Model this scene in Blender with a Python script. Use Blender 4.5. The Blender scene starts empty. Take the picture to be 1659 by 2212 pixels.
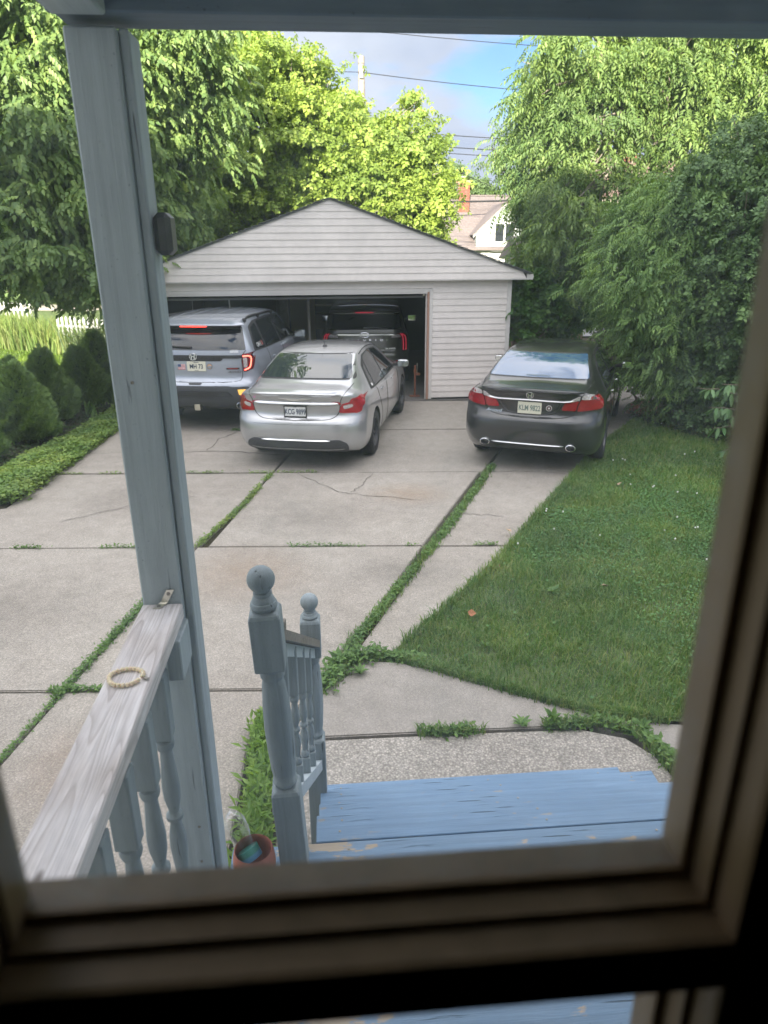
import bpy, bmesh, math, random
import numpy as np
from mathutils import Vector, Matrix
from mathutils.bvhtree import BVHTree
from mathutils.geometry import delaunay_2d_cdt

random.seed(7)
RNG = np.random.default_rng(11)
R = math.radians
scene = bpy.context.scene
col = scene.collection

# ------------------------------------------------------------------ camera
CAM_H = 2.85
cam_data = bpy.data.cameras.new('camera')
cam = bpy.data.objects.new('camera', cam_data)
col.objects.link(cam)
_th, _s = R(20.6), .006
_c = math.sqrt(1 - _s * _s)
_r0 = Vector((1, 0, 0)); _u0 = Vector((0, math.sin(_th), math.cos(_th))); _f0 = Vector((0, math.cos(_th), -math.sin(_th)))
_r = _r0 * _c - _u0 * _s; _u = _u0 * _c + _r0 * _s
cam.matrix_world = Matrix(((_r.x, _u.x, -_f0.x, 0), (_r.y, _u.y, -_f0.y, 0), (_r.z, _u.z, -_f0.z, CAM_H), (0, 0, 0, 1)))
cam_data.sensor_fit = 'VERTICAL'; cam_data.sensor_height = 36.0
cam_data.lens = 36.0 * 1534 / 2212
cam_data.clip_start = .02; cam_data.clip_end = 3000
cam_data.dof.use_dof = True; cam_data.dof.focus_distance = 3.0
cam_data.dof.aperture_fstop = cam_data.lens / 4.1
scene.camera = cam

# ------------------------------------------------------------------ light
SUN_EL = R(15.5)
sun_h = Vector((-.16, -1, 0)).normalized()
sun_vec = Vector((sun_h.x * math.cos(SUN_EL), sun_h.y * math.cos(SUN_EL), math.sin(SUN_EL)))
sl = bpy.data.lights.new('sun', 'SUN'); sl.energy = 4.3; sl.angle = R(.6); sl.color = (1, .90, .74)
so = bpy.data.objects.new('sun', sl); col.objects.link(so)
so.rotation_euler = (-sun_vec).to_track_quat('-Z', 'Y').to_euler()

world = bpy.data.worlds.new('World'); scene.world = world; world.use_nodes = True
nt = world.node_tree; N = nt.nodes; L = nt.links; N.clear()
wo = N.new('ShaderNodeOutputWorld'); bg = N.new('ShaderNodeBackground')
sky = N.new('ShaderNodeTexSky'); sky.sky_type = 'NISHITA'; sky.sun_disc = False
sky.sun_elevation = SUN_EL; sky.sun_rotation = math.atan2(sun_vec.x, sun_vec.y)
sky.air_density = 1.0; sky.dust_density = .6; sky.ozone_density = 1.2
tc = N.new('ShaderNodeTexCoord'); mp = N.new('ShaderNodeMapping'); mp.inputs['Scale'].default_value = (1, 1, 2.6)
mp.inputs['Location'].default_value = (6.64, 2.48, 6.76)
nz = N.new('ShaderNodeTexNoise'); nz.inputs['Scale'].default_value = 2.3; nz.inputs['Detail'].default_value = 7; nz.inputs['Roughness'].default_value = .52
cr = N.new('ShaderNodeValToRGB'); cr.color_ramp.elements[0].position = .36; cr.color_ramp.elements[1].position = .425
nz2 = N.new('ShaderNodeTexNoise'); nz2.inputs['Scale'].default_value = 5; nz2.inputs['Detail'].default_value = 5
cr2 = N.new('ShaderNodeValToRGB')
cr2.color_ramp.elements[0].position = .3; cr2.color_ramp.elements[0].color = (5.6, 6.0, 6.9, 1)
cr2.color_ramp.elements[1].position = .72; cr2.color_ramp.elements[1].color = (7.9, 7.9, 8.2, 1)
mx = N.new('ShaderNodeMixRGB')
L.new(tc.outputs['Generated'], mp.inputs['Vector']); L.new(mp.outputs[0], nz.inputs['Vector']); L.new(mp.outputs[0], nz2.inputs['Vector'])
L.new(nz.outputs['Fac'], cr.inputs[0]); L.new(nz2.outputs['Fac'], cr2.inputs[0])
L.new(cr.outputs[0], mx.inputs[0]); 
sm_ = N.new('ShaderNodeMixRGB'); sm_.blend_type = 'MULTIPLY'; sm_.inputs[0].default_value = 1; sm_.inputs[2].default_value = (.29, .36, .49, 1)
L.new(sky.outputs[0], sm_.inputs[1]); L.new(sm_.outputs[0], mx.inputs[1]); L.new(cr2.outputs[0], mx.inputs[2])
# overcast-sky law: cloud cover is about three times as bright overhead as at the horizon, and bluer low down
sx_ = N.new('ShaderNodeSeparateXYZ'); L.new(tc.outputs['Generated'], sx_.inputs[0])
mr_ = N.new('ShaderNodeMapRange'); mr_.inputs[1].default_value = 0; mr_.inputs[2].default_value = 1; L.new(sx_.outputs[2], mr_.inputs[0])
cg = N.new('ShaderNodeValToRGB'); cg.color_ramp.elements[0].color = (.215, .238, .280, 1); e_ = cg.color_ramp.elements.new(.25); e_.color = (.26, .278, .305, 1); cg.color_ramp.elements[-1].color = (1.25, 1.18, 1.1, 1); L.new(mr_.outputs[0], cg.inputs[0])
mu_ = N.new('ShaderNodeMixRGB'); mu_.blend_type = 'MULTIPLY'; mu_.inputs[0].default_value = 1; L.new(cr2.outputs[0], mu_.inputs[1]); L.new(cg.outputs[0], mu_.inputs[2]); L.new(mu_.outputs[0], mx.inputs[2])
L.new(mx.outputs[0], bg.inputs['Color']); bg.inputs['Strength'].default_value = .12
L.new(bg.outputs[0], wo.inputs['Surface'])
try:
    world.cycles.sampling_method = 'MANUAL'; world.cycles.sample_map_resolution = 1024
except Exception: pass

vs = scene.view_settings
scene.display_settings.display_device = 'sRGB'
vs.view_transform = 'Standard'; vs.look = 'None'; vs.gamma = 1; vs.use_curve_mapping = False; vs.exposure = 1.95
cy = scene.cycles
scene.render.engine = 'CYCLES'
cy.use_denoising = True; cy.max_bounces = 10; cy.transparent_max_bounces = 16; cy.diffuse_bounces = 4
cy.caustics_reflective = False; cy.caustics_refractive = False

# ------------------------------------------------------------------ naming helpers
def tag(o, label=None, cat=None, group=None, kind=None):
    if label: o['label'] = label
    if cat: o['category'] = cat
    if group: o['group'] = group
    if kind: o['kind'] = kind
    return o
def thing(name, label, cat, loc=(0, 0, 0), rotz=0, group=None):
    o = bpy.data.objects.new(name, None); col.objects.link(o)
    o.empty_display_size = .2
    o.location = loc; o.rotation_euler = (0, 0, rotz)
    return tag(o, label, cat, group)
def link_mesh(name, me, parent=None):
    o = bpy.data.objects.new(name, me); col.objects.link(o)
    if parent is not None: o.parent = parent
    return o
def copy_tree(o, parent=None):
    c = o.copy(); col.objects.link(c)
    if parent is not None: c.parent = parent
    for ch in list(o.children): copy_tree(ch, c)
    return c

# ------------------------------------------------------------------ mesh builder
class MB:
    def __init__(s): s.v = []; s.f = []; s.m = []; s.uv = None
    def add(s, vs_, fs, mi=0):
        b = len(s.v); s.v += [tuple(p) for p in vs_]
        for f in fs: s.f.append(tuple(b + i for i in f)); s.m.append(mi)
        return s
    def box(s, lo, hi, ch=0, mi=0, mat=None):
        x0, y0, z0 = lo; x1, y1, z1 = hi
        if ch <= 0:
            vs_ = [Vector(p) for p in ((x0,y0,z0),(x1,y0,z0),(x1,y1,z0),(x0,y1,z0),(x0,y0,z1),(x1,y0,z1),(x1,y1,z1),(x0,y1,z1))]
            fs = [(0,3,2,1),(4,5,6,7),(0,1,5,4),(1,2,6,5),(2,3,7,6),(3,0,4,7)]
        else:
            bm = bmesh.new(); bmesh.ops.create_cube(bm, size=1)
            for v in bm.verts:
                v.co = Vector(((x0 + x1) / 2 + v.co.x * (x1 - x0), (y0 + y1) / 2 + v.co.y * (y1 - y0), (z0 + z1) / 2 + v.co.z * (z1 - z0)))
            bmesh.ops.bevel(bm, geom=bm.edges[:], offset=ch, segments=1, affect='EDGES')
            bm.verts.index_update()
            vs_ = [v.co.copy() for v in bm.verts]; fs = [tuple(v.index for v in f.verts) for f in bm.faces]; bm.free()
        if mat is not None: vs_ = [mat @ p for p in vs_]
        return s.add(vs_, fs, mi)
    def prism(s, pts, z0, z1, mi=0, ch=0):
        n = len(pts)
        # force counter-clockwise
        a = sum(pts[i][0] * pts[(i + 1) % n][1] - pts[(i + 1) % n][0] * pts[i][1] for i in range(n))
        if a < 0: pts = pts[::-1]
        vs_ = [(x, y, z0) for x, y in pts] + [(x, y, z1) for x, y in pts]
        fs = [tuple(range(n))[::-1], tuple(range(n, 2 * n))] + [(i, (i + 1) % n, n + (i + 1) % n, n + i) for i in range(n)]
        return s.add(vs_, fs, mi)
    def tube(s, pts, r, n=8, mi=0, closed=False, cap=True):
        pts = [Vector(p) for p in pts]; m = len(pts)
        rr = r if hasattr(r, '__len__') else [r] * m
        vs_ = []; up = None
        for i, p in enumerate(pts):
            if closed: t = pts[(i + 1) % m] - pts[i - 1]
            else: t = pts[min(i + 1, m - 1)] - pts[max(i - 1, 0)]
            t.normalize()
            if up is None: up = t.orthogonal().normalized()
            up = (up - t * up.dot(t)).normalized(); sd = t.cross(up)
            for k in range(n):
                a = 2 * math.pi * k / n
                vs_.append(p + (up * math.cos(a) + sd * math.sin(a)) * rr[i])
        fs = []
        for i in range(m if closed else m - 1):
            j = (i + 1) % m
            for k in range(n):
                k2 = (k + 1) % n
                fs.append((i * n + k, i * n + k2, j * n + k2, j * n + k))
        if cap and not closed: fs += [tuple(range(n))[::-1], tuple((m - 1) * n + k for k in range(n))]
        return s.add(vs_, fs, mi)
    def lathe(s, prof, c=(0, 0, 0), n=20, mi=0, mat=None):
        vs_ = []; fs = []; m = len(prof)
        for r, z in prof:
            for k in range(n):
                a = 2 * math.pi * k / n
                vs_.append(Vector((c[0] + max(r, 1e-4) * math.cos(a), c[1] + max(r, 1e-4) * math.sin(a), c[2] + z)))
        for i in range(m - 1):
            for k in range(n):
                k2 = (k + 1) % n
                fs.append((i * n + k, i * n + k2, (i + 1) * n + k2, (i + 1) * n + k))
        if prof[0][0] > 1e-3: fs.append(tuple(range(n))[::-1])
        if prof[-1][0] > 1e-3: fs.append(tuple((m - 1) * n + k for k in range(n)))
        if mat is not None: vs_ = [mat @ p for p in vs_]
        return s.add(vs_, fs, mi)
    def mesh(s, name, mats=(), smooth=False, angle=40):
        me = bpy.data.meshes.new(name); me.from_pydata([tuple(v) for v in s.v], [], s.f)
        for m in (mats if isinstance(mats, (list, tuple)) else [mats]): me.materials.append(m)
        me.polygons.foreach_set('material_index', s.m)
        if smooth:
            me.polygons.foreach_set('use_smooth', [True] * len(me.polygons))
            try: me.set_sharp_from_angle(angle=R(angle))
            except Exception: pass
        me.update(); return me
    def build(s, name, mats, parent=None, smooth=False, angle=40):
        return link_mesh(name, s.mesh(name, mats, smooth, angle), parent)

def np_mesh(name, verts, faces_flat, nper, mat, parent=None, smooth=False):
    """verts (n,3), faces_flat (m*nper)"""
    me = bpy.data.meshes.new(name)
    nv = len(verts); nf = len(faces_flat) // nper
    me.vertices.add(nv); me.vertices.foreach_set('co', np.asarray(verts, dtype=np.float32).ravel())
    me.loops.add(nf * nper); me.loops.foreach_set('vertex_index', np.asarray(faces_flat, dtype=np.int32))
    me.polygons.add(nf); me.polygons.foreach_set('loop_start', np.arange(0, nf * nper, nper, dtype=np.int32))
    me.polygons.foreach_set('loop_total', np.full(nf, nper, dtype=np.int32))
    me.materials.append(mat)
    me.update(calc_edges=True)
    if smooth: me.polygons.foreach_set('use_smooth', np.ones(nf, dtype=bool))
    return link_mesh(name, me, parent)

def scatter(tv, tf, pos, rot, scale):
    """template verts (k,3), tris (m,3); pos (n,3), rot (n,3,3), scale (n,) or (n,3) -> verts, flat faces"""
    tv = np.asarray(tv, float); tf = np.asarray(tf, int); n = len(pos)
    sc = np.asarray(scale, float)
    if sc.ndim == 1: sc = sc[:, None].repeat(3, 1)
    v = tv[None] * sc[:, None, :]
    v = np.einsum('nij,nkj->nki', rot, v) + pos[:, None, :]
    f = tf[None] + (np.arange(n) * len(tv))[:, None, None]
    return v.reshape(-1, 3), f.reshape(-1)
def rot_from(yaw, pitch, roll):
    """template +Y axis = leaf length, +Z = leaf normal"""
    cy_, sy = np.cos(yaw), np.sin(yaw); cp, sp = np.cos(pitch), np.sin(pitch); cr_, sr = np.cos(roll), np.sin(roll)
    z = np.zeros_like(yaw); o = np.ones_like(yaw)
    Rz = np.stack([np.stack([cy_, -sy, z], -1), np.stack([sy, cy_, z], -1), np.stack([z, z, o], -1)], -2)
    Rx = np.stack([np.stack([o, z, z], -1), np.stack([z, cp, -sp], -1), np.stack([z, sp, cp], -1)], -2)
    Ry = np.stack([np.stack([cr_, z, sr], -1), np.stack([z, o, z], -1), np.stack([-sr, z, cr_], -1)], -2)
    return Rz @ Rx @ Ry

# ------------------------------------------------------------------ materials
def new_mat(name):
    m = bpy.data.materials.new(name); m.use_nodes = True
    nt = m.node_tree; b = nt.nodes['Principled BSDF']
    return m, nt, b
def simple(name, color, rough=.6, metal=0, coat=0, spec=None, emit=None, es=0):
    m, nt, b = new_mat(name)
    b.inputs['Base Color'].default_value = (*color, 1); b.inputs['Roughness'].default_value = rough; b.inputs['Metallic'].default_value = metal
    b.inputs['Coat Weight'].default_value = coat
    if spec is not None: b.inputs['Specular IOR Level'].default_value = spec
    if emit: b.inputs['Emission Color'].default_value = (*emit, 1); b.inputs['Emission Strength'].default_value = es
    return m
def ramp(nt, stops):
    r = nt.nodes.new('ShaderNodeValToRGB'); e = r.color_ramp.elements
    while len(e) < len(stops): e.new(.5)
    for i, (p, c) in enumerate(stops):
        e[i].position = p; e[i].color = (*c, 1) if len(c) == 3 else c
    return r
def noise(nt, vec, scale, detail=5, rough=.55, dist=0):
    n = nt.nodes.new('ShaderNodeTexNoise'); n.inputs['Scale'].default_value = scale; n.inputs['Detail'].default_value = detail
    n.inputs['Roughness'].default_value = rough; n.inputs['Distortion'].default_value = dist
    if vec is not None: nt.links.new(vec, n.inputs['Vector'])
    return n
def mapped(nt, scale=(1, 1, 1), rot=(0, 0, 0), loc=(0, 0, 0), space='Object'):
    t = nt.nodes.new('ShaderNodeTexCoord'); mp = nt.nodes.new('ShaderNodeMapping')
    mp.inputs['Scale'].default_value = scale; mp.inputs['Rotation'].default_value = rot; mp.inputs['Location'].default_value = loc
    nt.links.new(t.outputs[space], mp.inputs['Vector']); return mp.outputs[0]
def mixc(nt, fac, a, b, mode='MIX'):
    m = nt.nodes.new('ShaderNodeMixRGB'); m.blend_type = mode
    for i, x in ((0, fac), (1, a), (2, b)):
        if hasattr(x, 'is_output'): nt.links.new(x, m.inputs[i])
        elif isinstance(x, (int, float)): m.inputs[i].default_value = x
        else: m.inputs[i].default_value = (*x, 1)
    return m.outputs[0]
def bump(nt, b, height, strength=.3, dist=.01, prev=None):
    n = nt.nodes.new('ShaderNodeBump'); n.inputs['Strength'].default_value = strength; n.inputs['Distance'].default_value = dist
    nt.links.new(height, n.inputs['Height'])
    if prev is not None: nt.links.new(prev, n.inputs['Normal'])
    if b is not None: nt.links.new(n.outputs[0], b.inputs['Normal'])
    return n.outputs[0]
AX = {'x': (1.2, 26, 26), 'y': (26, 1.2, 26), 'z': (26, 26, 1.2)}
def painted_wood(name, axis, c1, c2, under=(.30, .22, .15), peel=.0, grain=.5, rough=.62, crack=.0):
    """old paint over wood, grain running along axis"""
    m, nt, b = new_mat(name)
    g = noise(nt, mapped(nt, AX[axis]), 2.0, 6, .6, .3)
    big = noise(nt, mapped(nt, (2, 2, 2)), 1.3, 4)
    c = mixc(nt, ramp(nt, [(.3, (0, 0, 0)), (.7, (1, 1, 1))]).outputs[0], c1, c2)
    rr = ramp(nt, [(.3, (0, 0, 0)), (.7, (1, 1, 1))]); nt.links.new(big.outputs['Fac'], rr.inputs[0]); c = mixc(nt, rr.outputs[0], c1, c2)
    # cracks: thin dark lines where the grain noise dips
    cv = noise(nt, mapped(nt, tuple(v * (1.8 - crack * 9) for v in AX[axis]), loc=(3, 1, 2)), 1.6, 4, .55, .2)
    crk = ramp(nt, [(.27 + crack, (1, 1, 1)), (.32 + crack, (0, 0, 0))]); nt.links.new(cv.outputs['Fac'], crk.inputs[0])
    c = mixc(nt, crk.outputs[0], c, tuple(v * .35 for v in c1))
    gr = ramp(nt, [(.35, (.86, .86, .86)), (.65, (1.06, 1.06, 1.06))]); nt.links.new(g.outputs['Fac'], gr.inputs[0])
    c = mixc(nt, 1.0, c, gr.outputs[0], 'MULTIPLY')
    sp = noise(nt, mapped(nt, (1, 1, 1), loc=(5, 5, 5)), 170, 2); spr = ramp(nt, [(.70, (0, 0, 0)), (.74, (1, 1, 1))]); nt.links.new(sp.outputs['Fac'], spr.inputs[0])
    c = mixc(nt, spr.outputs[0], c, tuple(v * .5 for v in c1))
    if peel > 0:
        s = [1.8, 1.8, 1.8]; s['xyz'.index(axis)] = .55
        pn = noise(nt, mapped(nt, tuple(v * 3.2 for v in s), loc=(.3, .8, .1)), 1.5, 9, .68)
        pr = ramp(nt, [(.62 - peel * .12, (0, 0, 0)), (.64 - peel * .12, (1, 1, 1))]); nt.links.new(pn.outputs['Fac'], pr.inputs[0])
        uc = mixc(nt, g.outputs['Fac'], tuple(v * .6 for v in under), tuple(v * 1.25 for v in under))
        c = mixc(nt, pr.outputs[0], c, uc)
    nt.links.new(c, b.inputs['Base Color']); b.inputs['Roughness'].default_value = rough
    h = mixc(nt, .5, g.outputs['Fac'], crk.outputs[0], 'SUBTRACT')
    bump(nt, b, h, grain, .004)
    return m
class _O:
    def __init__(s, o): s.outputs = {'Fac': o, 0: o}
def contour(nt, vec, k):
    """growth-ring figure: contour lines of a smooth stretched noise"""
    n = noise(nt, vec, 1.0, 1.5, .4, .3); a = nt.nodes.new('ShaderNodeMath'); a.operation = 'MULTIPLY'; a.inputs[1].default_value = k; nt.links.new(n.outputs['Fac'], a.inputs[0])
    f = nt.nodes.new('ShaderNodeMath'); f.operation = 'FRACT'; nt.links.new(a.outputs[0], f.inputs[0]); return _O(f.outputs[0])
def raw_wood(name, axis, c1=(.52, .49, .46), c2=(.30, .27, .24), rough=.8):
    m, nt, b = new_mat(name)
    s = [9, 9, 9]; s['xyz'.index(axis)] = .7
    w = contour(nt, mapped(nt, tuple(v * .55 for v in s)), 34)
    g = noise(nt, mapped(nt, tuple(v * 2.2 for v in AX[axis])), 2.2, 5)
    big = noise(nt, mapped(nt, (4, 4, 4)), 1.7, 5)
    r1 = ramp(nt, [(.0, c2), (.25, c1), (1, c1)]); nt.links.new(w.outputs['Fac'], r1.inputs[0])
    r2 = ramp(nt, [(.3, (.78, .78, .80)), (.7, (1.12, 1.12, 1.12))]); nt.links.new(g.outputs['Fac'], r2.inputs[0])
    c = mixc(nt, 1, r1.outputs[0], r2.outputs[0], 'MULTIPLY')
    r3 = ramp(nt, [(.35, (.80, .78, .77)), (.62, (1.05, 1.05, 1.07))]); nt.links.new(big.outputs['Fac'], r3.inputs[0])
    c = mixc(nt, 1, c, r3.outputs[0], 'MULTIPLY')
    k = nt.nodes.new('ShaderNodeTexVoronoi'); k.inputs['Scale'].default_value = 1.0
    ks = [11, 11, 11]; ks['xyz'.index(axis)] = 4
    nt.links.new(mapped(nt, tuple(ks)), k.inputs['Vector'])
    kr = ramp(nt, [(.05, (1, 1, 1)), (.10, (0, 0, 0))]); nt.links.new(k.outputs['Distance'], kr.inputs[0])
    c = mixc(nt, kr.outputs[0], c, (.10, .07, .06))
    nt.links.new(c, b.inputs['Base Color']); b.inputs['Roughness'].default_value = rough
    bump(nt, b, g.outputs['Fac'], .3, .003)
    return m
def concrete(name, base=(.40, .375, .36), tint=(.36, .31, .27), agg=130, contrast=1.0, space='Object'):
    m, nt, b = new_mat(name)
    v = mapped(nt, space=space)
    big = noise(nt, v, .55, 6, .6); mid = noise(nt, v, 6, 5); fine = noise(nt, v, 95, 3, .6)
    vo = nt.nodes.new('ShaderNodeTexVoronoi'); vo.inputs['Scale'].default_value = agg; nt.links.new(v, vo.inputs['Vector'])
    vr = ramp(nt, [(0, (1.0 + .45 * contrast,) * 3), (.35, (1.0,) * 3), (.75, (1 - .38 * contrast,) * 3)]); nt.links.new(vo.outputs['Distance'], vr.inputs[0])
    r1 = ramp(nt, [(.32, tint), (.62, base)]); nt.links.new(big.outputs['Fac'], r1.inputs[0])
    c = mixc(nt, 1, r1.outputs[0], vr.outputs[0], 'MULTIPLY')
    cs = nt.nodes.new('ShaderNodeSeparateColor'); nt.links.new(vo.outputs['Color'], cs.inputs[0])
    r4 = ramp(nt, [(.0, (.74, .74, .74)), (.8, (1.0, 1.0, 1.0)), (1, (1.35, 1.33, 1.3))]); nt.links.new(cs.outputs[0], r4.inputs[0])
    c = mixc(nt, .8 * contrast, c, r4.outputs[0], 'MULTIPLY')
    r2 = ramp(nt, [(.3, (.88, .88, .87)), (.7, (1.07, 1.07, 1.07))]); nt.links.new(mid.outputs['Fac'], r2.inputs[0])
    c = mixc(nt, 1, c, r2.outputs[0], 'MULTIPLY')
    r3 = ramp(nt, [(.3, (.80, .80, .79)), (.7, (1.14, 1.14, 1.14))]); nt.links.new(fine.outputs['Fac'], r3.inputs[0])
    c = mixc(nt, contrast, c, r3.outputs[0], 'MULTIPLY')
    nt.links.new(c, b.inputs['Base Color']); b.inputs['Roughness'].default_value = .88
    bump(nt, b, vo.outputs['Distance'], .3 * contrast, .003)
    return m
def leaf_mat(name, cols, trans=.35, rough=.5, spec=.35, var=0):
    """leaf: random colour per leaf, diffuse + translucent"""
    m = bpy.data.materials.new(name); m.use_nodes = True; nt = m.node_tree; nt.nodes.clear()
    out = nt.nodes.new('ShaderNodeOutputMaterial'); geo = nt.nodes.new('ShaderNodeNewGeometry')
    r = ramp(nt, [(i / max(1, len(cols) - 1), c) for i, c in enumerate(cols)]); nt.links.new(geo.outputs['Random Per Island'], r.inputs[0])
    b = nt.nodes.new('ShaderNodeBsdfPrincipled'); b.inputs['Roughness'].default_value = rough; b.inputs['Specular IOR Level'].default_value = spec
    t = nt.nodes.new('ShaderNodeBsdfTranslucent'); mixs = nt.nodes.new('ShaderNodeMixShader'); mixs.inputs[0].default_value = trans
    big = noise(nt, mapped(nt), .9, 3); rr = ramp(nt, [(.35, (.75, .8, .8)), (.65, (1.15, 1.12, 1.0))]); nt.links.new(big.outputs['Fac'], rr.inputs[0])
    c = mixc(nt, 1, r.outputs[0], rr.outputs[0], 'MULTIPLY')
    if var:
        b2 = noise(nt, mapped(nt), 2.4, 5, .6); r5 = ramp(nt, [(.30, (.62, .80, .85)), (.47, (1, 1, 1)), (.60, (1.15, 1.02, .95)), (.72, (1.5, 1.15, 1.0))]); nt.links.new(b2.outputs['Fac'], r5.inputs[0]); c = mixc(nt, var, c, r5.outputs[0], 'MULTIPLY')
    tcol = mixc(nt, 1, c, (1.3, 1.25, .5), 'MULTIPLY')
    nt.links.new(c, b.inputs['Base Color']); nt.links.new(tcol, t.inputs['Color'])
    nt.links.new(b.outputs[0], mixs.inputs[1]); nt.links.new(t.outputs[0], mixs.inputs[2]); nt.links.new(mixs.outputs[0], out.inputs[0])
    return m

HOUSE_YAW = R(4.5)
HM = Matrix.Rotation(HOUSE_YAW, 4, 'Z')
HMi = HM.inverted()
def hl(x, y):            # world ground point -> house-aligned local
    v = HMi @ Vector((x, y, 0)); return v.x, v.y
def hw(x, y, z=0):       # house-aligned local -> world
    v = HM @ Vector((x, y, z)); return v
# ================================================================== SETTING
M_conc = concrete('driveway_concrete', (.365, .335, .30), (.30, .27, .24), agg=85, contrast=.6)
M_conc2 = concrete('path_aggregate', (.38, .355, .325), (.31, .285, .26), agg=75, contrast=.95)
M_conc3 = concrete('smooth_concrete', (.325, .30, .275), (.265, .245, .225), agg=110, contrast=.5)
M_crack = simple('crack_dirt', (.07, .06, .05), .95)
def soil_mat(name, c1, c2, c3, s=3):
    m, nt, b = new_mat(name)
    a = noise(nt, mapped(nt), s, 8, .65); r_ = ramp(nt, [(.3, c1), (.5, c2), (.7, c3)]); nt.links.new(a.outputs['Fac'], r_.inputs[0])
    f = noise(nt, mapped(nt), 40 * s, 4); r2 = ramp(nt, [(.3, (.6, .6, .6)), (.7, (1.3, 1.3, 1.3))]); nt.links.new(f.outputs['Fac'], r2.inputs[0])
    c = mixc(nt, 1, r_.outputs[0], r2.outputs[0], 'MULTIPLY'); nt.links.new(c, b.inputs['Base Color']); b.inputs['Roughness'].default_value = .95
    bump(nt, b, f.outputs['Fac'], .6, .02); return m
M_soil = soil_mat('soil', (.05, .04, .03), (.075, .06, .04), (.05, .06, .025))
M_turf = soil_mat('turf_soil', (.06, .09, .03), (.08, .12, .035), (.11, .14, .05), 1.2)
M_far = soil_mat('far_lawn', (.08, .12, .03), (.10, .15, .035), (.13, .17, .05), .4)

def sheet(name, pts, z, mat, kind='structure', parent=None):
    me = bpy.data.meshes.new(name); me.from_pydata([(x, y, z) for x, y in pts], [], [tuple(range(len(pts)))])
    me.materials.append(mat); me.update()
    o = link_mesh(name, me, parent)
    if me.polygons[0].normal.z < 0: me.flip_normals()
    if parent is None: tag(o, kind=kind)
    return o
sheet('ground', [(-400, -300), (400, -300), (400, 700), (-400, 700)], -.10, M_far)
o = sheet('garden_soil', [(-9, -2), (12, -2), (12, 24), (-9, 24)], -.06, M_soil); o['label'] = 'bare garden soil beneath the yard'

# driveway: slabs cut by the joints measured in the photograph
Bx = lambda y: -1.27 - (10.9 - y) * .122 if y > 6.6 else -1.895 - (6.6 - y) * .122
def Lx(y): return -4.40 - (11 - y) * .0 if y > 7.8 else -4.40 - (7.8 - y) * 1.1
def Ax(y): return -.28 + (y - 4.59) * .36
def Rx(y): return .064 + (y - 4.562) * .572
def Rx2(y): return Rx(y) + .10 * math.sin((y - 4.5) * .9)
G = .011
slabs = []
def strip(fl, fr, y0, y1, n=5, gl=G, gr=G, dy0=0, dy1=0):
    ys = [y0 + G + (y1 - y0 - 2 * G) * i / n for i in range(n + 1)]
    return [(fl(y) + gl, y) for y in ys][::-1] + [(fr(y) - gr, y) for y in ys]
J = [4.125, 6.60, 9.10, 11.45, 13.72]
for i in range(4):
    y0, y1 = J[i], J[i + 1]
    if i == 0:
        slabs.append(([(-7.9, y0 + G), (Bx(y0) - G, y0 + G), (Bx(y1) - G, y1 - G), (-6.6, y1 - G)], 0, M_conc))
        slabs.append(([(Bx(y0) + G, y0 + G), (-.47, y0 + G), (-.30, 4.60), (Ax(y1) - .06, y1 - G), (Bx(y1) + G, y1 - G)], .004, M_conc))
        slabs.append(([(Ax(4.62) + .06, 4.63), (.05, 4.60), (Rx2(5.3), 5.3), (Rx2(6), 6), (Rx2(y1), y1 - G), (Ax(y1) + .05, y1 - G)], -.003, M_conc))
    else:
        slabs.append((strip(Lx, Bx, y0, y1) if i > 1 else [(-6.6, y0 + G), (Bx(y0) - G, y0 + G), (Bx(y1) - G, y1 - G), (-4.42, y1 - G), (-4.42, 7.8), (-5.3, 7.3)], [.0, -.004, .003, -.002][i], M_conc))
        w = [.05, .05, .012, .008][i]
        slabs.append((strip(Bx, lambda y: Ax(y) - w, y0, y1, 5), [.0, .003, -.003, .002][i], M_conc))
        slabs.append((strip(lambda y: Ax(y) + w * .8, Rx2, y0, y1, 5), [.0, -.002, .002, .0][i], M_conc))
# near row and the pieces along the foot of the steps
slabs.append(([(-9.6, .9), (-2.53, .9), (Bx(4.1) - G, 4.125 - G), (-7.95, 4.125 - G)], 0, M_conc))
slabs.append(([(-2.51, .9), (-.74, .9), (-.80, 2.9), (-.84, 3.55), (-.50, 4.05), (-.47, 4.125 - G), (Bx(4.1) + G, 4.125 - G)], .004, M_conc))
slabs.append(([(-.62, 3.60), (.25, 3.655), (.66, 3.68), (1.22, 3.71), (1.36, 3.81), (.84, 4.07), (.389, 4.325), (.12, 4.44), (-.12, 4.47), (-.26, 4.40), (-.40, 4.12)], .012, M_conc3))
slabs.append(([(-.52, 1.95), (1.72, 1.95), (1.66, 3.20), (1.60, 3.44), (1.48, 3.60), (1.22, 3.690), (.66, 3.662), (.25, 3.637), (-.60, 3.585)], .002, M_conc2))
slabs.append(([(1.75, 1.95), (4.5, 1.95), (4.6, 3.5), (1.80, 3.74), (1.39, 3.79), (1.30, 3.72), (1.56, 3.62), (1.66, 3.46), (1.70, 3.20)], .0, M_conc3))
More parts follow.
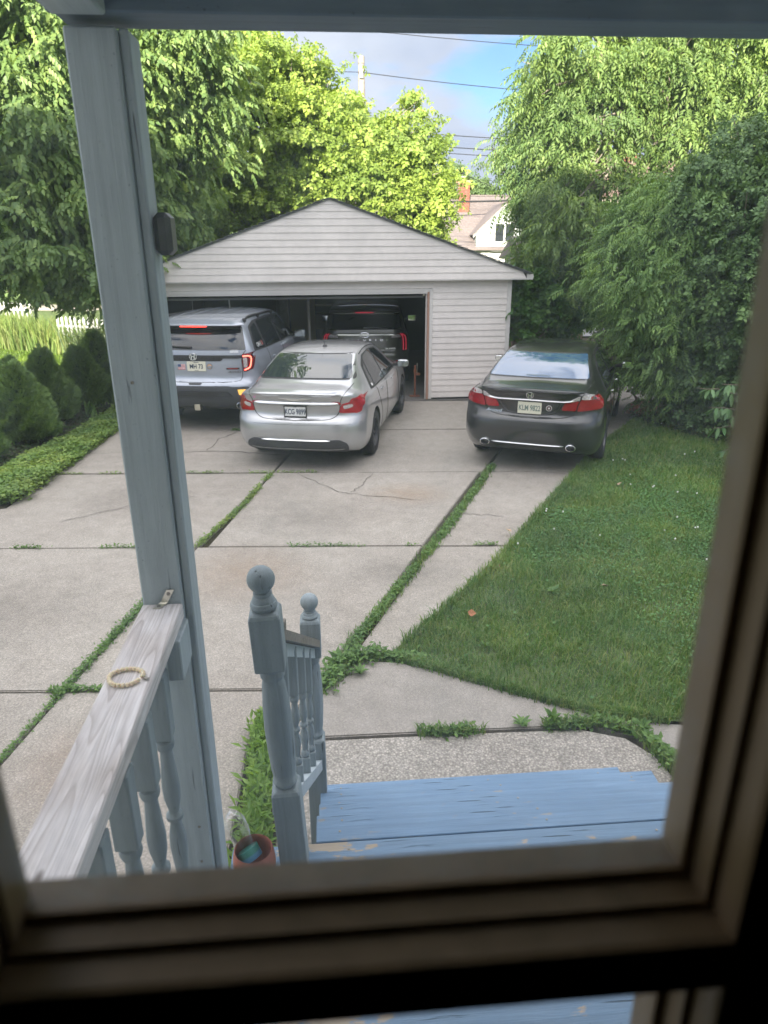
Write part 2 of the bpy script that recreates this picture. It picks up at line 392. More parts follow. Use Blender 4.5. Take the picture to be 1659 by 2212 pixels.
# apron running past the garage on the right
slabs.append(([(2.62, 13.75), (Rx2(13.7), 13.74), (5.7, 15.2), (5.5, 17.5), (2.9, 17.5), (2.55, 14.2)], -.002, M_conc))
drive = bpy.data.objects.new('driveway', None); col.objects.link(drive)
tag(drive, 'pale concrete driveway of large slabs with weedy joints', kind='structure')
me_cache = {}
for pts, dz, mat in slabs:
    mb = MB(); mb.prism(pts, -.11, dz)
    bm = bmesh.new(); bm.from_mesh(mb.mesh('slab', mat))
    top = [e for e in bm.edges if all(v.co.z > -.05 for v in e.verts)]
    bmesh.ops.bevel(bm, geom=top, offset=.008, segments=2, affect='EDGES')
    me = bpy.data.meshes.new('slab'); bm.to_mesh(me); bm.free(); me.materials.clear(); me.materials.append(mat)
    link_mesh('slab', me, drive)

def wig(pts, amp, n=6):
    out = []
    for i in range(len(pts) - 1):
        a, b_ = Vector(pts[i]), Vector(pts[i + 1]); d = (b_ - a); p = Vector((-d.y, d.x)).normalized() if d.length else Vector((0, 0))
        for k in range(n):
            out.append(a + d * k / n + p * (random.uniform(-amp, amp) if (k or i) else 0))
    out.append(Vector(pts[-1])); return out
def ribbon(name, pts, w, z, mat, parent):
    pts = [Vector(p) for p in pts]; vs_ = []; fs = []
    for i, p in enumerate(pts):
        t = (pts[min(i + 1, len(pts) - 1)] - pts[max(0, i - 1)]).normalized(); n_ = Vector((-t.y, t.x))
        ww = w * random.uniform(.5, 1.3) * (.25 if i in (0, len(pts) - 1) else 1)
        vs_ += [(p.x + n_.x * ww, p.y + n_.y * ww, z), (p.x - n_.x * ww, p.y - n_.y * ww, z)]
    for i in range(len(pts) - 1): fs.append((2 * i, 2 * i + 1, 2 * i + 3, 2 * i + 2))
    return MB().add(vs_, fs).build(name, mat, parent)
for pts, w in [([(-1.15, 9.05), (-.55, 8.3), (-.35, 8.2), (.45, 7.95)], .006), ([(-.15, 9.05), (-.30, 8.5), (-.40, 8.25)], .005),
               ([(-3.0, 10.15), (-2.2, 10.15), (-1.45, 9.95)], .011), ([(-2.62, 10.2), (-2.6, 10.9), (-2.35, 11.4), (-2.1, 11.75), (-2.05, 12.6)], .011),
               ([(-2.1, 11.75), (-1.85, 11.6), (-1.6, 11.5)], .008), ([(-4.3, 10.1), (-3.0, 10.15)], .006),
               ([(-3.6, 7.3), (-2.9, 7.9), (-2.3, 8.15)], .005), ([(1.35, 7.4), (1.0, 7.5), (.75, 7.55)], .005)]:
    tag(ribbon('crack', wig(pts, .03, 7), w, .0065, M_crack, drive))

# lawns
def smooth_poly(pts, n=4):
    out = []; m = len(pts)
    for i in range(m):
        p0, p1, p2, p3 = (Vector(pts[(i + k - 1) % m]) for k in range(4))
        for k in range(n):
            t = k / n
            out.append(tuple(.5 * ((2 * p1) + (-p0 + p2) * t + (2 * p0 - 5 * p1 + 4 * p2 - p3) * t * t + (-p0 + 3 * p1 - 3 * p2 + p3) * t ** 3)))
    return out
LAWN = [(.04, 4.58), (Rx2(5.3), 5.3), (Rx2(6), 6), (Rx2(7), 7), (Rx2(8), 8), (Rx2(9), 9), (Rx2(10), 10), (Rx2(11.2), 11.2), (Rx2(12.4), 12.4),
        (6.8, 12.2), (7.2, 10), (7.0, 7), (6.6, 4), (5.0, 3.55), (1.80, 3.76), (1.36, 3.83), (.84, 4.085), (.389, 4.34), (.12, 4.46)]
o = sheet('lawn', LAWN, .004, M_turf); o['label'] = 'green lawn beside the driveway and path'
LEFT = [(-4.44, 13.6), (-4.44, 7.8), (-5.3, 7.3), (-6.6, 6.75), (-9.5, 6.4), (-9.5, 13.6)]
o = sheet('hedge_bed', LEFT, -.004, M_soil); o['label'] = 'dark soil of the planting bed under the hedge'
o = sheet('side_lawn', [(-5.9, 13.6), (-9.3, 9), (-40, 9), (-40, 60), (-5, 60), (-4.6, 22)], -.03, M_far); o['label'] = 'sunny neighbouring lawn beyond the hedge'
M_path = simple('far_path', (.55, .5, .42), .9)
o = sheet('path', [(-60, 45), (-14, 35), (-13, 38), (-60, 51)], -.012, M_path); o['label'] = 'pale path across the neighbouring lawn'

# ------------------------------------------------------------------ ground vegetation helpers
def in_poly(px, py, poly):
    inside = np.zeros(len(px), bool); n = len(poly)
    for i in range(n):
        x1, y1 = poly[i]; x2, y2 = poly[(i + 1) % n]
        c = ((y1 > py) != (y2 > py)) & (px < (x2 - x1) * (py - y1) / ((y2 - y1) + 1e-12) + x1)
        inside ^= c
    return inside
def sample_poly(poly, n, dens=None):
    xs = [p[0] for p in poly]; ys = [p[1] for p in poly]; out = []
    tot = 0
    while tot < n:
        x = RNG.uniform(min(xs), max(xs), n); y = RNG.uniform(min(ys), max(ys), n)
        k = in_poly(x, y, poly)
        if dens is not None: k &= RNG.random(n) < dens(x, y)
        out.append(np.stack([x[k], y[k]], 1)); tot += k.sum()
    return np.concatenate(out)[:n]
_P = RNG.random((64, 64))
def vnoise(x, y, s):
    x = x / s + 100; y = y / s + 100; i = np.floor(x).astype(int); j = np.floor(y).astype(int); fx = x - i; fy = y - j
    fx = fx * fx * (3 - 2 * fx); fy = fy * fy * (3 - 2 * fy)
    g = lambda a, b_: _P[a % 64, b_ % 64]
    return (g(i, j) * (1 - fx) + g(i + 1, j) * fx) * (1 - fy) + (g(i, j + 1) * (1 - fx) + g(i + 1, j + 1) * fx) * fy
def blades(name, xy, h, w, mat, lean=.5, z=0, parent=None):
    n = len(xy); h = np.broadcast_to(h, n) * RNG.uniform(.6, 1.25, n); yaw = RNG.uniform(0, 2 * np.pi, n); ln = RNG.uniform(.1, 1, n) * lean
    dx, dy = np.cos(yaw), np.sin(yaw); ox = np.cos(yaw + RNG.uniform(-1.5, 1.5, n)) * ln; oy = np.sin(yaw + RNG.uniform(-1.5, 1.5, n)) * ln
    w = np.broadcast_to(w, n) * RNG.uniform(.7, 1.3, n)
    x, y = xy[:, 0], xy[:, 1]; zz = np.full(n, z)
    a = np.stack([x - dy * w, y + dx * w, zz], 1); b = np.stack([x + dy * w, y - dx * w, zz], 1)
    mx_, my_ = x + ox * h * .35, y + oy * h * .35
    c = np.stack([mx_ - dy * w * .8, my_ + dx * w * .8, zz + h * .6], 1); d = np.stack([mx_ + dy * w * .8, my_ - dx * w * .8, zz + h * .6], 1)
    e = np.stack([x + ox * h, y + oy * h, zz + h * (1 - .25 * ln)], 1)
    V = np.stack([a, b, c, d, e], 1).reshape(-1, 3); B = np.arange(n)[:, None] * 5
    F = (B[:, :, None] + np.array([[[0, 1, 3], [0, 3, 2], [2, 3, 4]]]).repeat(1, 0)).reshape(-1)
    return np_mesh(name, V, F, 3, mat, parent)
LEAF = ([(0, 0, 0), (.30, .35, .06), (0, .5, 0), (-.30, .35, .06), (.22, .75, .02), (-.22, .75, .02), (0, 1, -.10)],
        [(0, 1, 2), (0, 2, 3), (1, 4, 2), (4, 6, 2), (3, 2, 5), (2, 6, 5)])
LEAF_S = ([(0, 0, 0), (.32, .45, .08), (0, 1, -.08), (-.32, .45, .08)], [(0, 1, 2), (0, 2, 3)])
def leaves(name, pos, size, mat, up=(.2, 1.0), tpl=LEAF_S, parent=None, yaw=None, rollr=.6, asp=1.0):
    n = len(pos); yaw = RNG.uniform(0, 2 * np.pi, n) if yaw is None else yaw
    rot = rot_from(yaw, RNG.uniform(up[0], up[1], n), RNG.uniform(-rollr, rollr, n))
    sc = np.broadcast_to(size, n) * RNG.uniform(.6, 1.25, n); sc3 = np.stack([sc * asp, sc, sc], 1)
    V, F = scatter(*tpl, pos, rot, sc3)
    return np_mesh(name, V, F, 3, mat, parent)

M_grass = leaf_mat('grass_blades', [(.085, .18, .05), (.11, .225, .065), (.15, .27, .08), (.20, .31, .10), (.30, .33, .15)], .3, .5, var=.55)
M_clover = leaf_mat('clover_leaves', [(.06, .15, .045), (.085, .20, .06), (.12, .25, .075)], .3, .5)
M_weed = leaf_mat('weed_leaves', [(.09, .18, .055), (.13, .24, .07), (.18, .30, .09)], .3, .5)
M_weed_b = leaf_mat('bright_lance_leaves', [(.14, .27, .06), (.20, .34, .08), (.27, .41, .11)], .4, .45)
M_weed_y = leaf_mat('yellow_weed_leaves', [(.13, .22, .06), (.19, .30, .08), (.27, .37, .11)], .35, .5, var=.6)
M_petal = simple('clover_flower', (.8, .8, .74), .8)

dn = lambda x, y: np.clip(.25 + 1.2 * vnoise(x, y, .25), 0, 1)
near = sample_poly([p for p in LAWN], 230000, lambda x, y: dn(x, y) * np.clip(1.4 - (y - 4) / 7, .25, 1))
far_k = 1
hh = .03 + .06 * vnoise(near[:, 0], near[:, 1], .45) + .025 * vnoise(near[:, 0] + 9, near[:, 1], .12)
o = blades('grass', near, hh, .0022 + .0004 * near[:, 1] * .6, M_grass, .9, .0); tag(o, 'uneven green grass of the lawn beside the driveway', kind='stuff')
cl = sample_poly(LAWN, 24000, lambda x, y: np.clip((vnoise(x + 3, y, .9) - .55) * 5, .06, 1) * np.clip(1.2 - np.abs(y - 7.2) / 2.2, .12, 1))
p3 = np.column_stack([cl, .02 + .05 * RNG.random(len(cl))])
o = leaves('clover', p3, .024, M_clover, (-.3, .4), LEAF_S, asp=1.5); tag(o, 'low clover spreading through the lawn', kind='stuff')
fl = sample_poly(LAWN, 28, lambda x, y: (vnoise(x + 3, y, .9) > .60) & (y > 6.0) & (x < 4.6))
mb = MB()
for x, y in fl: mb.lathe([(0, .055), (.007, .058), (.010, .066), (.006, .075), (0, .077)], (x, y, 0), 6)
o = mb.build('clover_flowers', M_petal); tag(o, 'tiny white clover flowers dotted over the lawn', kind='stuff')

# joint weeds
def along(pts, n, spread):
    pts = np.array(pts, float); seg = np.linalg.norm(np.diff(pts, axis=0), axis=1); cum = np.r_[0, np.cumsum(seg)]
    t = RNG.uniform(0, cum[-1], n); i = np.clip(np.searchsorted(cum, t) - 1, 0, len(seg) - 1); u = (t - cum[i]) / seg[i]
    p = pts[i] * (1 - u[:, None]) + pts[i + 1] * u[:, None]
    d = (pts[i + 1] - pts[i]) / seg[i][:, None]; nrm = np.stack([-d[:, 1], d[:, 0]], 1)
    s = np.broadcast_to(spread, n) if not callable(spread) else spread(t)
    return p + nrm * (RNG.normal(0, 1, n) * s)[:, None], t
def weeds(pts, n, spread, size, mat, name='weeds', label=None, patch=0, h=.05, up=(-.1, .9), asp=.85):
    p, t = along(pts, n, spread)
    if patch:
        k = vnoise(p[:, 0] * 1.0, p[:, 1] * 1.0, .28) > patch; p = p[k]
    pos = np.column_stack([p, RNG.random(len(p)) ** 1.6 * h])
    o = leaves(name, pos, size, mat, up, asp=asp); tag(o, label, kind='stuff'); return o
weeds([(-.29, 4.58), (.6, 6.85), (1.5, 9.35)], 5600, .021, .030, M_weed, label='thick weeds filling the long diagonal driveway joint', h=.05, patch=.22)
weeds([(Bx(9.0), 9.0), (Bx(7.8), 7.8), (Bx(6.6), 6.6)], 1800, .020, .030, M_weed_y, label='mossy weeds in the joint left of the silver car', h=.035, patch=.3)
weeds([(Bx(5.6), 5.6), (Bx(4.4), 4.4), (Bx(4.0), 4.0)], 1600, .018, .028, M_weed, label='weeds in the joint behind the porch post', h=.05, patch=.25)
weeds([(Bx(4.0), 4.0), (Bx(3.2), 3.2), (Bx(2.6), 2.6)], 900, .012, .022, M_weed, label='sparse weeds in the joint left of the railing', h=.03)
weeds([(-6.2, 6.6), (Bx(6.6), 6.6), (0.4, 6.6), (1.15, 6.62)], 2600, .010, .028, M_weed, label='patchy weeds along the middle cross joint', patch=.52, h=.035)
weeds([(-4.3, 9.1), (Bx(9.1), 9.1), (-.9, 9.1)], 900, .010, .028, M_weed_y, label='patchy weeds along the cross joint behind the post', patch=.45, h=.03)
weeds([(-4.2, 11.45), (-3.6, 11.45)], 120, .03, .03, M_weed, label='weeds at the driveway edge behind the post', h=.03)
weeds([(-2.5, 11.45), (-2.2, 11.45)], 160, .03, .035, M_weed, label='weed tuft on the cracked slab behind the grey vehicle', h=.03)
weeds([(-2.3, 4.125), (-.5, 4.125)], 1400, .012, .030, M_weed, label='weeds along the nearest cross joint', patch=.40, h=.04)
weeds([(-.46, 4.08), (-.36, 4.28), (-.22, 4.50), (-.02, 4.52)], 900, .042, .045, M_weed, label='lush weeds where the joints meet behind the newel posts', h=.09)
weeds([(-.02, 4.52), (.12, 4.50), (.3, 4.45)], 420, .03, .045, M_weed, label='weeds at the near tip of the lawn', h=.05)
weeds([(-.76, 3.75), (-.71, 3.3), (-.66, 2.8), (-.61, 2.3), (-.58, 1.95)], 4200, .036, .070, M_weed_b, label='leafy weeds growing along the left side of the steps', h=.12, up=(.2, 1.2), asp=.42)
weeds([(.25, 3.648), (.55, 3.665)], 260, .018, .04, M_weed, label='small weed clump in the path joint before the steps', h=.04)
weeds([(1.0, 3.70), (1.36, 3.74), (1.56, 3.64)], 260, .02, .05, M_weed, label='weeds trailing round the curved path joint', h=.05)
weeds([(1.56, 3.64), (1.66, 3.45), (1.70, 3.15)], 420, .02, .05, M_weed, label='weeds at the right end of the curved path joint', h=.06)
p3 = np.column_stack([RNG.uniform(-4.9, -4.42, 0) if False else np.zeros(0), np.zeros(0), np.zeros(0)])
GC = [(-4.38, 13.4), (-4.36, 11.0), (-4.30, 9.4), (-4.34, 7.9), (-5.25, 7.35), (-6.6, 6.9), (-6.8, 7.3), (-5.8, 8.2), (-5.15, 9.2), (-5.0, 11.0), (-5.0, 13.4)]
gc = np.concatenate([sample_poly(GC, 42000), sample_poly([(-4.40, 13.2), (-4.30, 9.4), (-4.26, 7.9), (-5.2, 7.22), (-6.5, 6.75), (-6.6, 6.9), (-5.25, 7.4), (-4.38, 7.95), (-4.40, 9.4)], 1500, lambda x, y: vnoise(x, y, .22) > .5)])
hgt = .06 + .10 * vnoise(gc[:, 0], gc[:, 1], .35)
gp = np.column_stack([gc, np.sqrt(RNG.random(len(gc))) * hgt])
o = leaves('ground_cover', gp, .045, M_weed_y, (-.3, .6), asp=1.3); tag(o, 'bright leafy ground cover along the left driveway edge', kind='stuff')
gc = sample_poly([(-5.0, 13.4), (-5.0, 11), (-5.15, 9.2), (-5.8, 8.2), (-6.8, 7.3), (-7.6, 7.6), (-7, 10), (-6.4, 13.4)], 9000)
gp = np.column_stack([gc, RNG.random(len(gc)) * .08])
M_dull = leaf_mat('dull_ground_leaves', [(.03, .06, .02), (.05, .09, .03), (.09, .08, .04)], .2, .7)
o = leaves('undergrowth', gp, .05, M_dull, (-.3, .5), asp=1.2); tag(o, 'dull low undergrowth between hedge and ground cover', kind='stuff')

def joint_grass(pts, n, spread, h, label):
    p, t = along(pts, n, spread); o = blades('grass', p, h, .0035, M_grass, .8, .0); tag(o, label, kind='stuff')
joint_grass([(-.29, 4.58), (.6, 6.85), (1.5, 9.35)], 2600, .03, .06, 'grass blades mixed into the long joint weeds')
joint_grass([(1.0, 3.70), (1.36, 3.74), (1.56, 3.64), (1.70, 3.15)], 900, .02, .08, 'grass blades along the curved path joint')
joint_grass([(.20, 3.648), (.62, 3.665)], 300, .02, .07, 'grass blades round the small path weed clump')
joint_grass([(Rx2(4.7) + .0, 4.7), (Rx2(6) + .0, 6), (Rx2(8) + .0, 8), (Rx2(10), 10), (Rx2(12), 12)], 5200, .025, .09, 'longer grass hanging over the driveway edge')
joint_grass([(.12, 4.46), (.389, 4.33), (.84, 4.08), (1.36, 3.83), (1.80, 3.76)], 2600, .02, .08, 'longer grass hanging over the path edge')
joint_grass([(-.46, 4.08), (-.22, 4.50), (.0, 4.52)], 500, .04, .09, 'grass blades where the joints meet')
# oil stains and rust marks as thin dirt films on the slabs
def stain(x, y, r, col_, label, sx=1.):
    m = bpy.data.materials.new('stain_film'); m.use_nodes = True; nt = m.node_tree; nt.nodes.clear(); o_ = nt.nodes.new('ShaderNodeOutputMaterial'); d = nt.nodes.new('ShaderNodeBsdfDiffuse'); d.inputs[0].default_value = (*col_, 1)
    t = nt.nodes.new('ShaderNodeBsdfTransparent'); mx_ = nt.nodes.new('ShaderNodeMixShader'); v = mapped(nt); g = nt.nodes.new('ShaderNodeTexGradient'); g.gradient_type = 'SPHERICAL'
    sc_ = nt.nodes.new('ShaderNodeMapping'); sc_.inputs['Scale'].default_value = (1 / (r * sx), 1 / r, 1); nt.links.new(v, sc_.inputs[0]); nt.links.new(sc_.outputs[0], g.inputs[0])
    n1 = noise(nt, v, 7, 5, .65); n2 = noise(nt, v, 60, 3); a = mixc(nt, 1, g.outputs['Fac'], n1.outputs['Fac'], 'MULTIPLY'); a = mixc(nt, .5, a, n2.outputs['Fac'], 'MULTIPLY'); rr_ = ramp(nt, [(.04, (0, 0, 0)), (.36, (.20, .20, .20))]); nt.links.new(a, rr_.inputs[0])
    nt.links.new(rr_.outputs[0], mx_.inputs[0]); nt.links.new(t.outputs[0], mx_.inputs[1]); nt.links.new(d.outputs[0], mx_.inputs[2]); nt.links.new(mx_.outputs[0], o_.inputs[0])
    o = MB().add([(-r * sx, -r, 0), (r * sx, -r, 0), (r * sx, r, 0), (-r * sx, r, 0)], [(0, 1, 2, 3)]).build('stain', m, drive); o.location = (x, y, .0085)
for x, y, r, c_, sx in [(.3, 8.2, .55, (.42, .27, .15), 1.2), (-1.3, 6.0, .8, (.40, .27, .17), 1.), (-.6, 10.3, .7, (.12, .11, .10), 1.3), (2.3, 10.2, .8, (.09, .085, .08), 1.), (-3.3, 12.3, .8, (.10, .095, .09), 1.2), (-1.7, 3.4, .6, (.42, .26, .17), 1.),
                     (-3.3, 5.3, .9, (.20, .18, .16), 1.3), (.2, 6.0, .5, (.17, .16, .15), 1.5), (-2.9, 8.0, .8, (.22, .20, .18), 1.2), (-.3, 12.6, .9, (.14, .13, .12), 1.5), (-.9, 7.4, .7, (.22, .2, .18), 1.4), (3.6, 12.5, .8, (.14, .13, .12), 1.)]:
    stain(x, y, r, c_, '', sx)
# rosette weeds (plantain, dandelion) : individual plants
def rosette(loc, n, L_, mat, label, up=(.15, .7), asp=.55, group=None, h=0):
    L_ *= .8
    t = thing('weed_plant', label, 'weed', loc, random.uniform(0, 6), group)
    k = np.arange(n); yaw = k * 2.4 + RNG.uniform(-.2, .2, n)
    pos = np.column_stack([np.zeros(n), np.zeros(n), .01 + h * RNG.random(n)])
    V, F = scatter(*LEAF, pos, rot_from(yaw, RNG.uniform(up[0], up[1], n), RNG.uniform(-.3, .3, n)), np.stack([np.full(n, L_ * asp), L_ * RNG.uniform(.65, 1.1, n), np.full(n, L_)], 1))
    np_mesh('leaves', V, F, 3, mat, t, True)
    mb = MB(); mb.tube([(0, 0, 0), (0.003, 0, .03 + h)], .004, 5); mb.build('stem', mat, t)
for loc, n, s_, lab, up in [((-.34, 4.42, .01), 22, .15, 'large plantain weed behind the second newel post', (.2, 1.0)), ((-.18, 4.30, .01), 14, .10, 'smaller plantain weed at the edge of the smooth slab', (.2, .9)),
        ((.06, 4.50, .01), 9, .09, 'broad leaf weed at the near tip of the lawn', (.2, .9)), ((.86, 3.71, .01), 11, .10, 'dandelion rosette at the left of the path weeds', (.1, .7)),
        ((1.06, 3.74, .01), 16, .12, 'tall ragged weed in the middle of the path joint', (.5, 1.2)), ((1.20, 3.72, .01), 14, .10, 'spreading weed right of the tall ragged weed', (.2, .9)),
        ((1.60, 3.66, .01), 18, .11, 'bushy weed where the path joints fork', (.4, 1.2)), ((1.66, 3.45, .01), 9, .10, 'dark leaved weed below the bushy one', (.1, .6)),
        ((1.0, 6.0, .02), 9, .10, 'pale broad leaf weed near the driveway edge of the lawn', (.2, .8)), ((1.45, 5.5, .02), 12, .12, 'leafy weed clump in the middle of the lawn', (.3, .9)),
        ((2.05, 4.35, .02), 10, .10, 'pale weed in the lawn near the path', (.3, .9)), ((3.35, 6.05, .02), 14, .14, 'dandelion clump at the right of the lawn', (.3, .9)),
        ((.75, 4.62, .02), 8, .08, 'small upright weed in the near corner of the lawn', (.6, 1.2)), ((3.2, 5.2, .02), 11, .13, 'low weed right of the lawn middle', (.2, .7))]:
    rosette(loc, n, s_, M_weed, lab, up)
# dead leaves lying about
M_dead = simple('dead_leaf', (.30, .13, .06), .8); M_dead2 = simple('pale_dead_leaf', (.42, .30, .20), .8)
for i, (x, y, lab, m_) in enumerate([(.70, 5.05, 'reddish fallen leaf on the near part of the lawn', M_dead), (1.33, 6.85, 'brown fallen leaf near the driveway edge of the lawn', M_dead2),
        (1.95, 5.6, 'tan fallen leaf in the middle of the lawn', M_dead2), (2.9, 8.4, 'curled brown leaf on the part of the lawn nearest the dark sedan', M_dead2), (1.02, 6.02, 'dark dry leaf on the slab beside the lawn', M_dead)]):
    mb = MB(); mb.add([(0, 0, .0), (.035, .02, .02), (.05, .06, .012), (.0, .09, .03), (-.04, .05, .018), (-.03, .015, .004), (0, .045, .0)], [(0, 1, 6), (1, 2, 6), (2, 3, 6), (3, 4, 6), (4, 5, 6), (5, 0, 6)])
    o = mb.build('fallen_leaf', m_); o.location = (x, y, .05 if i < 4 else .01); o.rotation_euler = (.1, .2, i * 1.3); o.scale = (.8,) * 3
    tag(o, lab, 'leaf')
# ================================================================== HOUSE, PORCH, DOOR (house-aligned frame)
Y = HOUSE_YAW
PC1, PC2 = (.36, .425, .47), (.42, .485, .53)
M_pz = painted_wood('post_paint', 'z', PC1, PC2, grain=.8, crack=.014, peel=-.12, under=(.20, .17, .14))
M_pn = painted_wood('newel_paint', 'z', (.22, .27, .30), (.27, .32, .35), grain=.9, crack=.018, peel=-.12, under=(.20, .17, .14))
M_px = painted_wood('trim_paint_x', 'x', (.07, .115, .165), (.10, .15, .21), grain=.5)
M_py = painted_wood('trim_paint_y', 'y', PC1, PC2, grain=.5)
M_deck = painted_wood('deck_paint', 'x', (.12, .215, .335), (.16, .26, .39), under=(.40, .33, .25), peel=.30, grain=.9, rough=.55, crack=.03)  # grey-blue paint made bluer, sky light put into the colour
M_step = painted_wood('step_paint', 'x', (.12, .215, .345), (.16, .265, .40), under=(.26, .27, .28), peel=.16, grain=.9, rough=.55, crack=.03)  # treads carry the same sky-blue cast in their paint colour
def plank_wood(name, c1, c2):
    m, nt, b = new_mat(name)
    v = mapped(nt, (1, .07, 1)); dn_ = noise(nt, v, 7, 2, .4); 
    cmb = nt.nodes.new('ShaderNodeVectorMath'); cmb.operation = 'SCALE'; cmb.inputs['Scale'].default_value = .11; nt.links.new(dn_.outputs['Color'], cmb.inputs[0])
    ad = nt.nodes.new('ShaderNodeVectorMath'); ad.operation = 'ADD'; nt.links.new(v, ad.inputs[0]); nt.links.new(cmb.outputs[0], ad.inputs[1])
    w = contour(nt, mapped(nt, (13, 1.1, 13), loc=(.4, 3.3, 1)), 26)
    r1 = ramp(nt, [(0, c2), (.22, tuple(.6 * a + .4 * b_ for a, b_ in zip(c1, c2))), (.6, c1), (.92, c1), (1, c2)]); nt.links.new(w.outputs['Fac'], r1.inputs[0])
    f = noise(nt, mapped(nt, (160, 5, 160)), 1.5, 4, .6); r2 = ramp(nt, [(.3, (.80, .80, .82)), (.65, (1.08, 1.08, 1.08))]); nt.links.new(f.outputs['Fac'], r2.inputs[0])
    g = noise(nt, mapped(nt, (5, 2.5, 5)), 2, 5); r3 = ramp(nt, [(.35, (.80, .76, .74)), (.6, (1.04, 1.04, 1.06))]); nt.links.new(g.outputs['Fac'], r3.inputs[0])
    c = mixc(nt, 1, mixc(nt, 1, r1.outputs[0], r2.outputs[0], 'MULTIPLY'), r3.outputs[0], 'MULTIPLY')
    k = nt.nodes.new('ShaderNodeTexVoronoi'); k.inputs['Scale'].default_value = 1; nt.links.new(mapped(nt, (15, 7, 15), loc=(.3, .2, 0)), k.inputs['Vector'])
    kr = ramp(nt, [(.06, (1, 1, 1)), (.13, (0, 0, 0))]); nt.links.new(k.outputs['Distance'], kr.inputs[0]); c = mixc(nt, kr.outputs[0], c, (.13, .10, .09))
    nt.links.new(c, b.inputs['Base Color']); b.inputs['Roughness'].default_value = .8; bump(nt, b, f.outputs['Fac'], .35, .002); return m
M_rail = plank_wood('weathered_rail', (.80, .77, .77), (.58, .54, .53))
M_rail2 = raw_wood('dark_weathered_rail', 'y', (.22, .20, .17), (.10, .09, .07))
M_screw = simple('screw', (.30, .28, .25), .4, .8)
M_zinc = simple('zinc_plate', (.75, .72, .62), .28, 1.0)
M_black = simple('black_plastic', (.02, .022, .024), .45)
M_dark = simple('dark_void', (.01, .01, .01), .9)

# --- the house itself (we look out of its back door)
M_hs, _nt, _b = new_mat('house_siding'); _b.inputs['Base Color'].default_value = (.78, .77, .74, 1); _b.inputs['Roughness'].default_value = .6
M_room, _nt, _b = new_mat('room_paint'); _b.inputs['Base Color'].default_value = (.10, .08, .065, 1); _b.inputs['Roughness'].default_value = .9
M_roofg = simple('house_roof', (.09, .085, .08), .9)
house = thing('house', 'our house with dark back room, siding and a gabled roof, seen from inside', 'house', (0, 0, 0), Y)
XL, XR, DL, DR, DT, DB = -9.5, 8.5, -.31, .60, 3.14, 1.12
mb = MB()
for lo, hi in [((XL, .232, 0), (DL, .30, 6.2)), ((DR, .232, 0), (XR, .30, 6.2)), ((DL, .232, DT), (DR, .30, 6.2)), ((DL, .232, 0), (DR, .30, DB)),
               ((XL, -8.5, 0), (XR, -8.4, 6.2)), ((XL, -8.4, 0), (XL + .1, .232, 6.2)), ((XR - .1, -8.4, 0), (XR, .232, 6.2))]: mb.box(lo, hi)
mb.build('wall', M_hs, house)
mb = MB()
e, zr, zo = .7, 9.3, 6.2
mb.add([(XL - .4, e, zo), (XR + .4, e, zo), (XR + .4, -4.1, zr), (XL - .4, -4.1, zr), (XL - .4, -8.9, zo), (XR + .4, -8.9, zo)],
       [(0, 1, 2, 3), (3, 2, 5, 4), (0, 3, 4), (1, 5, 2), (0, 4, 5, 1)])
mb.build('roof', M_roofg, house)
mb = MB()
for lo, hi in [((-2.2, -4.2, DB), (2.2, .17, DB + .02)), ((-2.2, -4.2, 3.55), (2.2, .225, 3.6)), ((-2.25, -4.2, DB), (-2.2, .225, 3.55)), ((2.2, -4.2, DB), (2.25, .225, 3.55)),
               ((-2.2, -4.25, DB), (2.2, -4.2, 3.55)), ((-2.2, .18, DB + .02), (DL, .225, 3.55)), ((DR, .18, DB + .02), (2.2, .225, 3.55)), ((DL, .18, DT), (DR, .225, 3.55))]: mb.box(lo, hi)
mb.build('room_lining', M_room, house)

# --- back door with a grid of small panes
M_dw, nt_, b_ = new_mat('door_wood')
g = noise(nt_, mapped(nt_, (30, 30, 4)), 2, 4); r_ = ramp(nt_, [(.3, (.215, .15, .08)), (.7, (.29, .20, .112))]); nt_.links.new(g.outputs['Fac'], r_.inputs[0])
nt_.links.new(r_.outputs[0], b_.inputs['Base Color']); b_.inputs['Roughness'].default_value = .42
M_glass = bpy.data.materials.new('window_glass'); M_glass.use_nodes = True
nt_ = M_glass.node_tree; nt_.nodes.clear()
go = nt_.nodes.new('ShaderNodeOutputMaterial'); tr = nt_.nodes.new('ShaderNodeBsdfTransparent'); tr.inputs[0].default_value = (.975, .985, .985, 1)
gl = nt_.nodes.new('ShaderNodeBsdfGlossy'); gl.inputs['Roughness'].default_value = .03
fr = nt_.nodes.new('ShaderNodeFresnel'); fr.inputs[0].default_value = 1.25
tl = nt_.nodes.new('ShaderNodeBsdfTranslucent'); tl.inputs[0].default_value = (.80, .89, 1, 1)
m1 = nt_.nodes.new('ShaderNodeMixShader'); m2 = nt_.nodes.new('ShaderNodeMixShader')
v_ = mapped(nt_); d1 = noise(nt_, v_, 26, 4, .6); d2 = noise(nt_, v_, 150, 3)
rr = ramp(nt_, [(.35, (.075,) * 3), (.60, (.115,) * 3), (.75, (.155,) * 3)]); nt_.links.new(d1.outputs['Fac'], rr.inputs[0])
r3 = ramp(nt_, [(.4, (.7,) * 3), (.7, (1.3,) * 3)]); nt_.links.new(d2.outputs['Fac'], r3.inputs[0])
dust_veil = mixc(nt_, 1, rr.outputs[0], r3.outputs[0], 'MULTIPLY')  # smudges on the pane, strengthened to spread a milky veil of light
nt_.links.new(dust_veil, m1.inputs[0]); nt_.links.new(tr.outputs[0], m1.inputs[1]); nt_.links.new(tl.outputs[0], m1.inputs[2])
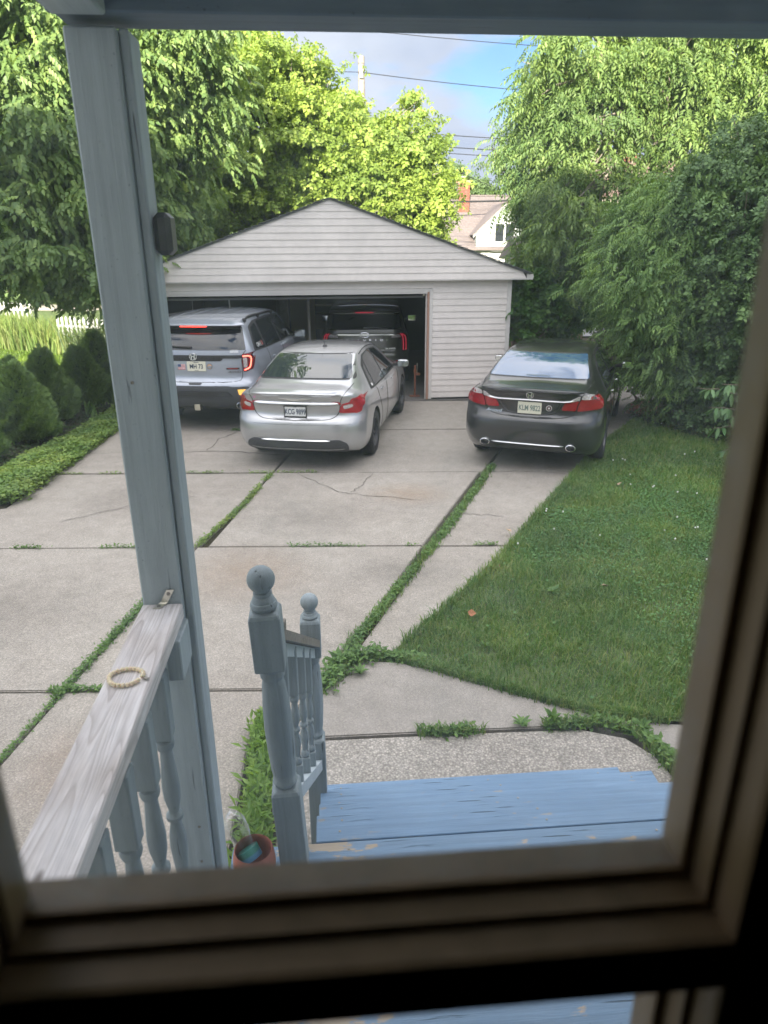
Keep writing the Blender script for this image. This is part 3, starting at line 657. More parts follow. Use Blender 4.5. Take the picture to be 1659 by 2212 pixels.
nt_.links.new(fr.outputs[0], m2.inputs[0]); nt_.links.new(m1.outputs[0], m2.inputs[1]); nt_.links.new(gl.outputs[0], m2.inputs[2]); nt_.links.new(m2.outputs[0], go.inputs[0])

door = thing('door', 'dark wooden back door with moulded glazing bars framing the whole view', 'door', (0, 0, 0), Y)
# profile: (y towards the camera decreases, distance from bar centre)
def bar_section(core):
    """half widths at depths, camera side first"""
    return [(.190, core), (.1925, core + .0008), (.2045, core + .0012), (.2055, core + .0046), (.2170, core + .0054), (.2180, core + .0095), (.234, core + .0108)]
def glaze_bar(p0, p1, core, name='glazing_bar'):
    """bar along x or z; p = (x, z) centre ends"""
    sec = bar_section(core); prof = [(w, y) for y, w in sec] + [(-w, y) for y, w in sec[::-1]]
    mb = MB(); n = len(prof); hor = abs(p1[0] - p0[0]) > abs(p1[1] - p0[1])
    vs_ = []
    for p in (p0, p1):
        for w, y in prof: vs_.append((p[0], y, p[1] + w) if hor else (p[0] + w, y, p[1]))
    fs = [(i, (i + 1) % n, n + (i + 1) % n, n + i) for i in range(n)] + [tuple(range(n))[::-1], tuple(range(n, 2 * n))]
    mb.add(vs_, fs); o = mb.build(name, M_dw, door)
    bm = bmesh.new(); bm.from_mesh(o.data); bmesh.ops.recalc_face_normals(bm, faces=bm.faces[:]); bm.to_mesh(o.data); bm.free()
    return o
CORE = .0125
VX = .1645            # centre of the vertical bar right of our pane
ZB = 2.580           # centre of the horizontal bar below our pane
XLF = -.131          # left stile edge
XRT = .425
ztop, zbot = 2.98, 2.06
for z in (ZB, 2.248): glaze_bar((XLF - .02, z), (XRT + .02, z), CORE)
glaze_bar((VX, ztop + .02), (VX, ZB + CORE + .0), CORE); glaze_bar((VX, ZB - CORE), (VX, 2.248 + CORE), CORE); glaze_bar((VX, 2.248 - CORE), (VX, zbot - .02), CORE)
def solid(name, lo, hi):
    mb = MB(); mb.box(lo, hi, .002); return mb.build(name, M_dw, door)
solid('stile', (DL, .190, DB + .03), (XLF, .231, DT)); solid('stile', (XRT, .190, DB + .03), (DR, .231, DT))
solid('top_rail', (XLF, .190, ztop), (XRT, .231, DT)); solid('lock_rail', (XLF, .190, 1.86), (XRT, .231, zbot)); solid('lower_panel', (XLF, .200, DB + .03), (XRT, .222, 1.86))
# stepped bead round the outer edge of the glazing
def bead(lo, hi): solid('bead', lo, hi)
bead((XLF, .2065, zbot), (XLF + .004, .228, ztop)); bead((XRT - .004, .2065, zbot), (XRT, .228, ztop))
ys_ = .2205
for x0, x1 in ((XLF, VX), (VX, XRT)):
    for z0, z1 in ((ZB, ztop), (2.248, ZB), (zbot, 2.248)):
        mb = MB(); mb.add([(x0 + .002, ys_, z0 + .002), (x1 - .002, ys_, z0 + .002), (x1 - .002, ys_, z1 - .002), (x0 + .002, ys_, z1 - .002)], [(0, 1, 2, 3)])
        mb.build('glass_pane', M_glass, door)

# --- deck and steps
DZ = .92
deck = thing('porch_deck', 'grey-blue painted plank porch deck with peeling paint below the door', 'deck', (0, 0, 0), Y)
def plank(parent, x0, x1, y0, y1, z, th=.038, mat=M_deck, name='plank'):
    cx, cy_ = (x0 + x1) / 2, (y0 + y1) / 2
    me = MB().box((-(x1 - x0) / 2, -(y1 - y0) / 2, -th), ((x1 - x0) / 2, (y1 - y0) / 2, 0), .003).mesh(name, mat)
    o = link_mesh(name, me, parent); o.location = (cx, cy_, z); return o
yy = 1.905; k = 0
while yy > .32:
    y0 = max(.305, yy - .139)
    plank(deck, -.375 - .015 * (k % 2), 2.3, y0, yy, DZ + random.uniform(-.001, .001)); yy = y0 - .006; k += 1
mb = MB()
for y in (1.84,): mb.box((-.33, y, .76), (2.28, y + .04, DZ - .039))
mb.box((-.33, .31, .70), (-.29, 1.84, DZ - .039)); mb.box((2.24, .31, .70), (2.28, 1.84, DZ - .039))
for x in (-.29, .9, 2.2): mb.box((x, 1.75, -.02), (x + .09, 1.84, .76))
mb.build('frame', M_py, deck)
def screw_heads(parent, pts):
    for x, y, z in pts:
        mb = MB(); mb.lathe([(.0045, 0), (.0045, .0012), (.002, .0016), (0, .0006)], (0, 0, 0), 8); o = mb.build('screw', M_screw, parent); o.location = (x, y, z)
screw_heads(deck, [(.02, 1.87, DZ + .0015), (.02, 1.80, DZ + .0015), (1.1, 1.86, DZ + .0015)])

stairs = thing('porch_steps', 'grey-blue painted wooden steps leading down from the porch deck', 'steps', (0, 0, 0), Y)
NY = [1.905, 2.225, 2.485, 2.772, 3.020]; TZ = [.92, .736, .552, .368, .184]
for i in range(1, 5):
    y0, y1, z = NY[i - 1] + (.012 if i == 1 else -.02), NY[i], TZ[i]
    xl = -.10 if i != 4 else -.10; xr = 1.66 if i < 3 else 1.50
    if i == 3: xr = 1.56
    w = (y1 - y0 - .006) * (.5 if i != 1 else .55); w2 = y1 - y0 - .006 - w
    tr_ = bpy.data.objects.new('tread', None); col.objects.link(tr_); tr_.parent = stairs
    plank(tr_, xl, xr, y0, y0 + w, z - .0015, mat=M_step); plank(tr_, xl + random.uniform(-.006, .006), xr + random.uniform(-.01, .01), y1 - w2, y1, z + .001, mat=M_step)
    screw_heads(tr_, [(xl + .10, y1 - .035, z + .002), (xl + .09, y1 - .09, z + .002), (.78, y1 - .04, z + .002), (.80, y1 - .10, z + .002), (xr - .12, y1 - .04, z + .002)])
for x in (-.06, .72, 1.40):
    mb = MB()
    pts = []
    for i in range(1, 5): pts += [(NY[i - 1] - .05, TZ[i] - .04), (NY[i] - .05, TZ[i] - .04)]
    pts += [(NY[4] - .05, 0), (NY[4] - .30, 0), (NY[0] - .05, .55)]
    n = len(pts); vs_ = [(x, a, c) for a, c in pts] + [(x + .038, a, c) for a, c in pts]
    mb.add(vs_, [tuple(range(n)), tuple(range(n, 2 * n))[::-1]] + [(i, n + i, n + (i + 1) % n, (i + 1) % n) for i in range(n)]); mb.build('stringer', M_py, stairs)

# --- turned newel posts
def newel(name, x, y, zbase, zblock_top, zoff, label, mat=M_pn):
    """zoff: z of the ball centre"""
    t = thing(name, label, 'newel post', (0, 0, 0), Y, 'turned newel posts of the steps'); p = hw(x, y, zbase); t.location = p
    zb = zoff - zbase
    h = .0445
    def block(z0, z1, nm):
        ch = .016
        prof = [(h, z0 + .0), (h, z1 - ch), (h - .011, z1)]
        vs_ = []; N_ = 6
        # square block with scooped (chamfered) top corners
        ring = lambda w, z, c: [(-w + c, -w, z), (w - c, -w, z), (w, -w + c, z), (w, w - c, z), (w - c, w, z), (-w + c, w, z), (-w, w - c, z), (-w, -w + c, z)]
        vs_ = ring(h - .002, z0, .003) + ring(h, z0 + .004, .003) + ring(h, z1 - ch, .003) + ring(h - .004, z1 - .006, .004) + ring(h - .012, z1, .006)
        fs = [tuple(range(8))[::-1], tuple(range(32, 40))]
        for r in range(4):
            for k in range(8): fs.append((r * 8 + k, r * 8 + (k + 1) % 8, (r + 1) * 8 + (k + 1) % 8, (r + 1) * 8 + k))
        MB().add(vs_, fs).build(nm, mat, t)
    FS = 1.15 if zoff > 1.6 else .75; zt1 = zb - .0395 - .046 * FS; zt0 = zt1 - .19; zl1 = zblock_top - zbase
    block(0, zl1, 'base_block'); block(zt0, zt1, 'upper_block')
    # scooped lower end of the upper block
    MB().lathe([(.034, zt0 - .012), (.0435, zt0 + .001)], n=24).build('scoop', mat, t, True)
    H_ = zt0 - zl1
    body = [(.030, 0), (.036, .010), (.0395, .020), (.036, .032), (.0345, .036), (.0385, .06), (.0425, H_ * .35), (.0435, H_ * .5), (.041, H_ * .68), (.035, H_ * .85), (.0305, H_ - .045), (.031, H_ - .042), (.036, H_ - .034), (.0365, H_ - .024), (.033, H_ - .012), (.033, H_)]
    MB().lathe([(r, zl1 + z) for r, z in body], n=32).build('turned_shaft', mat, t, True, 30)
    fin = [(.020, 0), (.036, .003), (.0395, .012), (.036, .021), (.033, .023), (.030, .032), (.024, .038), (.0265, .041), (.0265, .048), (.021, .050)]
    Rb = .0395
    fin2 = [(r, zt1 - .001 + z * FS) for r, z in fin]
    ball = [(Rb * math.sin(a), zb - Rb * math.cos(a)) for a in [math.pi * (i + 3.4) / 17.4 for i in range(15)]]
    MB().lathe(fin2 + ball[1:], n=36).build('ball_finial', mat, t, True, 25)
    return t
nw = newel('newel_post', -.160, 1.832, DZ + .001, 1.258, 1.985, 'turned blue-grey newel post with ball top standing on the deck edge')
nw.rotation_euler = (R(1.6), R(-2.3), Y)
newel('newel_post', -.112, 2.800, .0, .675, 1.385, 'lower newel post with ball top at the foot of the steps')

# --- stair railing between the newels
sr = thing('stair_railing', 'weathered stair rail with thin turned balusters between the two newel posts', 'railing', (0, 0, 0), Y)
ya, yb = 1.845, 2.756; xa, xb = -.195, -.114
def lerp(a, b, t): return a + (b - a) * t
def srail(nm, za, zb_, w, th, mat, y0=ya, y1=yb):
    mb = MB(); vs_ = []
    for y, z, x in ((y0, za, lerp(xa, xb, (y0 - ya) / (yb - ya))), (y1, zb_, lerp(xa, xb, (y1 - ya) / (yb - ya)))):
        vs_ += [(x - w / 2, y, z - th), (x + w / 2, y, z - th), (x + w / 2, y, z), (x - w / 2, y, z)]
    mb.add(vs_, [(0, 1, 2, 3), (7, 6, 5, 4), (0, 4, 5, 1), (1, 5, 6, 2), (2, 6, 7, 3), (3, 7, 4, 0)]); return mb.build(nm, mat, sr)
srail('top_rail', 1.800, 1.215, .086, .036, M_rail2)
srail('under_rail', 1.760, 1.175, .038, .05, M_pz)
srail('bottom_rail', 1.17, .565, .060, .058, M_py)
srail('rail_end', 1.815, 1.806, .086, .034, M_rail2, ya, ya + .05)
def baluster(parent, x, y, z0, z1, w, mat=M_pn, top=.17, bot=.12, mid=.5):
    """square ends, turned middle with a bead"""
    H_ = z1 - z0; h = w / 2
    o = bpy.data.objects.new('baluster', None); col.objects.link(o); o.parent = parent; o.location = (x, y, z0)
    MB().box((-h, -h, 0), (h, h, bot), .003).build('square_foot', mat, o); MB().box((-h, -h, H_ - top), (h, h, H_), .003).build('square_head', mat, o)
    T = H_ - top - bot; r = h
    prof = [(r * .6, 0), (r * .95, .008), (r * 1.0, .018), (r * .85, .030), (r * .62, .034), (r * .70, .06), (r * .95, T * .30), (r * .88, T * .38), (r * .55, T * .5 - .016), (r * .58, T * .5 - .013), (r * .92, T * .5 - .005), (r * .92, T * .5 + .005), (r * .58, T * .5 + .013),
            (r * .55, T * .5 + .016), (r * .88, T * .62), (r * .95, T * .70), (r * .70, T - .06), (r * .62, T - .034), (r * .85, T - .030), (r * 1.0, T - .018), (r * .95, T - .008), (r * .6, T)]
    MB().lathe([(a, bot + b) for a, b in prof], n=16).build('turned_shaft', mat, o, True, 35)
for i, f in enumerate((.16, .38, .60, .80)):
    y = lerp(ya, yb, f); x = lerp(xa, xb, f)
    baluster(sr, x + .006, y, lerp(1.17, .565, f) - .004, lerp(1.745, 1.16, f), .036, top=.19, bot=.09)

# --- porch post, beam, roof
post = thing('porch_post', 'tall blue-grey painted porch post carrying the porch beam', 'post', hw(-.400, 1.560, 0), Y)
MB().box((-.046, -.046, 0), (.046, .046, 3.217), .004).build('shaft', M_pz, post)
MB().box((.0465, -.030, .0), (.0655, .050, 3.217), .003).build('side_board', M_pz, post)
for z, dx in ((2.585, -.004), (1.40, .02), (1.28, .015)):
    mb = MB(); mb.lathe([(.004, 0), (.0035, .0016), (0, .0005)], (0, 0, 0), 8, mat=Matrix.Rotation(R(90), 4, 'X')); o = mb.build('screw', M_screw, post); o.location = (dx, -.0465, z)
M_ceil = simple('white_ceiling_paint', (.78, .78, .76), .6)
roof = thing('porch_roof', 'dark painted porch beam and ceiling above the door', 'porch roof', (0, 0, 0), Y)
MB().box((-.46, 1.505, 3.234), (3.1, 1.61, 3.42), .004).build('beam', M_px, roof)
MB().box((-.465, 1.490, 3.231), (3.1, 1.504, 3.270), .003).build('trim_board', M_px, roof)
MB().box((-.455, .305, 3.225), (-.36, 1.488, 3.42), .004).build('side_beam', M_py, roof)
for i in range(10):
    MB().box((-.60, .31 + i * .165, 3.422), (3.2, .31 + i * .165 + .16, 3.44), .002).build('ceiling_board', M_ceil, roof)
MB().box((-.62, .305, 3.441), (3.22, 1.98, 3.50), .004).build('roof_deck', M_roofg, roof)
o = MB().box((-.012, -.032, -.040), (.022, .032, .040), .010).build('camera_box', M_black); o.location = hw(-.400 + .0665 + .012, 1.575, 2.873); o.rotation_euler = (0, 0, Y)
tag(o, 'small black plastic box fixed to the right side of the porch post', 'box')

# --- side railing (near left)
rail = thing('porch_railing', 'side railing with pale weathered flat top rail and turned painted balusters', 'railing', (0, 0, 0), Y)
def plank_y(parent, name, x0, x1, y0, y1, z0, z1, mat, ch=.003):
    cx, cy_, cz = (x0 + x1) / 2, (y0 + y1) / 2, (z0 + z1) / 2
    o = MB().box((x0 - cx, y0 - cy_, z0 - cz), (x1 - cx, y1 - cy_, z1 - cz), ch).build(name, mat, parent); o.location = (cx, cy_, cz); return o
plank_y(rail, 'top_rail', -.446, -.354, .305, 1.512, 2.032, 2.070, M_rail)
plank_y(rail, 'under_rail', -.418, -.380, .305, 1.512, 1.972, 2.031, M_py)
plank_y(rail, 'end_block', -.379, -.345, 1.40, 1.51, 1.93, 2.031, M_pz)
plank_y(rail, 'bottom_rail', -.420, -.378, .305, 1.512, .985, 1.045, M_py)
for y in (1.375, 1.22, 1.065, .91, .755, .60, .445):
    baluster(rail, -.399, y, 1.046, 1.971, .044, top=.17, bot=.30)
# --- zinc corner bracket
br = thing('corner_bracket', 'bent zinc bracket screwed to the post and the top rail', 'bracket', hw(-.398, 1.512, 2.0705), Y + R(-0))
mb = MB(); w = .0085; a = R(20)
prof = [(0, -.026, .0005), (0, -.006, .0008), (.001, -.0015, .004), (.002, -.0012, .012), (.004, -.0012, .036)]
vs_ = []
for dx, y, z in prof:
    sx = z * .55 - (-.001 - y) * .45
    vs_ += [(sx - w, y, z), (sx + w, y, z), (sx + w, y + .0001, z + .0018 if z < .002 else z), (sx - w, y + .0001, z + .0018 if z < .002 else z)]
    if z >= .002: vs_[-2] = (sx + w, y - .0018, z); vs_[-1] = (sx - w, y - .0018, z)
n = len(prof); fs = [(0, 1, 2, 3), (4 * n - 1, 4 * n - 2, 4 * n - 3, 4 * n - 4)]
for i in range(n - 1):
    for k in range(4): fs.append((4 * i + k, 4 * i + (k + 1) % 4, 4 * i + 4 + (k + 1) % 4, 4 * i + 4 + k))
o = mb.add(vs_, fs).build('plate', M_zinc, br); bm = bmesh.new(); bm.from_mesh(o.data); bmesh.ops.recalc_face_normals(bm, faces=bm.faces[:]); bm.to_mesh(o.data); bm.free()
o = MB().lathe([(.0045, 0), (.0042, .0012), (.0015, .0016), (0, .0008)], (0, 0, 0), 12).build('screw', M_screw, br); o.location = (-.007, -.018, .0026)
o = MB().lathe([(.0045, 0), (.0042, .0012), (.0015, .0016), (0, .0008)], (0, 0, 0), 12, mat=Matrix.Rotation(R(90), 4, 'X')).build('screw', M_screw, br); o.location = (.0145, -.0032, .026)

# --- bead bracelet on the rail
M_bead, nt_, b_ = new_mat('amber_beads'); geo = nt_.nodes.new('ShaderNodeNewGeometry'); r_ = ramp(nt_, [(0, (.75, .42, .15)), (.5, (.88, .66, .36)), (1, (.93, .84, .66))])
nt_.links.new(geo.outputs['Random Per Island'], r_.inputs[0]); nt_.links.new(r_.outputs[0], b_.inputs['Base Color']); b_.inputs['Roughness'].default_value = .25
b_.inputs['Subsurface Weight'].default_value = .3; b_.inputs['Subsurface Radius'].default_value = (.01, .006, .003)
brc = thing('bracelet', 'bracelet of pale amber beads lying on the railing', 'bracelet', hw(-.406, 1.205, 2.0705), Y)
for k in range(25):
    a = 2 * math.pi * k / 25
    if k == 24: continue
    x = .0315 * math.cos(a) * (1 + .05 * math.sin(3 * a)); y = .0285 * math.sin(a)
    prof = [(0, -.0042), (.0032, -.0034), (.0047, -.001), (.0047, .001), (.0032, .0034), (0, .0042)]
    o = MB().lathe(prof, (0, 0, 0), 10).build('bead', M_bead, brc, True); o.location = (x, y, .0040); o.rotation_euler = (R(90), 0, a)
o = MB().box((-.002, -.0035, 0), (.010, .0035, .003), .001).build('tag', M_screw, brc); o.location = (.035, -.004, .001); o.rotation_euler = (0, 0, -.4)

# --- terracotta pot with a crushed water bottle, small board under it
M_pot, nt_, b_ = new_mat('terracotta'); g = noise(nt_, mapped(nt_), 30, 4); r_ = ramp(nt_, [(.3, (.30, .095, .065)), (.7, (.38, .13, .09))]); nt_.links.new(g.outputs['Fac'], r_.inputs[0]); nt_.links.new(r_.outputs[0], b_.inputs['Base Color']); b_.inputs['Roughness'].default_value = .6
pot = thing('flower_pot', 'small rounded terracotta pot on the deck holding a plastic bottle', 'pot', hw(-.282, 1.752, DZ + .002), Y)
MB().lathe([(r * 1.10, z * 1.45) for r, z in [(.034, 0), (.046, .012), (.056, .035), (.061, .060), (.060, .080), (.056, .098), (.0535, .103), (.0515, .101), (.0525, .090), (.055, .07), (.050, .03), (.030, .012), (0, .010)]], n=40).build('body', M_pot, pot, True, 50)
M_pet = bpy.data.materials.new('clear_plastic'); M_pet.use_nodes = True; nt_ = M_pet.node_tree; nt_.nodes.clear()
go = nt_.nodes.new('ShaderNodeOutputMaterial'); tr = nt_.nodes.new('ShaderNodeBsdfTransparent'); tr.inputs[0].default_value = (.90, .92, .92, 1)
gl = nt_.nodes.new('ShaderNodeBsdfGlossy'); gl.inputs['Roughness'].default_value = .05; gl.inputs[0].default_value = (1, 1, 1, 1)
lw = nt_.nodes.new('ShaderNodeLayerWeight'); lw.inputs[0].default_value = .35; m2 = nt_.nodes.new('ShaderNodeMixShader')
bn = noise(nt_, mapped(nt_), 90, 3); bmp = nt_.nodes.new('ShaderNodeBump'); bmp.inputs['Strength'].default_value = 1; bmp.inputs['Distance'].default_value = .004
nt_.links.new(bn.outputs['Fac'], bmp.inputs['Height']); nt_.links.new(bmp.outputs[0], gl.inputs['Normal']); nt_.links.new(bmp.outputs[0], lw.inputs['Normal'])
nt_.links.new(lw.outputs['Facing'], m2.inputs[0]); nt_.links.new(tr.outputs[0], m2.inputs[1]); nt_.links.new(gl.outputs[0], m2.inputs[2]); nt_.links.new(m2.outputs[0], go.inputs[0])
M_lab, nt_, b_ = new_mat('bottle_label'); g = mapped(nt_, space='Object'); sp = nt_.nodes.new('ShaderNodeSeparateXYZ'); nt_.links.new(g, sp.inputs[0])
r_ = ramp(nt_, [(0, (.75, .78, .8)), (.12, (.05, .22, .5)), (.45, (.08, .35, .6)), (.55, (.04, .32, .28)), (.9, (.05, .35, .3)), (1, (.8, .85, .85))])
mr = nt_.nodes.new('ShaderNodeMapRange'); mr.inputs[1].default_value = .025; mr.inputs[2].default_value = .072; nt_.links.new(sp.outputs[2], mr.inputs[0]); nt_.links.new(mr.outputs[0], r_.inputs[0]); nt_.links.new(r_.outputs[0], b_.inputs['Base Color']); b_.inputs['Roughness'].default_value = .35
bot = thing('plastic_bottle', 'crushed clear plastic water bottle with blue-green label stuck in the terracotta pot', 'bottle', hw(-.282, 1.752, DZ + .062), Y)
bt = bpy.data.objects.new('body', None)
prof = [(.010, .0), (.026, .003), (.031, .012), (.031, .07), (.030, .085), (.027, .095), (.029, .105), (.034, .125), (.036, .145), (.034, .158), (.022, .170), (.012, .176), (.0, .178)]
mb = MB().lathe(prof, n=28)
mt = Matrix.Translation((.008, .004, -.004)) @ Matrix.Rotation(R(-30), 4, 'Y') @ Matrix.Rotation(R(-24), 4, 'X') @ Matrix.Scale(1.15, 4)
rs = random.Random(3)
def crush(p):
    f = max(0, min(1, (p.z - .06) / .05)); n = math.sin(p.z * 160 + p.x * 90) * math.cos(p.y * 130 - p.z * 70)
    return Vector((p.x * (1 + .14 * f * n), p.y * (1 - .22 * f * (1 if p.x > 0 else .4) + .10 * f * n), p.z + .004 * f * math.sin(p.x * 150)))
mb.v = [tuple(crush(Vector(p))) for p in mb.v]
o = mb.build('shell', M_pet, bot, True); o.matrix_local = mt
o = MB().lathe([(.0316, .034), (.0316, .066)], n=28).build('label', M_lab, bot, True); o.matrix_local = mt
# ================================================================== GARAGE
GY = R(5.5)
GORG = Vector((-.93, 13.62, 0))
garage = thing('garage', 'detached two-car garage with pale grey lap siding, open door and low gable roof', 'garage', GORG, GY)
def vinyl(name, c):
    m, nt, b = new_mat(name); n1 = noise(nt, mapped(nt), 1.2, 5); r_ = ramp(nt, [(.3, tuple(v * .90 for v in c)), (.7, tuple(v * 1.04 for v in c))]); nt.links.new(n1.outputs['Fac'], r_.inputs[0])
    n2 = noise(nt, mapped(nt, (1, 1, 1)), 9, 4); r2 = ramp(nt, [(.35, (.96, .96, .96)), (.65, (1.03, 1.03, 1.03))]); nt.links.new(n2.outputs['Fac'], r2.inputs[0])
    nt.links.new(mixc(nt, 1, r_.outputs[0], r2.outputs[0], 'MULTIPLY'), b.inputs['Base Color']); b.inputs['Roughness'].default_value = .42; return m
M_vinyl = vinyl('garage_vinyl', (.80, .75, .72))
M_trim = simple('white_trim', (.66, .64, .62), .5)
M_rust = simple('weathered_jamb', (.40, .25, .19), .8)
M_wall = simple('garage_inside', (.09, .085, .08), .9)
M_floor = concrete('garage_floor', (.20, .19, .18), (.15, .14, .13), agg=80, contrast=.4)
M_sh = soil_mat('roof_shingle', (.16, .17, .17), (.20, .21, .21), (.25, .26, .26), 2)
WL, WR, DLg, DRg = -3.42, 3.36, -3.18, 1.80
EZ = 2.255; PZ = 3.615; EX = 3.66; DTOP = 2.02
CO = .1155
def course(parent, x0, x1, z, xa=None, xb=None, h=CO, y=0., name='siding_board'):
    """one lap course: bottom edge stands proud"""
    x0t, x1t = (x0 if xa is None else xa), (x1 if xb is None else xb)
    me = MB().add([(x0, y - .014, z), (x1, y - .014, z), (x1t, y - .004, z + h), (x0t, y - .004, z + h), (x0, y + .004, z - .001), (x1, y + .004, z - .001), (x1t, y + .004, z + h), (x0t, y + .004, z + h)],
                  [(0, 1, 2, 3), (4, 5, 1, 0), (7, 6, 5, 4), (3, 2, 6, 7), (0, 3, 7, 4), (1, 5, 6, 2)]).mesh(name, M_vinyl)
    return link_mesh(name, me, parent)
fw = bpy.data.objects.new('front_wall', None); col.objects.link(fw); fw.parent = garage
z = .055; 
while z + CO < EZ + .01:
    course(fw, DRg + .075, WR - .075, z); z += CO
z = DTOP + .075
while z < EZ - .02:
    course(fw, WL + .07, DRg + .073, z + .001, h=min(CO, EZ - z)); z += CO
z = .055
while z + CO < DTOP + .05: course(fw, WL + .07, DLg - .075, z); z += CO
# gable: projects over the door
gb = bpy.data.objects.new('gable', None); col.objects.link(gb); gb.parent = garage
GYo = -.13
halfw = lambda zz: max(.02, EX * (PZ - .012 - zz) / (PZ - EZ - .085)) if zz > EZ + .085 else EX
z = EZ
while z < PZ - .03:
    h = min(CO, PZ - .025 - z); a, b_ = halfw(z) - .01, halfw(z + h) - .01
    a = min(a, EX - .06); b_ = min(b_, EX - .06)
    course(gb, -a, a, z, -b_, b_, h=h, y=GYo); z += CO
MB().add([(-EX + .06, GYo + .005, EZ), (EX - .06, GYo + .005, EZ), (EX - .06, GYo + .005, EZ + .09), (0, GYo + .005, PZ - .02), (-EX + .06, GYo + .005, EZ + .09)], [(0, 1, 2, 3, 4), (4, 3, 2, 1, 0)]).build('gable_back', M_wall, gb)
MB().box((-EX + .05, GYo - .012, EZ - .018), (EX - .05, .10, EZ - .003)).build('soffit', M_trim, gb)
# corner posts and door casing
mbc = lambda nm, lo, hi, m: MB().box(lo, hi, .003).build(nm, m, garage)
mbc('corner_post', (WR - .073, -.022, .04), (WR + .004, .06, EZ - .02), M_trim); mbc('corner_post', (WL - .004, -.022, .04), (WL + .068, .06, EZ - .02), M_trim)
mbc('door_casing', (DRg + .012, -.024, .03), (DRg + .073, .02, DTOP + .07), M_trim); mbc('door_casing', (DLg - .073, -.024, .03), (DLg - .012, .02, DTOP + .07), M_trim)
mbc('door_casing', (DLg - .010, -.024, DTOP + .012), (DRg + .010, .02, DTOP + .072), M_trim)
mbc('door_jamb', (DRg - .03, -.018, .02), (DRg + .0115, .13, DTOP + .01), M_rust); mbc('door_jamb', (DLg - .0115, -.018, .02), (DLg + .03, .13, DTOP + .01), M_rust)
mbc('door_stop', (DRg - .055, .02, .02), (DRg - .031, .05, DTOP), M_trim)
mbc('door_head', (DLg + .031, -.018, DTOP - .02), (DRg - .031, .13, DTOP + .011), M_trim)
# shell
D_ = 6.9
mb = MB()
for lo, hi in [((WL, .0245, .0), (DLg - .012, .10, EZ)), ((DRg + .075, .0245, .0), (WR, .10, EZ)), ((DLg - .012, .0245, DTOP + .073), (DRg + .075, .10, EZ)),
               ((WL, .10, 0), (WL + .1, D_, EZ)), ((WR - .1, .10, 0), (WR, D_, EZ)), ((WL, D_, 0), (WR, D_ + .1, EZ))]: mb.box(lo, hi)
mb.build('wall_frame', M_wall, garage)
for s in (-1, 1):
    xx = WR + .003 if s > 0 else WL - .003
    mb = MB(); mb.box((min(xx, xx + s * .01), .06, .05), (max(xx, xx + s * .01), D_ + .1, EZ)); mb.build('side_siding', M_vinyl, garage)
mb = MB()
mb.box((WL, -.05, -.09), (WR, D_ + .12, .012)); mb.build('floor_slab', M_floor, garage)
for s in (-1, 1):     # roof planes
    mb = MB(); a = [(0, PZ + .0), (s * EX, EZ + .095)]
    y0, y1 = GYo - .03, D_ + .3
    vs_ = [(0, y0, PZ - .02), (s * EX, y0, EZ + .070), (s * EX, y1, EZ + .070), (0, y1, PZ - .02), (0, y0, PZ + .004), (s * EX, y0, EZ + .094), (s * EX, y1, EZ + .094), (0, y1, PZ + .004)]
    fs = [(0, 1, 2, 3), (7, 6, 5, 4), (0, 4, 5, 1), (1, 5, 6, 2), (2, 6, 7, 3), (3, 7, 4, 0)]
    if s < 0: fs = [f[::-1] for f in fs]
    rf = mb.add(vs_, fs).build('roof_plane', M_sh, garage)
    n = 30; sl_ = Vector((s * EX, 0, EZ + .094 - PZ - .004)); ln = sl_.length; dr = sl_.normalized(); up_ = Vector((-dr.z * s, 0, dr.x * s)); up_ = Vector((abs(dr.z) * s, 0, abs(dr.x)))
    for k in range(n):   # rake shingles overlapping down the slope
        t0 = k / n * ln; t1 = (k + 1.18) / n * ln; w = random.uniform(-.012, .012)
        p = Vector((0, 0, PZ + .004)) + dr * t0; q = Vector((0, 0, PZ + .004)) + dr * t1
        th = .007; l0, l1 = .004, .016 + random.uniform(0, .006)
        ya_, yb_ = y0 - .025 + w, y0 + .28
        V = []
        for pt, lf in ((p, l0), (q, l1)):
            for yy_ in (ya_, yb_):
                V += [pt + up_ * (lf) + Vector((0, yy_, 0)), pt + up_ * (lf + th) + Vector((0, yy_, 0))]
        MB().add(V, [(0, 2, 3, 1), (4, 5, 7, 6), (0, 1, 5, 4), (2, 6, 7, 3), (1, 3, 7, 5), (0, 4, 6, 2)]).build('shingle', M_sh, rf)
mbc('fascia_end', (EX - .055, GYo - .02, EZ - .02), (EX + .06, GYo + .06, EZ + .075), M_trim)
gt = MB().tube([(EX + .03, GYo, EZ + .03), (EX + .03, D_, EZ + .03)], .05, 8).build('gutter', M_trim, garage)
# inside: rafters, raised door, opener strap, posts, panels
M_lum = simple('old_lumber', (.16, .12, .08), .85); M_ply = simple('plywood', (.42, .30, .13), .75)
for i in range(7): mbc('ceiling_joist', (WL + .1, .9 + i * .9, EZ - .16), (WR - .1, .94 + i * .9, EZ - .02), M_lum)
rd = [mbc('raised_door_panel', (DLg + .05, .35 + i * .56, DTOP - .115), (DRg - .05, .90 + i * .56, DTOP - .075), simple('door_panel_paint', (.30, .30, .30), .5) if i == 0 else bpy.data.materials['door_panel_paint']) for i in range(4)]
mbc('door_track', (DLg + .06, .12, DTOP - .07), (DLg + .10, 2.8, DTOP - .03), M_zinc); mbc('door_track', (DRg - .10, .12, DTOP - .07), (DRg - .06, 2.8, DTOP - .03), M_zinc)
mbc('support_post', (-.47, 1.15, .013), (-.42, 1.20, DTOP - .12), simple('pole_paint', (.30, .28, .25), .6))
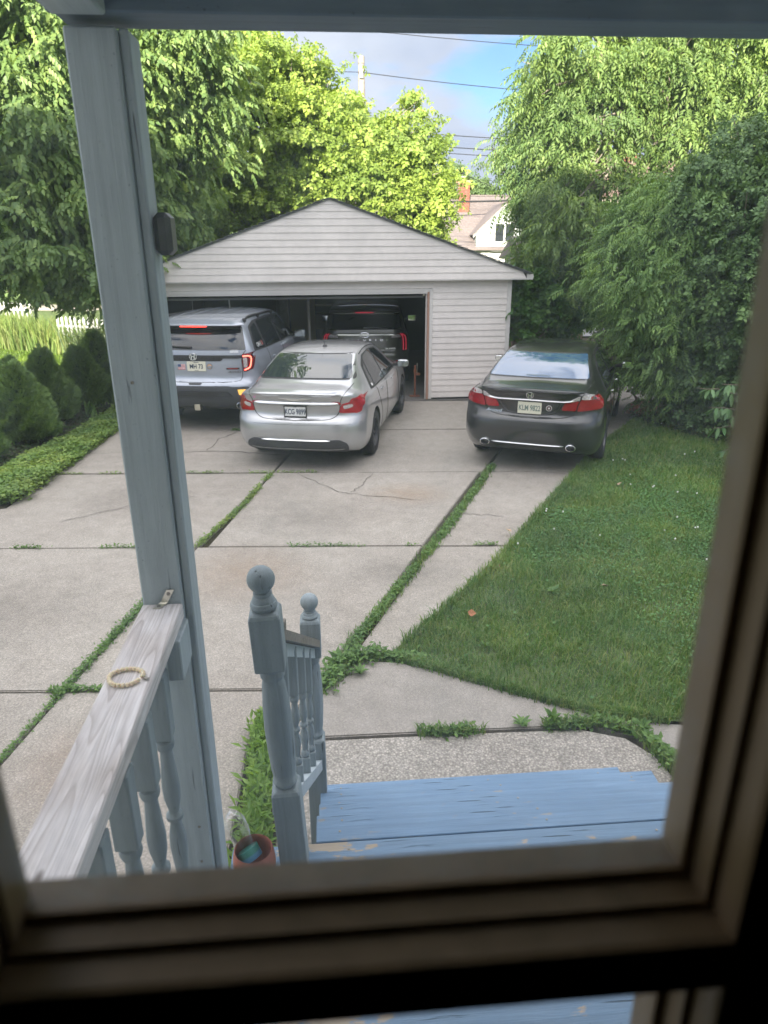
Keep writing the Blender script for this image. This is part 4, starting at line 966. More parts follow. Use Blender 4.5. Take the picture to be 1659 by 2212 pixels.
o = MB().box((-.32, 0, 0), (.32, .02, 1.25), .003).build('plywood_sheet', M_ply); o.location = GORG + Matrix.Rotation(GY, 3, 'Z') @ Vector((-.62, 5.6, .35)); o.rotation_euler = (R(-3), 0, GY)
tag(o, 'yellowish plywood sheet leaning at the back of the open garage', 'plywood')
def gp(x, y, z): return GORG + Matrix.Rotation(GY, 3, 'Z') @ Vector((x, y, z))
mb = MB(); mb.tube([(0, 0, 0), (0, -.01, -.08), (.01, -.03, -.17), (.05, -.05, -.25), (.07, -.05, -.31)], [.012, .014, .014, .012, .007], 6)
o = mb.build('pull_strap', M_trim); o.location = gp(-1.93, .55, DTOP - .115); tag(o, 'pale strap hanging from the raised garage door above the roof rack', 'strap')
mb = MB(); mb.tube([(0, 0, 0), (.004, 0, -.10), (-.004, 0, -.2)], .004, 5); o = mb.build('hanging_string', M_trim); o.location = gp(-2.62, .55, DTOP - .115); tag(o, 'thin string hanging from the raised garage door at the left', 'string')
jk = thing('floor_jack', 'orange-brown farm jack standing inside the garage by the right jamb', 'jack', gp(1.60, .35, .013), GY)
M_or = simple('rusty_orange', (.24, .09, .05), .7, .1)
MB().box((-.10, -.06, 0), (.10, .06, .02), .003).build('base_plate', M_or, jk); MB().box((-.018, -.018, .02), (.018, .018, .62), .003).build('upright', M_or, jk)
MB().box((.02, -.025, .42), (.10, .025, .47), .004).build('lifting_nose', M_or, jk); MB().tube([(.04, 0, .46), (.045, 0, .66)], .008, 6).build('lever', M_zinc, jk); MB().box((-.03, -.03, .47), (.03, .03, .53), .006).build('head', M_or, jk)
# boxes on a dark shelf at the back of the garage
shf = thing('storage_shelf', 'dark storage shelf along the back wall of the garage', 'shelf', gp(.6, 6.35, .013), GY)
for zz in (.1, .7, 1.3): MB().box((-1.2, 0, zz), (1.2, .45, zz + .03), .003).build('shelf_board', M_lum, shf)
for xx in (-1.18, 0, 1.15): MB().box((xx, .0, 0), (xx + .04, .04, 1.9), .003).build('upright', M_lum, shf)
for i, (xx, zz, w, h, c) in enumerate([(-.8, .73, .45, .35, (.10, .08, .06)), (-.2, .73, .35, .25, (.04, .05, .07)), (.5, 1.33, .5, .3, (.09, .08, .07))]):
    o = thing('storage_box', ['brown cardboard box on the left of the storage shelf', 'small blue-black box in the middle of the storage shelf', 'grey box on the top of the storage shelf'][i], 'box', gp(.6 + xx, 6.4, .013 + zz), GY)
    MB().box((-w / 2, 0, 0), (w / 2, .3, h), .004).build('body', simple('box_' + str('abc'[i]), c, .8), o); MB().box((-w / 2 - .01, -.01, h), (w / 2 + .01, .31, h + .03), .004).build('lid', bpy.data.materials['box_' + 'abc'[i]], o)

# ================================================================== NEIGHBOUR'S HOUSE behind the garage
M_nroof = soil_mat('neighbour_shingle', (.16, .135, .13), (.20, .17, .165), (.23, .20, .19), .5)
_nt = M_nroof.node_tree
M_mint = simple('mint_siding', (.42, .47, .455), .6); M_wh = simple('white_paint', (.56, .56, .56), .5)
M_brick, nt_, b_ = new_mat('chimney_brick'); n1 = noise(nt_, mapped(nt_), 6, 4); r_ = ramp(nt_, [(.3, (.17, .055, .035)), (.7, (.27, .10, .065))]); nt_.links.new(n1.outputs['Fac'], r_.inputs[0]); nt_.links.new(r_.outputs[0], b_.inputs['Base Color']); b_.inputs['Roughness'].default_value = .9
M_wdark = simple('window_dark', (.03, .035, .04), .08)
NB = Vector((3.0, 42, 0))
nh = thing('neighbour_house', 'white and mint clapboard house with grey-brown roof and small dormer beyond the garage', 'house', NB, R(4))
RZ, EZn = 5.55, 2.7
mb = MB(); mb.box((-8, 0.1, 0), (9, 8, EZn)); mb.build('wall', M_wh, nh)
for k in range(20):   # shingle courses as real steps
    t0, t1 = k / 20, (k + 1) / 20
    y0, y1 = -.4 + 4.4 * t0, -.4 + 4.4 * t1; z0, z1 = EZn - .1 + (RZ - EZn + .1) * t0, EZn - .1 + (RZ - EZn + .1) * t1
    me = MB().add([(-8.4, y0, z0 + .05), (9.4, y0, z0 + .05), (9.4, y1, z1 + .01), (-8.4, y1, z1 + .01), (-8.4, y0, z0 - .05), (9.4, y0, z0 - .05), (9.4, y1, z1 - .05), (-8.4, y1, z1 - .05)],
        [(0, 1, 2, 3), (4, 5, 1, 0), (7, 6, 5, 4), (0, 3, 7, 4), (1, 5, 6, 2)]).mesh('shingle_course', M_nroof); link_mesh('shingle_course', me, nh)
MB().add([(-8.4, 4.0, RZ + .01), (9.4, 4.0, RZ + .01), (9.4, 8.4, EZn - .1), (-8.4, 8.4, EZn - .1)], [(0, 1, 2, 3), (3, 2, 1, 0)]).build('rear_roof', M_nroof, nh)
MB().box((-8.4, 3.9, RZ), (9.4, 4.1, RZ + .06)).build('ridge_cap', M_nroof, nh)
ch = bpy.data.objects.new('chimney', None); col.objects.link(ch); ch.parent = nh; ch.location = (1.9, 2.9, 4.6)
bw, bh = .215, .075
for r_i in range(18):     # bricks, one by one
    zz = .01 + r_i * (bh + .012)
    off = (r_i % 2) * .11
    for k in range(3):
        x0 = -.34 + k * .228 + off * .5
        x1 = min(x0 + bw, .34); x0 = max(x0, -.34)
        if x1 - x0 < .04: continue
        link_mesh('brick', MB().box((x0, -.34 - random.uniform(0, .006), zz), (x1, -.24, zz + bh), .004).mesh('brick', M_brick), ch)
MB().box((-.325, -.325, 0), (.325, .325, 18 * (bh + .012)), 0).build('brick_core', simple('mortar', (.32, .25, .22), .95), ch)
MB().box((-.37, -.37, 18 * (bh + .012)), (.37, .37, 18 * (bh + .012) + .12), .01).build('crown', simple('chimney_crown', (.62, .42, .22), .9), ch)
MB().lathe([(.10, 0), (.10, .18), (.16, .19), (.16, .22), (0, .26)], (0, 0, 18 * (bh + .012) + .12), 12).build('flue_cap', M_wh, ch)
dm = bpy.data.objects.new('dormer', None); col.objects.link(dm); dm.parent = nh; dm.location = (3.72, -.2, 2.5)
gz_, ez_ = 2.42, 1.0; hw_ = 1.55
for k in range(11):
    z0 = k * .22; z1 = z0 + .215
    wl = lambda zz: hw_ if zz < ez_ else max(.02, hw_ * (gz_ - zz) / (gz_ - ez_))
    me = MB().add([(-wl(z0), -.02, z0), (wl(z0), -.02, z0), (wl(z1), 0, z1), (-wl(z1), 0, z1)], [(0, 1, 2, 3)]).mesh('siding_board', M_mint); link_mesh('siding_board', me, dm)
for s in (-1, 1):
    MB().add([(0, -.06, gz_ + .04), (s * (hw_ + .2), -.06, ez_ - .14), (s * (hw_ + .2), -.06, ez_ - .32), (0, -.06, gz_ - .16)], [(0, 1, 2, 3), (3, 2, 1, 0)]).build('rake_board', M_wh, dm)
    V = [(0, -.10, gz_ + .08), (s * (hw_ + .24), -.10, ez_ - .14), (s * (hw_ + .24), 3.2, ez_ - .14), (0, 3.2, gz_ + .08), (0, -.10, gz_ + .04), (s * (hw_ + .24), -.10, ez_ - .18), (s * (hw_ + .24), 3.2, ez_ - .18), (0, 3.2, gz_ + .04)]
    MB().add(V, [(0, 1, 2, 3), (7, 6, 5, 4), (0, 4, 5, 1), (1, 5, 6, 2), (2, 6, 7, 3)]).build('roof', M_nroof, dm)
    MB().add([(s * hw_, -.02, 0), (s * hw_, 3, 0), (s * hw_, 3, ez_), (s * hw_, -.02, ez_)], [(0, 1, 2, 3)]).build('cheek_wall', M_mint, dm)
wn = MB()
for lo, hi in [((-.62, -.09, .42), (.62, -.03, .50)), ((-.62, -.09, 1.40), (.62, -.03, 1.50)), ((-.62, -.09, .50), (-.52, -.03, 1.40)), ((.52, -.09, .50), (.62, -.03, 1.40)), ((-.05, -.085, .50), (.05, -.03, 1.40))]: wn.box(lo, hi)
wo_ = wn.build('window', M_wh, dm)
MB().box((-.70, -.12, .0), (.70, -.02, .01)).build('belt_board', M_wh, dm)
MB().box((-.52, -.045, .5), (.52, -.035, 1.4)).build('pane', M_wdark, dm)
# second house glimpsed through the trees on the right
h2 = thing('far_house', 'pale house with reddish roof glimpsed through the trees at the right', 'house', (13.2, 40, 0), R(-6))
MB().box((-3.5, 0, 0), (3.5, 6, 5.2)).build('wall', simple('pink_siding', (.42, .36, .33), .7), h2)
MB().add([(-3.8, -.3, 5.1), (3.8, -.3, 5.1), (3.8, 3, 7.2), (-3.8, 3, 7.2), (-3.8, 6.3, 5.1), (3.8, 6.3, 5.1)], [(0, 1, 2, 3), (3, 2, 5, 4), (0, 3, 4), (1, 5, 2), (0, 4, 5, 1)]).build('roof', simple('red_roof', (.20, .13, .11), .9), h2)
for x in (-2, .2, 2): 
    w_ = MB().box((x, -.05, 3.2), (x + .9, 0, 4.6)).build('window', M_wh, h2); MB().box((x + .1, -.07, 3.3), (x + .8, -.051, 4.5)).build('pane', M_wdark, w_)
MB().box((-.4, 2.6, 7.0), (.3, 3.3, 8.3)).build('chimney', M_brick, h2)
h3 = thing('white_shed', 'white outbuilding glimpsed behind the vine at the garage corner', 'shed', (6.8, 24, 0), R(5))
for k in range(12): link_mesh('siding_board', MB().add([(-2.2, -.02, k * .2), (2.2, -.02, k * .2), (2.2, 0, k * .2 + .2), (-2.2, 0, k * .2 + .2), (-2.2, .02, k * .2), (2.2, .02, k * .2)], [(0, 1, 2, 3), (4, 5, 1, 0)]).mesh('siding_board', M_wh), h3)
MB().box((-2.2, .03, 0), (2.2, 3, 2.4)).build('wall', M_wh, h3); MB().add([(-2.4, -.2, 2.38), (2.4, -.2, 2.38), (2.4, 1.5, 3.1), (-2.4, 1.5, 3.1), (-2.4, 3.2, 2.38), (2.4, 3.2, 2.38)], [(0, 1, 2, 3), (3, 2, 5, 4), (0, 3, 4), (1, 5, 2), (0, 4, 5, 1)]).build('roof', M_nroof, h3)

# ================================================================== UTILITY POLE AND WIRES
M_pole = raw_wood('pole_wood', 'z', (.38, .34, .30), (.22, .19, .16)); M_wire = simple('wire_black', (.02, .02, .022), .6); M_wireg = simple('wire_grey', (.30, .32, .33), .5)
up = thing('utility_pole', 'bare grey wooden utility pole rising behind the garage trees', 'pole', (-.75, 30, 0))
MB().tube([(0, 0, 0), (.02, 0, 9.25)], [.17, .12], 14).build('shaft', M_pole, up); MB().lathe([(.12, 0), (.11, .03), (0, .05)], (.02, 0, 9.25), 14).build('cap', M_pole, up)
MB().box((-.05, -.2, 8.55), (.09, -.10, 8.75), .01).build('insulator_block', M_wireg, up)
def wire(p0, p1, sag, r, mat, label):
    p0, p1 = Vector(p0), Vector(p1); pts = []
    for i in range(17):
        t = i / 16; p = p0.lerp(p1, t); p.z -= sag * 4 * t * (1 - t); pts.append(p)
    o = MB().tube(pts, r, 5).build('overhead_wire', mat); return tag(o, label, 'wire')
wire((-14, 26, 10.9), (14, 30, 9.2), .5, .012, M_wire, 'topmost thin wire crossing the sky from upper left')
wire((-.75, 29.85, 8.75), (16, 31, 7.9), .25, .014, M_wire, 'wire leaving the utility pole towards the right near its top')
wire((-15, 28, 9.9), (-.75, 29.85, 8.75), .3, .012, M_wire, 'wire reaching the utility pole from the left')
wire((-.75, 30, 6.95), (17, 31.4, 6.4), .18, .016, M_wire, 'uppermost of the three close wires right of the pole')
wire((-.75, 30, 6.55), (17, 31.4, 6.1), .22, .018, M_wire, 'middle one of the three close wires right of the pole')
wire((-.75, 30, 6.35), (17, 31.4, 5.85), .22, .014, M_wire, 'lowest of the three close wires right of the pole')
wire((-.75, 30, 7.2), (8, 36, 4.4), .25, .014, M_wire, 'slanting service wire falling from the pole to the neighbour roof')
wire((-5.5, 40, 5.1), (12, 44, 5.35), .2, .05, M_wire, 'thick black cable running in front of the brick chimney')
wire((3.4, 15.4, 3.05), (9.5, 8.6, 3.30), .62, .007, M_wireg, 'upper service wire sagging across the dark evergreen')
wire((3.4, 15.4, 2.98), (9.5, 8.6, 3.22), .62, .010, M_wireg, 'thicker service wire just under the upper one')
wire((6.2, 14, 3.35), (9.5, 8.9, 3.05), .05, .005, M_wireg, 'faint wire above the service wires at the far right')
wire((5.2, 12.5, 2.05), (8.5, 8.0, 2.32), .10, .005, M_wireg, 'lowest wire across the evergreen at the right')

# ================================================================== FENCES
M_fence = raw_wood('fence_boards', 'z', (.16, .13, .11), (.08, .065, .055)); M_fence2 = raw_wood('pale_fence_boards', 'z', (.40, .28, .20), (.24, .15, .10))
def board_fence(x0, y0, x1, y1, n, h, mat, label):
    t = thing('board_fence', label, 'fence', (x0, y0, 0), math.atan2(y1 - y0, x1 - x0)); ln = math.hypot(x1 - x0, y1 - y0); w = ln / n
    for k in range(n):
        link_mesh('board', MB().box((k * w + .006, -.012, .03), ((k + 1) * w - .006, .012, h + random.uniform(-.03, .03)), .002).mesh('board', mat), t)
    for zz in (.35, h - .3): MB().box((0, .014, zz), (ln, .05, zz + .07)).build('rail', mat, t)
board_fence(2.9, 18.6, 5.0, 18.2, 15, 1.65, M_fence2, 'sunlit brown board fence partly covered by vine behind the dark sedan')
board_fence(5.0, 17.0, 7.6, 16.4, 18, 1.75, M_fence, 'dark weathered board fence behind the dark sedan')
def picket(x0, y0, x1, y1, n, h, label):
    t = thing('picket_fence', label, 'fence', (x0, y0, 0), math.atan2(y1 - y0, x1 - x0)); ln = math.hypot(x1 - x0, y1 - y0)
    me = MB().add([(-.04, -.01, .05), (.04, -.01, .05), (.04, -.01, h - .07), (0, -.01, h), (-.04, -.01, h - .07), (-.04, .01, .05), (.04, .01, .05), (.04, .01, h - .07), (0, .01, h), (-.04, .01, h - .07)],
        [(0, 1, 2, 3, 4), (9, 8, 7, 6, 5), (1, 6, 7, 2), (2, 7, 8, 3), (3, 8, 9, 4), (4, 9, 5, 0)]).mesh('picket', M_wh)
    for k in range(n):
        o = link_mesh('picket', me, t); o.location = ((k + .5) * ln / n, 0, random.uniform(-.01, .01))
    for zz in (.3, h - .3): MB().box((0, .011, zz), (ln, .04, zz + .06)).build('rail', M_wh, t)
picket(-9.2, 20.6, -6.2, 19.2, 20, 1.05, 'white picket fence glimpsed under the left tree')
picket(-21, 29.5, -12.6, 26.5, 45, 1.0, 'sunlit white picket fence at the far left beyond the reeds')
# ================================================================== TREES AND SHRUBS
def at(px, py, D):
    """world point at depth D (metres along the ground) seen at a photo position measured on a 1659-wide copy"""
    v = _f0 + _r * ((px - 829.5) / 1534) - _u * ((py - 1106) / 1534)
    return Vector((0, 0, CAM_H)) + v * (D / v.y)
def mk_bark(name, c1, c2):
    return raw_wood(name, 'z', c1, c2, .9)
M_bark = mk_bark('bark', (.20, .16, .12), (.09, .07, .05)); M_bark2 = mk_bark('pale_bark', (.34, .30, .25), (.18, .15, .12))
# pinnate leaf template: leaflets along a drooping rachis, +Y outward
def pinnate(n_pairs=4, L_=.33, l=.12, w=.027, droop=.5, fold=.012):
    V = []; F = []
    def leaflet(base, d, length, width):
        d = d.normalized(); side = d.cross(Vector((0, 0, 1)));
        side = side.normalized() if side.length > 1e-3 else Vector((1, 0, 0)); nrm = side.cross(d)
        b = len(V)
        V.extend([base, base + d * length * .42 + side * width + nrm * fold, base + d * length * .5 - Vector((0, 0, fold)), base + d * length * .42 - side * width + nrm * fold, base + d * length - Vector((0, 0, length * .25))])
        F.extend([(b, b + 1, b + 2), (b, b + 2, b + 3), (b + 1, b + 4, b + 2), (b + 2, b + 4, b + 3)])
    for i in range(n_pairs):
        t = (i + .8) / (n_pairs + .6); p = Vector((0, L_ * t, -droop * L_ * t * t))
        for s in (-1, 1): leaflet(p, Vector((s * .85, .55, -.55)), l, w)
    leaflet(Vector((0, L_, -droop * L_)), Vector((0, 1, -1.1)), l * 1.1, w)
    return [tuple(v) for v in V], F
def twig_leaves(n=7, spread=.12, l=.09, w=.034):
    rr_ = random.Random(5); V = []; F = []
    for i in range(n):
        a = i * 2.4; t = i / n
        base = Vector((0, spread * 1.6 * t, -.03 * t)); d = Vector((math.cos(a), .5, math.sin(a) * .6 - .25)).normalized()
        side = d.cross(Vector((.1, .2, 1))).normalized(); nrm = side.cross(d); b = len(V)
        V.extend([base, base + d * l * .45 + side * w + nrm * .008, base + d * l * .45 - side * w + nrm * .008, base + d * l - Vector((0, 0, l * .2))])
        F.extend([(b, b + 1, b + 2), (b + 1, b + 3, b + 2)])
    return [tuple(v) for v in V], F
def feather(n=9, l=.22):
    V = []; F = []
    for i in range(n):
        t = i / n
        for s in (-1, 1):
            b = len(V); y = l * t; q = l * .34 * (1 - .6 * t); dz = -.25 * l * t * t
            V.extend([(0, y, dz), (s * q, y + q * .8, dz - .02), (0, y + l * .07, dz + .004)]); F.append((b, b + 1, b + 2))
    b = len(V); V.extend([(-.006, 0, 0), (.006, 0, 0), (0, l * 1.08, -.27 * l)]); F.append((b, b + 1, b + 2))
    return V, F
def crown_points(blobs, n_clumps, per, cr, rg, shell=.55):
    P = []; Yw = []
    vol = np.array([b[3] ** 2.3 for b in blobs]); cnt = np.maximum(2, (n_clumps * vol / vol.sum())).astype(int)
    for (x, y, z, r), c in zip(blobs, cnt):
        d = rg.normal(size=(c, 3)); d /= np.linalg.norm(d, axis=1)[:, None]
        rad = r * (shell + (1 - shell) * rg.random(c) ** .6)
        cc = np.array([x, y, z]) + d * rad[:, None] * np.array([1, 1, .85])
        for k in range(c):
            m = max(3, int(per * rg.uniform(.5, 1.5))); s_ = cr * rg.uniform(.6, 1.35)
            q = rg.normal(size=(m, 3)) * np.array([s_, s_, s_ * .55]) * .6
            # clump droops away from its centre
            q[:, 2] -= .35 * np.hypot(q[:, 0], q[:, 1])
            P.append(cc[k] + q); Yw.append(np.arctan2(-(q[:, 0] + d[k, 0] * .3), q[:, 1] + d[k, 1] * .3))
    return np.concatenate(P), np.concatenate(Yw)
def limb(mb, a, b_, r0, r1, rg, wob=.12, n=6):
    a, b_ = Vector(a), Vector(b_); L_ = (b_ - a).length; pts = []
    for i in range(n + 1):
        t = i / n; p = a.lerp(b_, t)
        if 0 < i < n: p += Vector((rg.normal(), rg.normal(), rg.normal() * .5)) * wob * L_ * .12
        p.z += math.sin(t * math.pi) * L_ * .05
        pts.append(p)
    mb.tube(pts, [r0 + (r1 - r0) * i / n for i in range(n + 1)], 7); return pts
def tree(name, label, base, fork_z, blobs, mat, bark, tpl, n_clumps, per, cr, size=1., trunk_r=.16, seed=1, up=(-1.05, .20), group=None, cat='tree', shell=.55, twigs=True):
    rg = np.random.default_rng(seed); base = Vector(base)
    t = thing(name, label, cat, base, 0, group)
    blobs = [tuple(b) for b in blobs]
    P, Yw = crown_points(blobs, n_clumps, per, cr, rg, shell); P = P - np.array(base)
    P = P[P[:, 2] > .15 - base.z]; Yw = Yw[:len(P)] + rg.normal(0, .7, len(P))
    n = len(P)
    rot = rot_from(Yw, rg.uniform(up[0], up[1], n), rg.uniform(-.8, .8, n))
    V, F = scatter(tpl[0], tpl[1], P, rot, size * rg.uniform(.7, 1.25, n))
    o = np_mesh('crown', V, F, 3, mat, t)
    mb = MB(); fk = Vector((0, 0, fork_z)); 
    mb.tube([(0, 0, -.15), (rg.normal() * .03, 0, fork_z * .4), (rg.normal() * .05, .02, fork_z * .75), tuple(fk)], [trunk_r * 1.25, trunk_r, trunk_r * .9, trunk_r * .8], 10)
    for b in blobs:
        c = Vector(b[:3]) - base
        pts = limb(mb, fk + Vector((0, 0, rg.uniform(-.3, .4) * min(1, fork_z))), c, trunk_r * .5, trunk_r * .12, rg)
        for k in range(5 if twigs else 2):
            d = Vector(rg.normal(size=3)).normalized() * b[3] * .9
            limb(mb, pts[rg.integers(2, 6)], c + d, trunk_r * .16, .006, rg, .2, 4)
    mb.build('trunk', bark, t, True)
    return t
A = lambda px, py, D, r: (*at(px, py, D), r)
M_l1 = leaf_mat('left_tree_leaves', [(.13, .22, .08), (.17, .27, .09), (.215, .32, .105), (.28, .38, .13)], .32, .45)
M_l2 = leaf_mat('mulberry_leaves', [(.20, .30, .065), (.26, .365, .075), (.31, .42, .09), (.39, .49, .13)], .38, .5)
M_l3 = leaf_mat('ash_leaves', [(.12, .205, .065), (.165, .26, .08), (.215, .32, .10), (.28, .38, .13)], .36, .45)
M_l4 = leaf_mat('dark_ash_leaves', [(.11, .20, .075), (.15, .25, .085), (.20, .31, .10), (.28, .38, .13)], .32, .5)
M_l5 = leaf_mat('evergreen_fronds', [(.13, .24, .08), (.18, .30, .10), (.25, .38, .12)], .25, .6)
M_l6 = leaf_mat('yew_leaves', [(.085, .16, .06), (.115, .20, .075), (.15, .25, .09)], .18, .6)
M_l7 = leaf_mat('arborvitae_sprays', [(.14, .24, .08), (.19, .30, .10), (.25, .36, .12)], .22, .6)
M_l8 = leaf_mat('far_tree_leaves', [(.13, .20, .09), (.16, .25, .10), (.20, .29, .12)], .3, .6)
PIN = pinnate(); PIN_BIG = pinnate(4, .42, .16, .060, .45, .014); TW = twig_leaves()

tree('leafy_tree', 'large tree with drooping green leaves at the left beside the garage', (-5.75, 15.8, 0), 2.6,
     [A(60, 100, 13, 1.5), A(20, 300, 12.6, 1.5), A(130, 480, 12.5, 1.3), A(75, 520, 12.8, 1.1), A(200, 575, 13, .85), A(130, 300, 12.8, 1.4), A(130, 600, 13.2, .40),
      A(380, 200, 14.4, 1.2), A(380, 360, 14.4, 1.1), A(330, 60, 14, 1.4), A(385, 470, 14.6, .6), A(215, 60, 13.5, 1.5), A(-60, 420, 12.8, 1.5), A(-30, 0, 13, 1.6), A(240, 250, 14, 1.5), A(250, 450, 14, 1.3)],
     M_l1, M_bark, PIN_BIG, 1100, 18, .34, .50, .17, 3, shell=.35)
tree('mulberry_tree', 'wide yellow-green tree standing behind the garage roof', (-2.6, 19.2, 0), 2.2,
     [A(420, 180, 19, 1.5), A(400, 330, 18.5, 1.5), A(520, 170, 19, 1.45), A(630, 200, 19.5, 1.3), A(560, 300, 18.6, 1.5), A(690, 300, 18.8, 1.35), A(800, 330, 19, 1.1), A(745, 250, 19.6, .7), A(840, 260, 19.4, .5), A(860, 330, 19, 1.0), A(460, 440, 18.4, 1.2),
      A(420, 520, 18.3, .8), A(560, 420, 18.4, 1.2), A(680, 400, 18.6, 1.1), A(790, 410, 18.8, 1.2), A(900, 400, 19, .95), A(915, 300, 19.2, .55), A(900, 230, 19.6, .45), A(925, 450, 19.2, .6), A(935, 385, 19.4, .4), A(690, 150, 19.8, .5), A(480, 100, 19.4, 1.0), A(380, 90, 19, 1.2), A(590, 110, 20, .6), A(880, 470, 18.9, .7), A(960, 495, 19.4, .3)],
     M_l2, M_bark2, TW, 1050, 17, .34, 1.15, .16, 5, shell=.45)
tree('ash_tree', 'tall ash tree with a forked pale trunk above the evergreens at the right', tuple(at(1385, 640, 16).xy) + (0,), 5.0,
     [A(1215, 150, 15.5, .85), A(1280, 120, 15.5, 1.2), A(1400, 130, 15.6, 1.1), A(1520, 120, 15.6, 1.3), A(1640, 130, 15.8, 1.3), A(1300, 230, 15.2, .9), A(1250, 300, 15, .8), A(1460, 250, 15.2, .85), A(1590, 230, 15.4, 1.1),
      A(1225, 400, 14.8, .7), A(1300, 380, 14.8, .8), A(1500, 350, 14.8, .9), A(1600, 350, 15, 1.0), A(1420, 440, 14.6, .6), A(1240, 470, 14.6, .75), A(1350, 480, 14.4, .6), A(1560, 440, 14.8, .8), A(1660, 300, 15, 1.1), A(1280, 60, 15.6, 1.0), A(1450, 50, 15.8, 1.2), A(1600, 40, 16, 1.2)],
     M_l3, M_bark2, PIN, 640, 15, .33, .78, .15, 9, shell=.5)
tree('dark_ash_tree', 'darker drooping tree standing between the garage corner and the pale ash', tuple(at(1160, 640, 17.5).xy) + (0,), 2.6,
     [A(1140, 250, 17, .50), A(1160, 340, 16.6, .7), A(1110, 310, 17, .28), A(1200, 430, 16.2, .8), A(1145, 430, 16.8, .40), A(1200, 540, 15.8, .85), A(1170, 500, 16.2, .55), A(1230, 610, 15.4, .45), A(1210, 240, 16.8, .8), A(1070, 330, 17.2, .18), A(1110, 560, 17, .20), A(1180, 610, 16, .45), A(1180, 160, 17, .5)],
     M_l4, M_bark, PIN, 420, 14, .28, .72, .12, 13, shell=.5)
tree('evergreen_tree', 'feathery dark evergreen spreading over the end of the driveway at the right', tuple(at(1450, 850, 12.2).xy) + (0,), 1.4,
     [A(1390, 490, 12.4, .65), A(1440, 470, 12.2, .75), A(1520, 450, 11.8, .8), A(1375, 590, 12.4, .6), A(1400, 580, 11.8, .85), A(1500, 560, 11.6, .8), A(1350, 660, 12.6, .35), A(1405, 690, 12, .5), A(1450, 690, 11.4, .7), A(1540, 650, 11.4, .7), A(1400, 770, 11.8, .4), A(1480, 800, 11.4, .5), A(1440, 860, 11.9, .3), A(1370, 745, 12.8, .25), A(1600, 520, 11.8, .9)],
     M_l5, M_bark, pinnate(5, .24, .07, .016, .3, .006), 900, 15, .26, .85, .12, 17, up=(-1.0, .3), shell=.4)
tree('yew_shrub', 'tall very dark dense yew hedge at the right edge of the lawn', tuple(at(1560, 900, 11).xy) + (0,), .8,
     [A(1560, 420, 11.4, .7), A(1640, 480, 11, .9), A(1590, 600, 10.8, .7), A(1650, 650, 10.6, .8), A(1560, 700, 11, .6), A(1600, 780, 10.8, .6), A(1530, 790, 11.2, .5), A(1560, 860, 11, .45), A(1640, 820, 10.6, .6), A(1700, 560, 10.8, 1.0), A(1480, 870, 11.6, .35), A(1700, 760, 10.4, .8), A(1500, 740, 11.4, .4), A(1620, 350, 11.6, .8)],
     M_l6, M_bark, TW, 900, 16, .22, .75, .1, 19, cat='shrub', shell=.35)
tree('vine_shrub', 'bright vine climbing the right corner of the garage', tuple(at(1110, 745, 14.6).xy) + (0,), .7,
     [A(1105, 640, 14.5, .25), A(1130, 680, 14.8, .3), A(1160, 650, 15.2, .45), A(1210, 640, 15.6, .5), A(1120, 600, 14.6, .22), A(1250, 660, 15.8, .4), A(1110, 710, 14.6, .2), A(1190, 700, 16, .3), A(1160, 610, 15, .35)],
     leaf_mat('vine_leaves', [(.06, .15, .04), (.09, .20, .05), (.13, .25, .06)], .3, .45), M_bark, TW, 190, 14, .20, 1.1, .03, 23, cat='vine', shell=.4)
tree('ground_shrub', 'greyish low shrub under the evergreen at the end of the driveway', tuple(at(1385, 790, 13.5).xy) + (0,), .2,
     [A(1390, 760, 13.2, .35), A(1350, 720, 13.8, .35), A(1420, 790, 12.8, .25), A(1380, 800, 13.4, .2)],
     leaf_mat('grey_leaves', [(.10, .13, .08), (.16, .18, .12), (.09, .12, .05)], .2, .7), M_bark, TW, 90, 14, .18, .8, .03, 29, cat='shrub')
for i, (px, py, D, r, lab, cw) in enumerate([(975, 385, 62, 1.6, 'small hazy tree top just left of the brick chimney', 1.3), (1040, 408, 64, .8, 'tiny tree top seen right of the brick chimney', 1.4), (60, 560, 42, 4, 'large background tree behind the left tree', 1), (300, 520, 40, 4, 'background tree behind the garage roof left end', 1),
        (1500, 500, 36, 4.5, 'background tree behind the evergreens at the right', 1), (1650, 450, 34, 4.5, 'background tree at the far right edge', 1), (1330, 560, 30, 2.2, 'background tree between the two ash trees', 1), (550, 520, 42, 3.2, 'background tree directly behind the mulberry tree', 1)]):
    p = at(px, py, D)
    tree('distant_tree', lab, (p.x, p.y, 0), max(1, p.z * .5), [(p.x, p.y, p.z, r), (p.x - r * .9 * cw, p.y, p.z - r * .7, r * .8), (p.x + r * .9 * cw, p.y, p.z - r * .6, r * .8), (p.x, p.y + r * .3, p.z - r * 1.1, r)],
         M_l8, M_bark, TW, 120, 16, .26 * r, 2.2 * r ** .5, .2, 40 + i, group='trees beyond the yard', twigs=False)
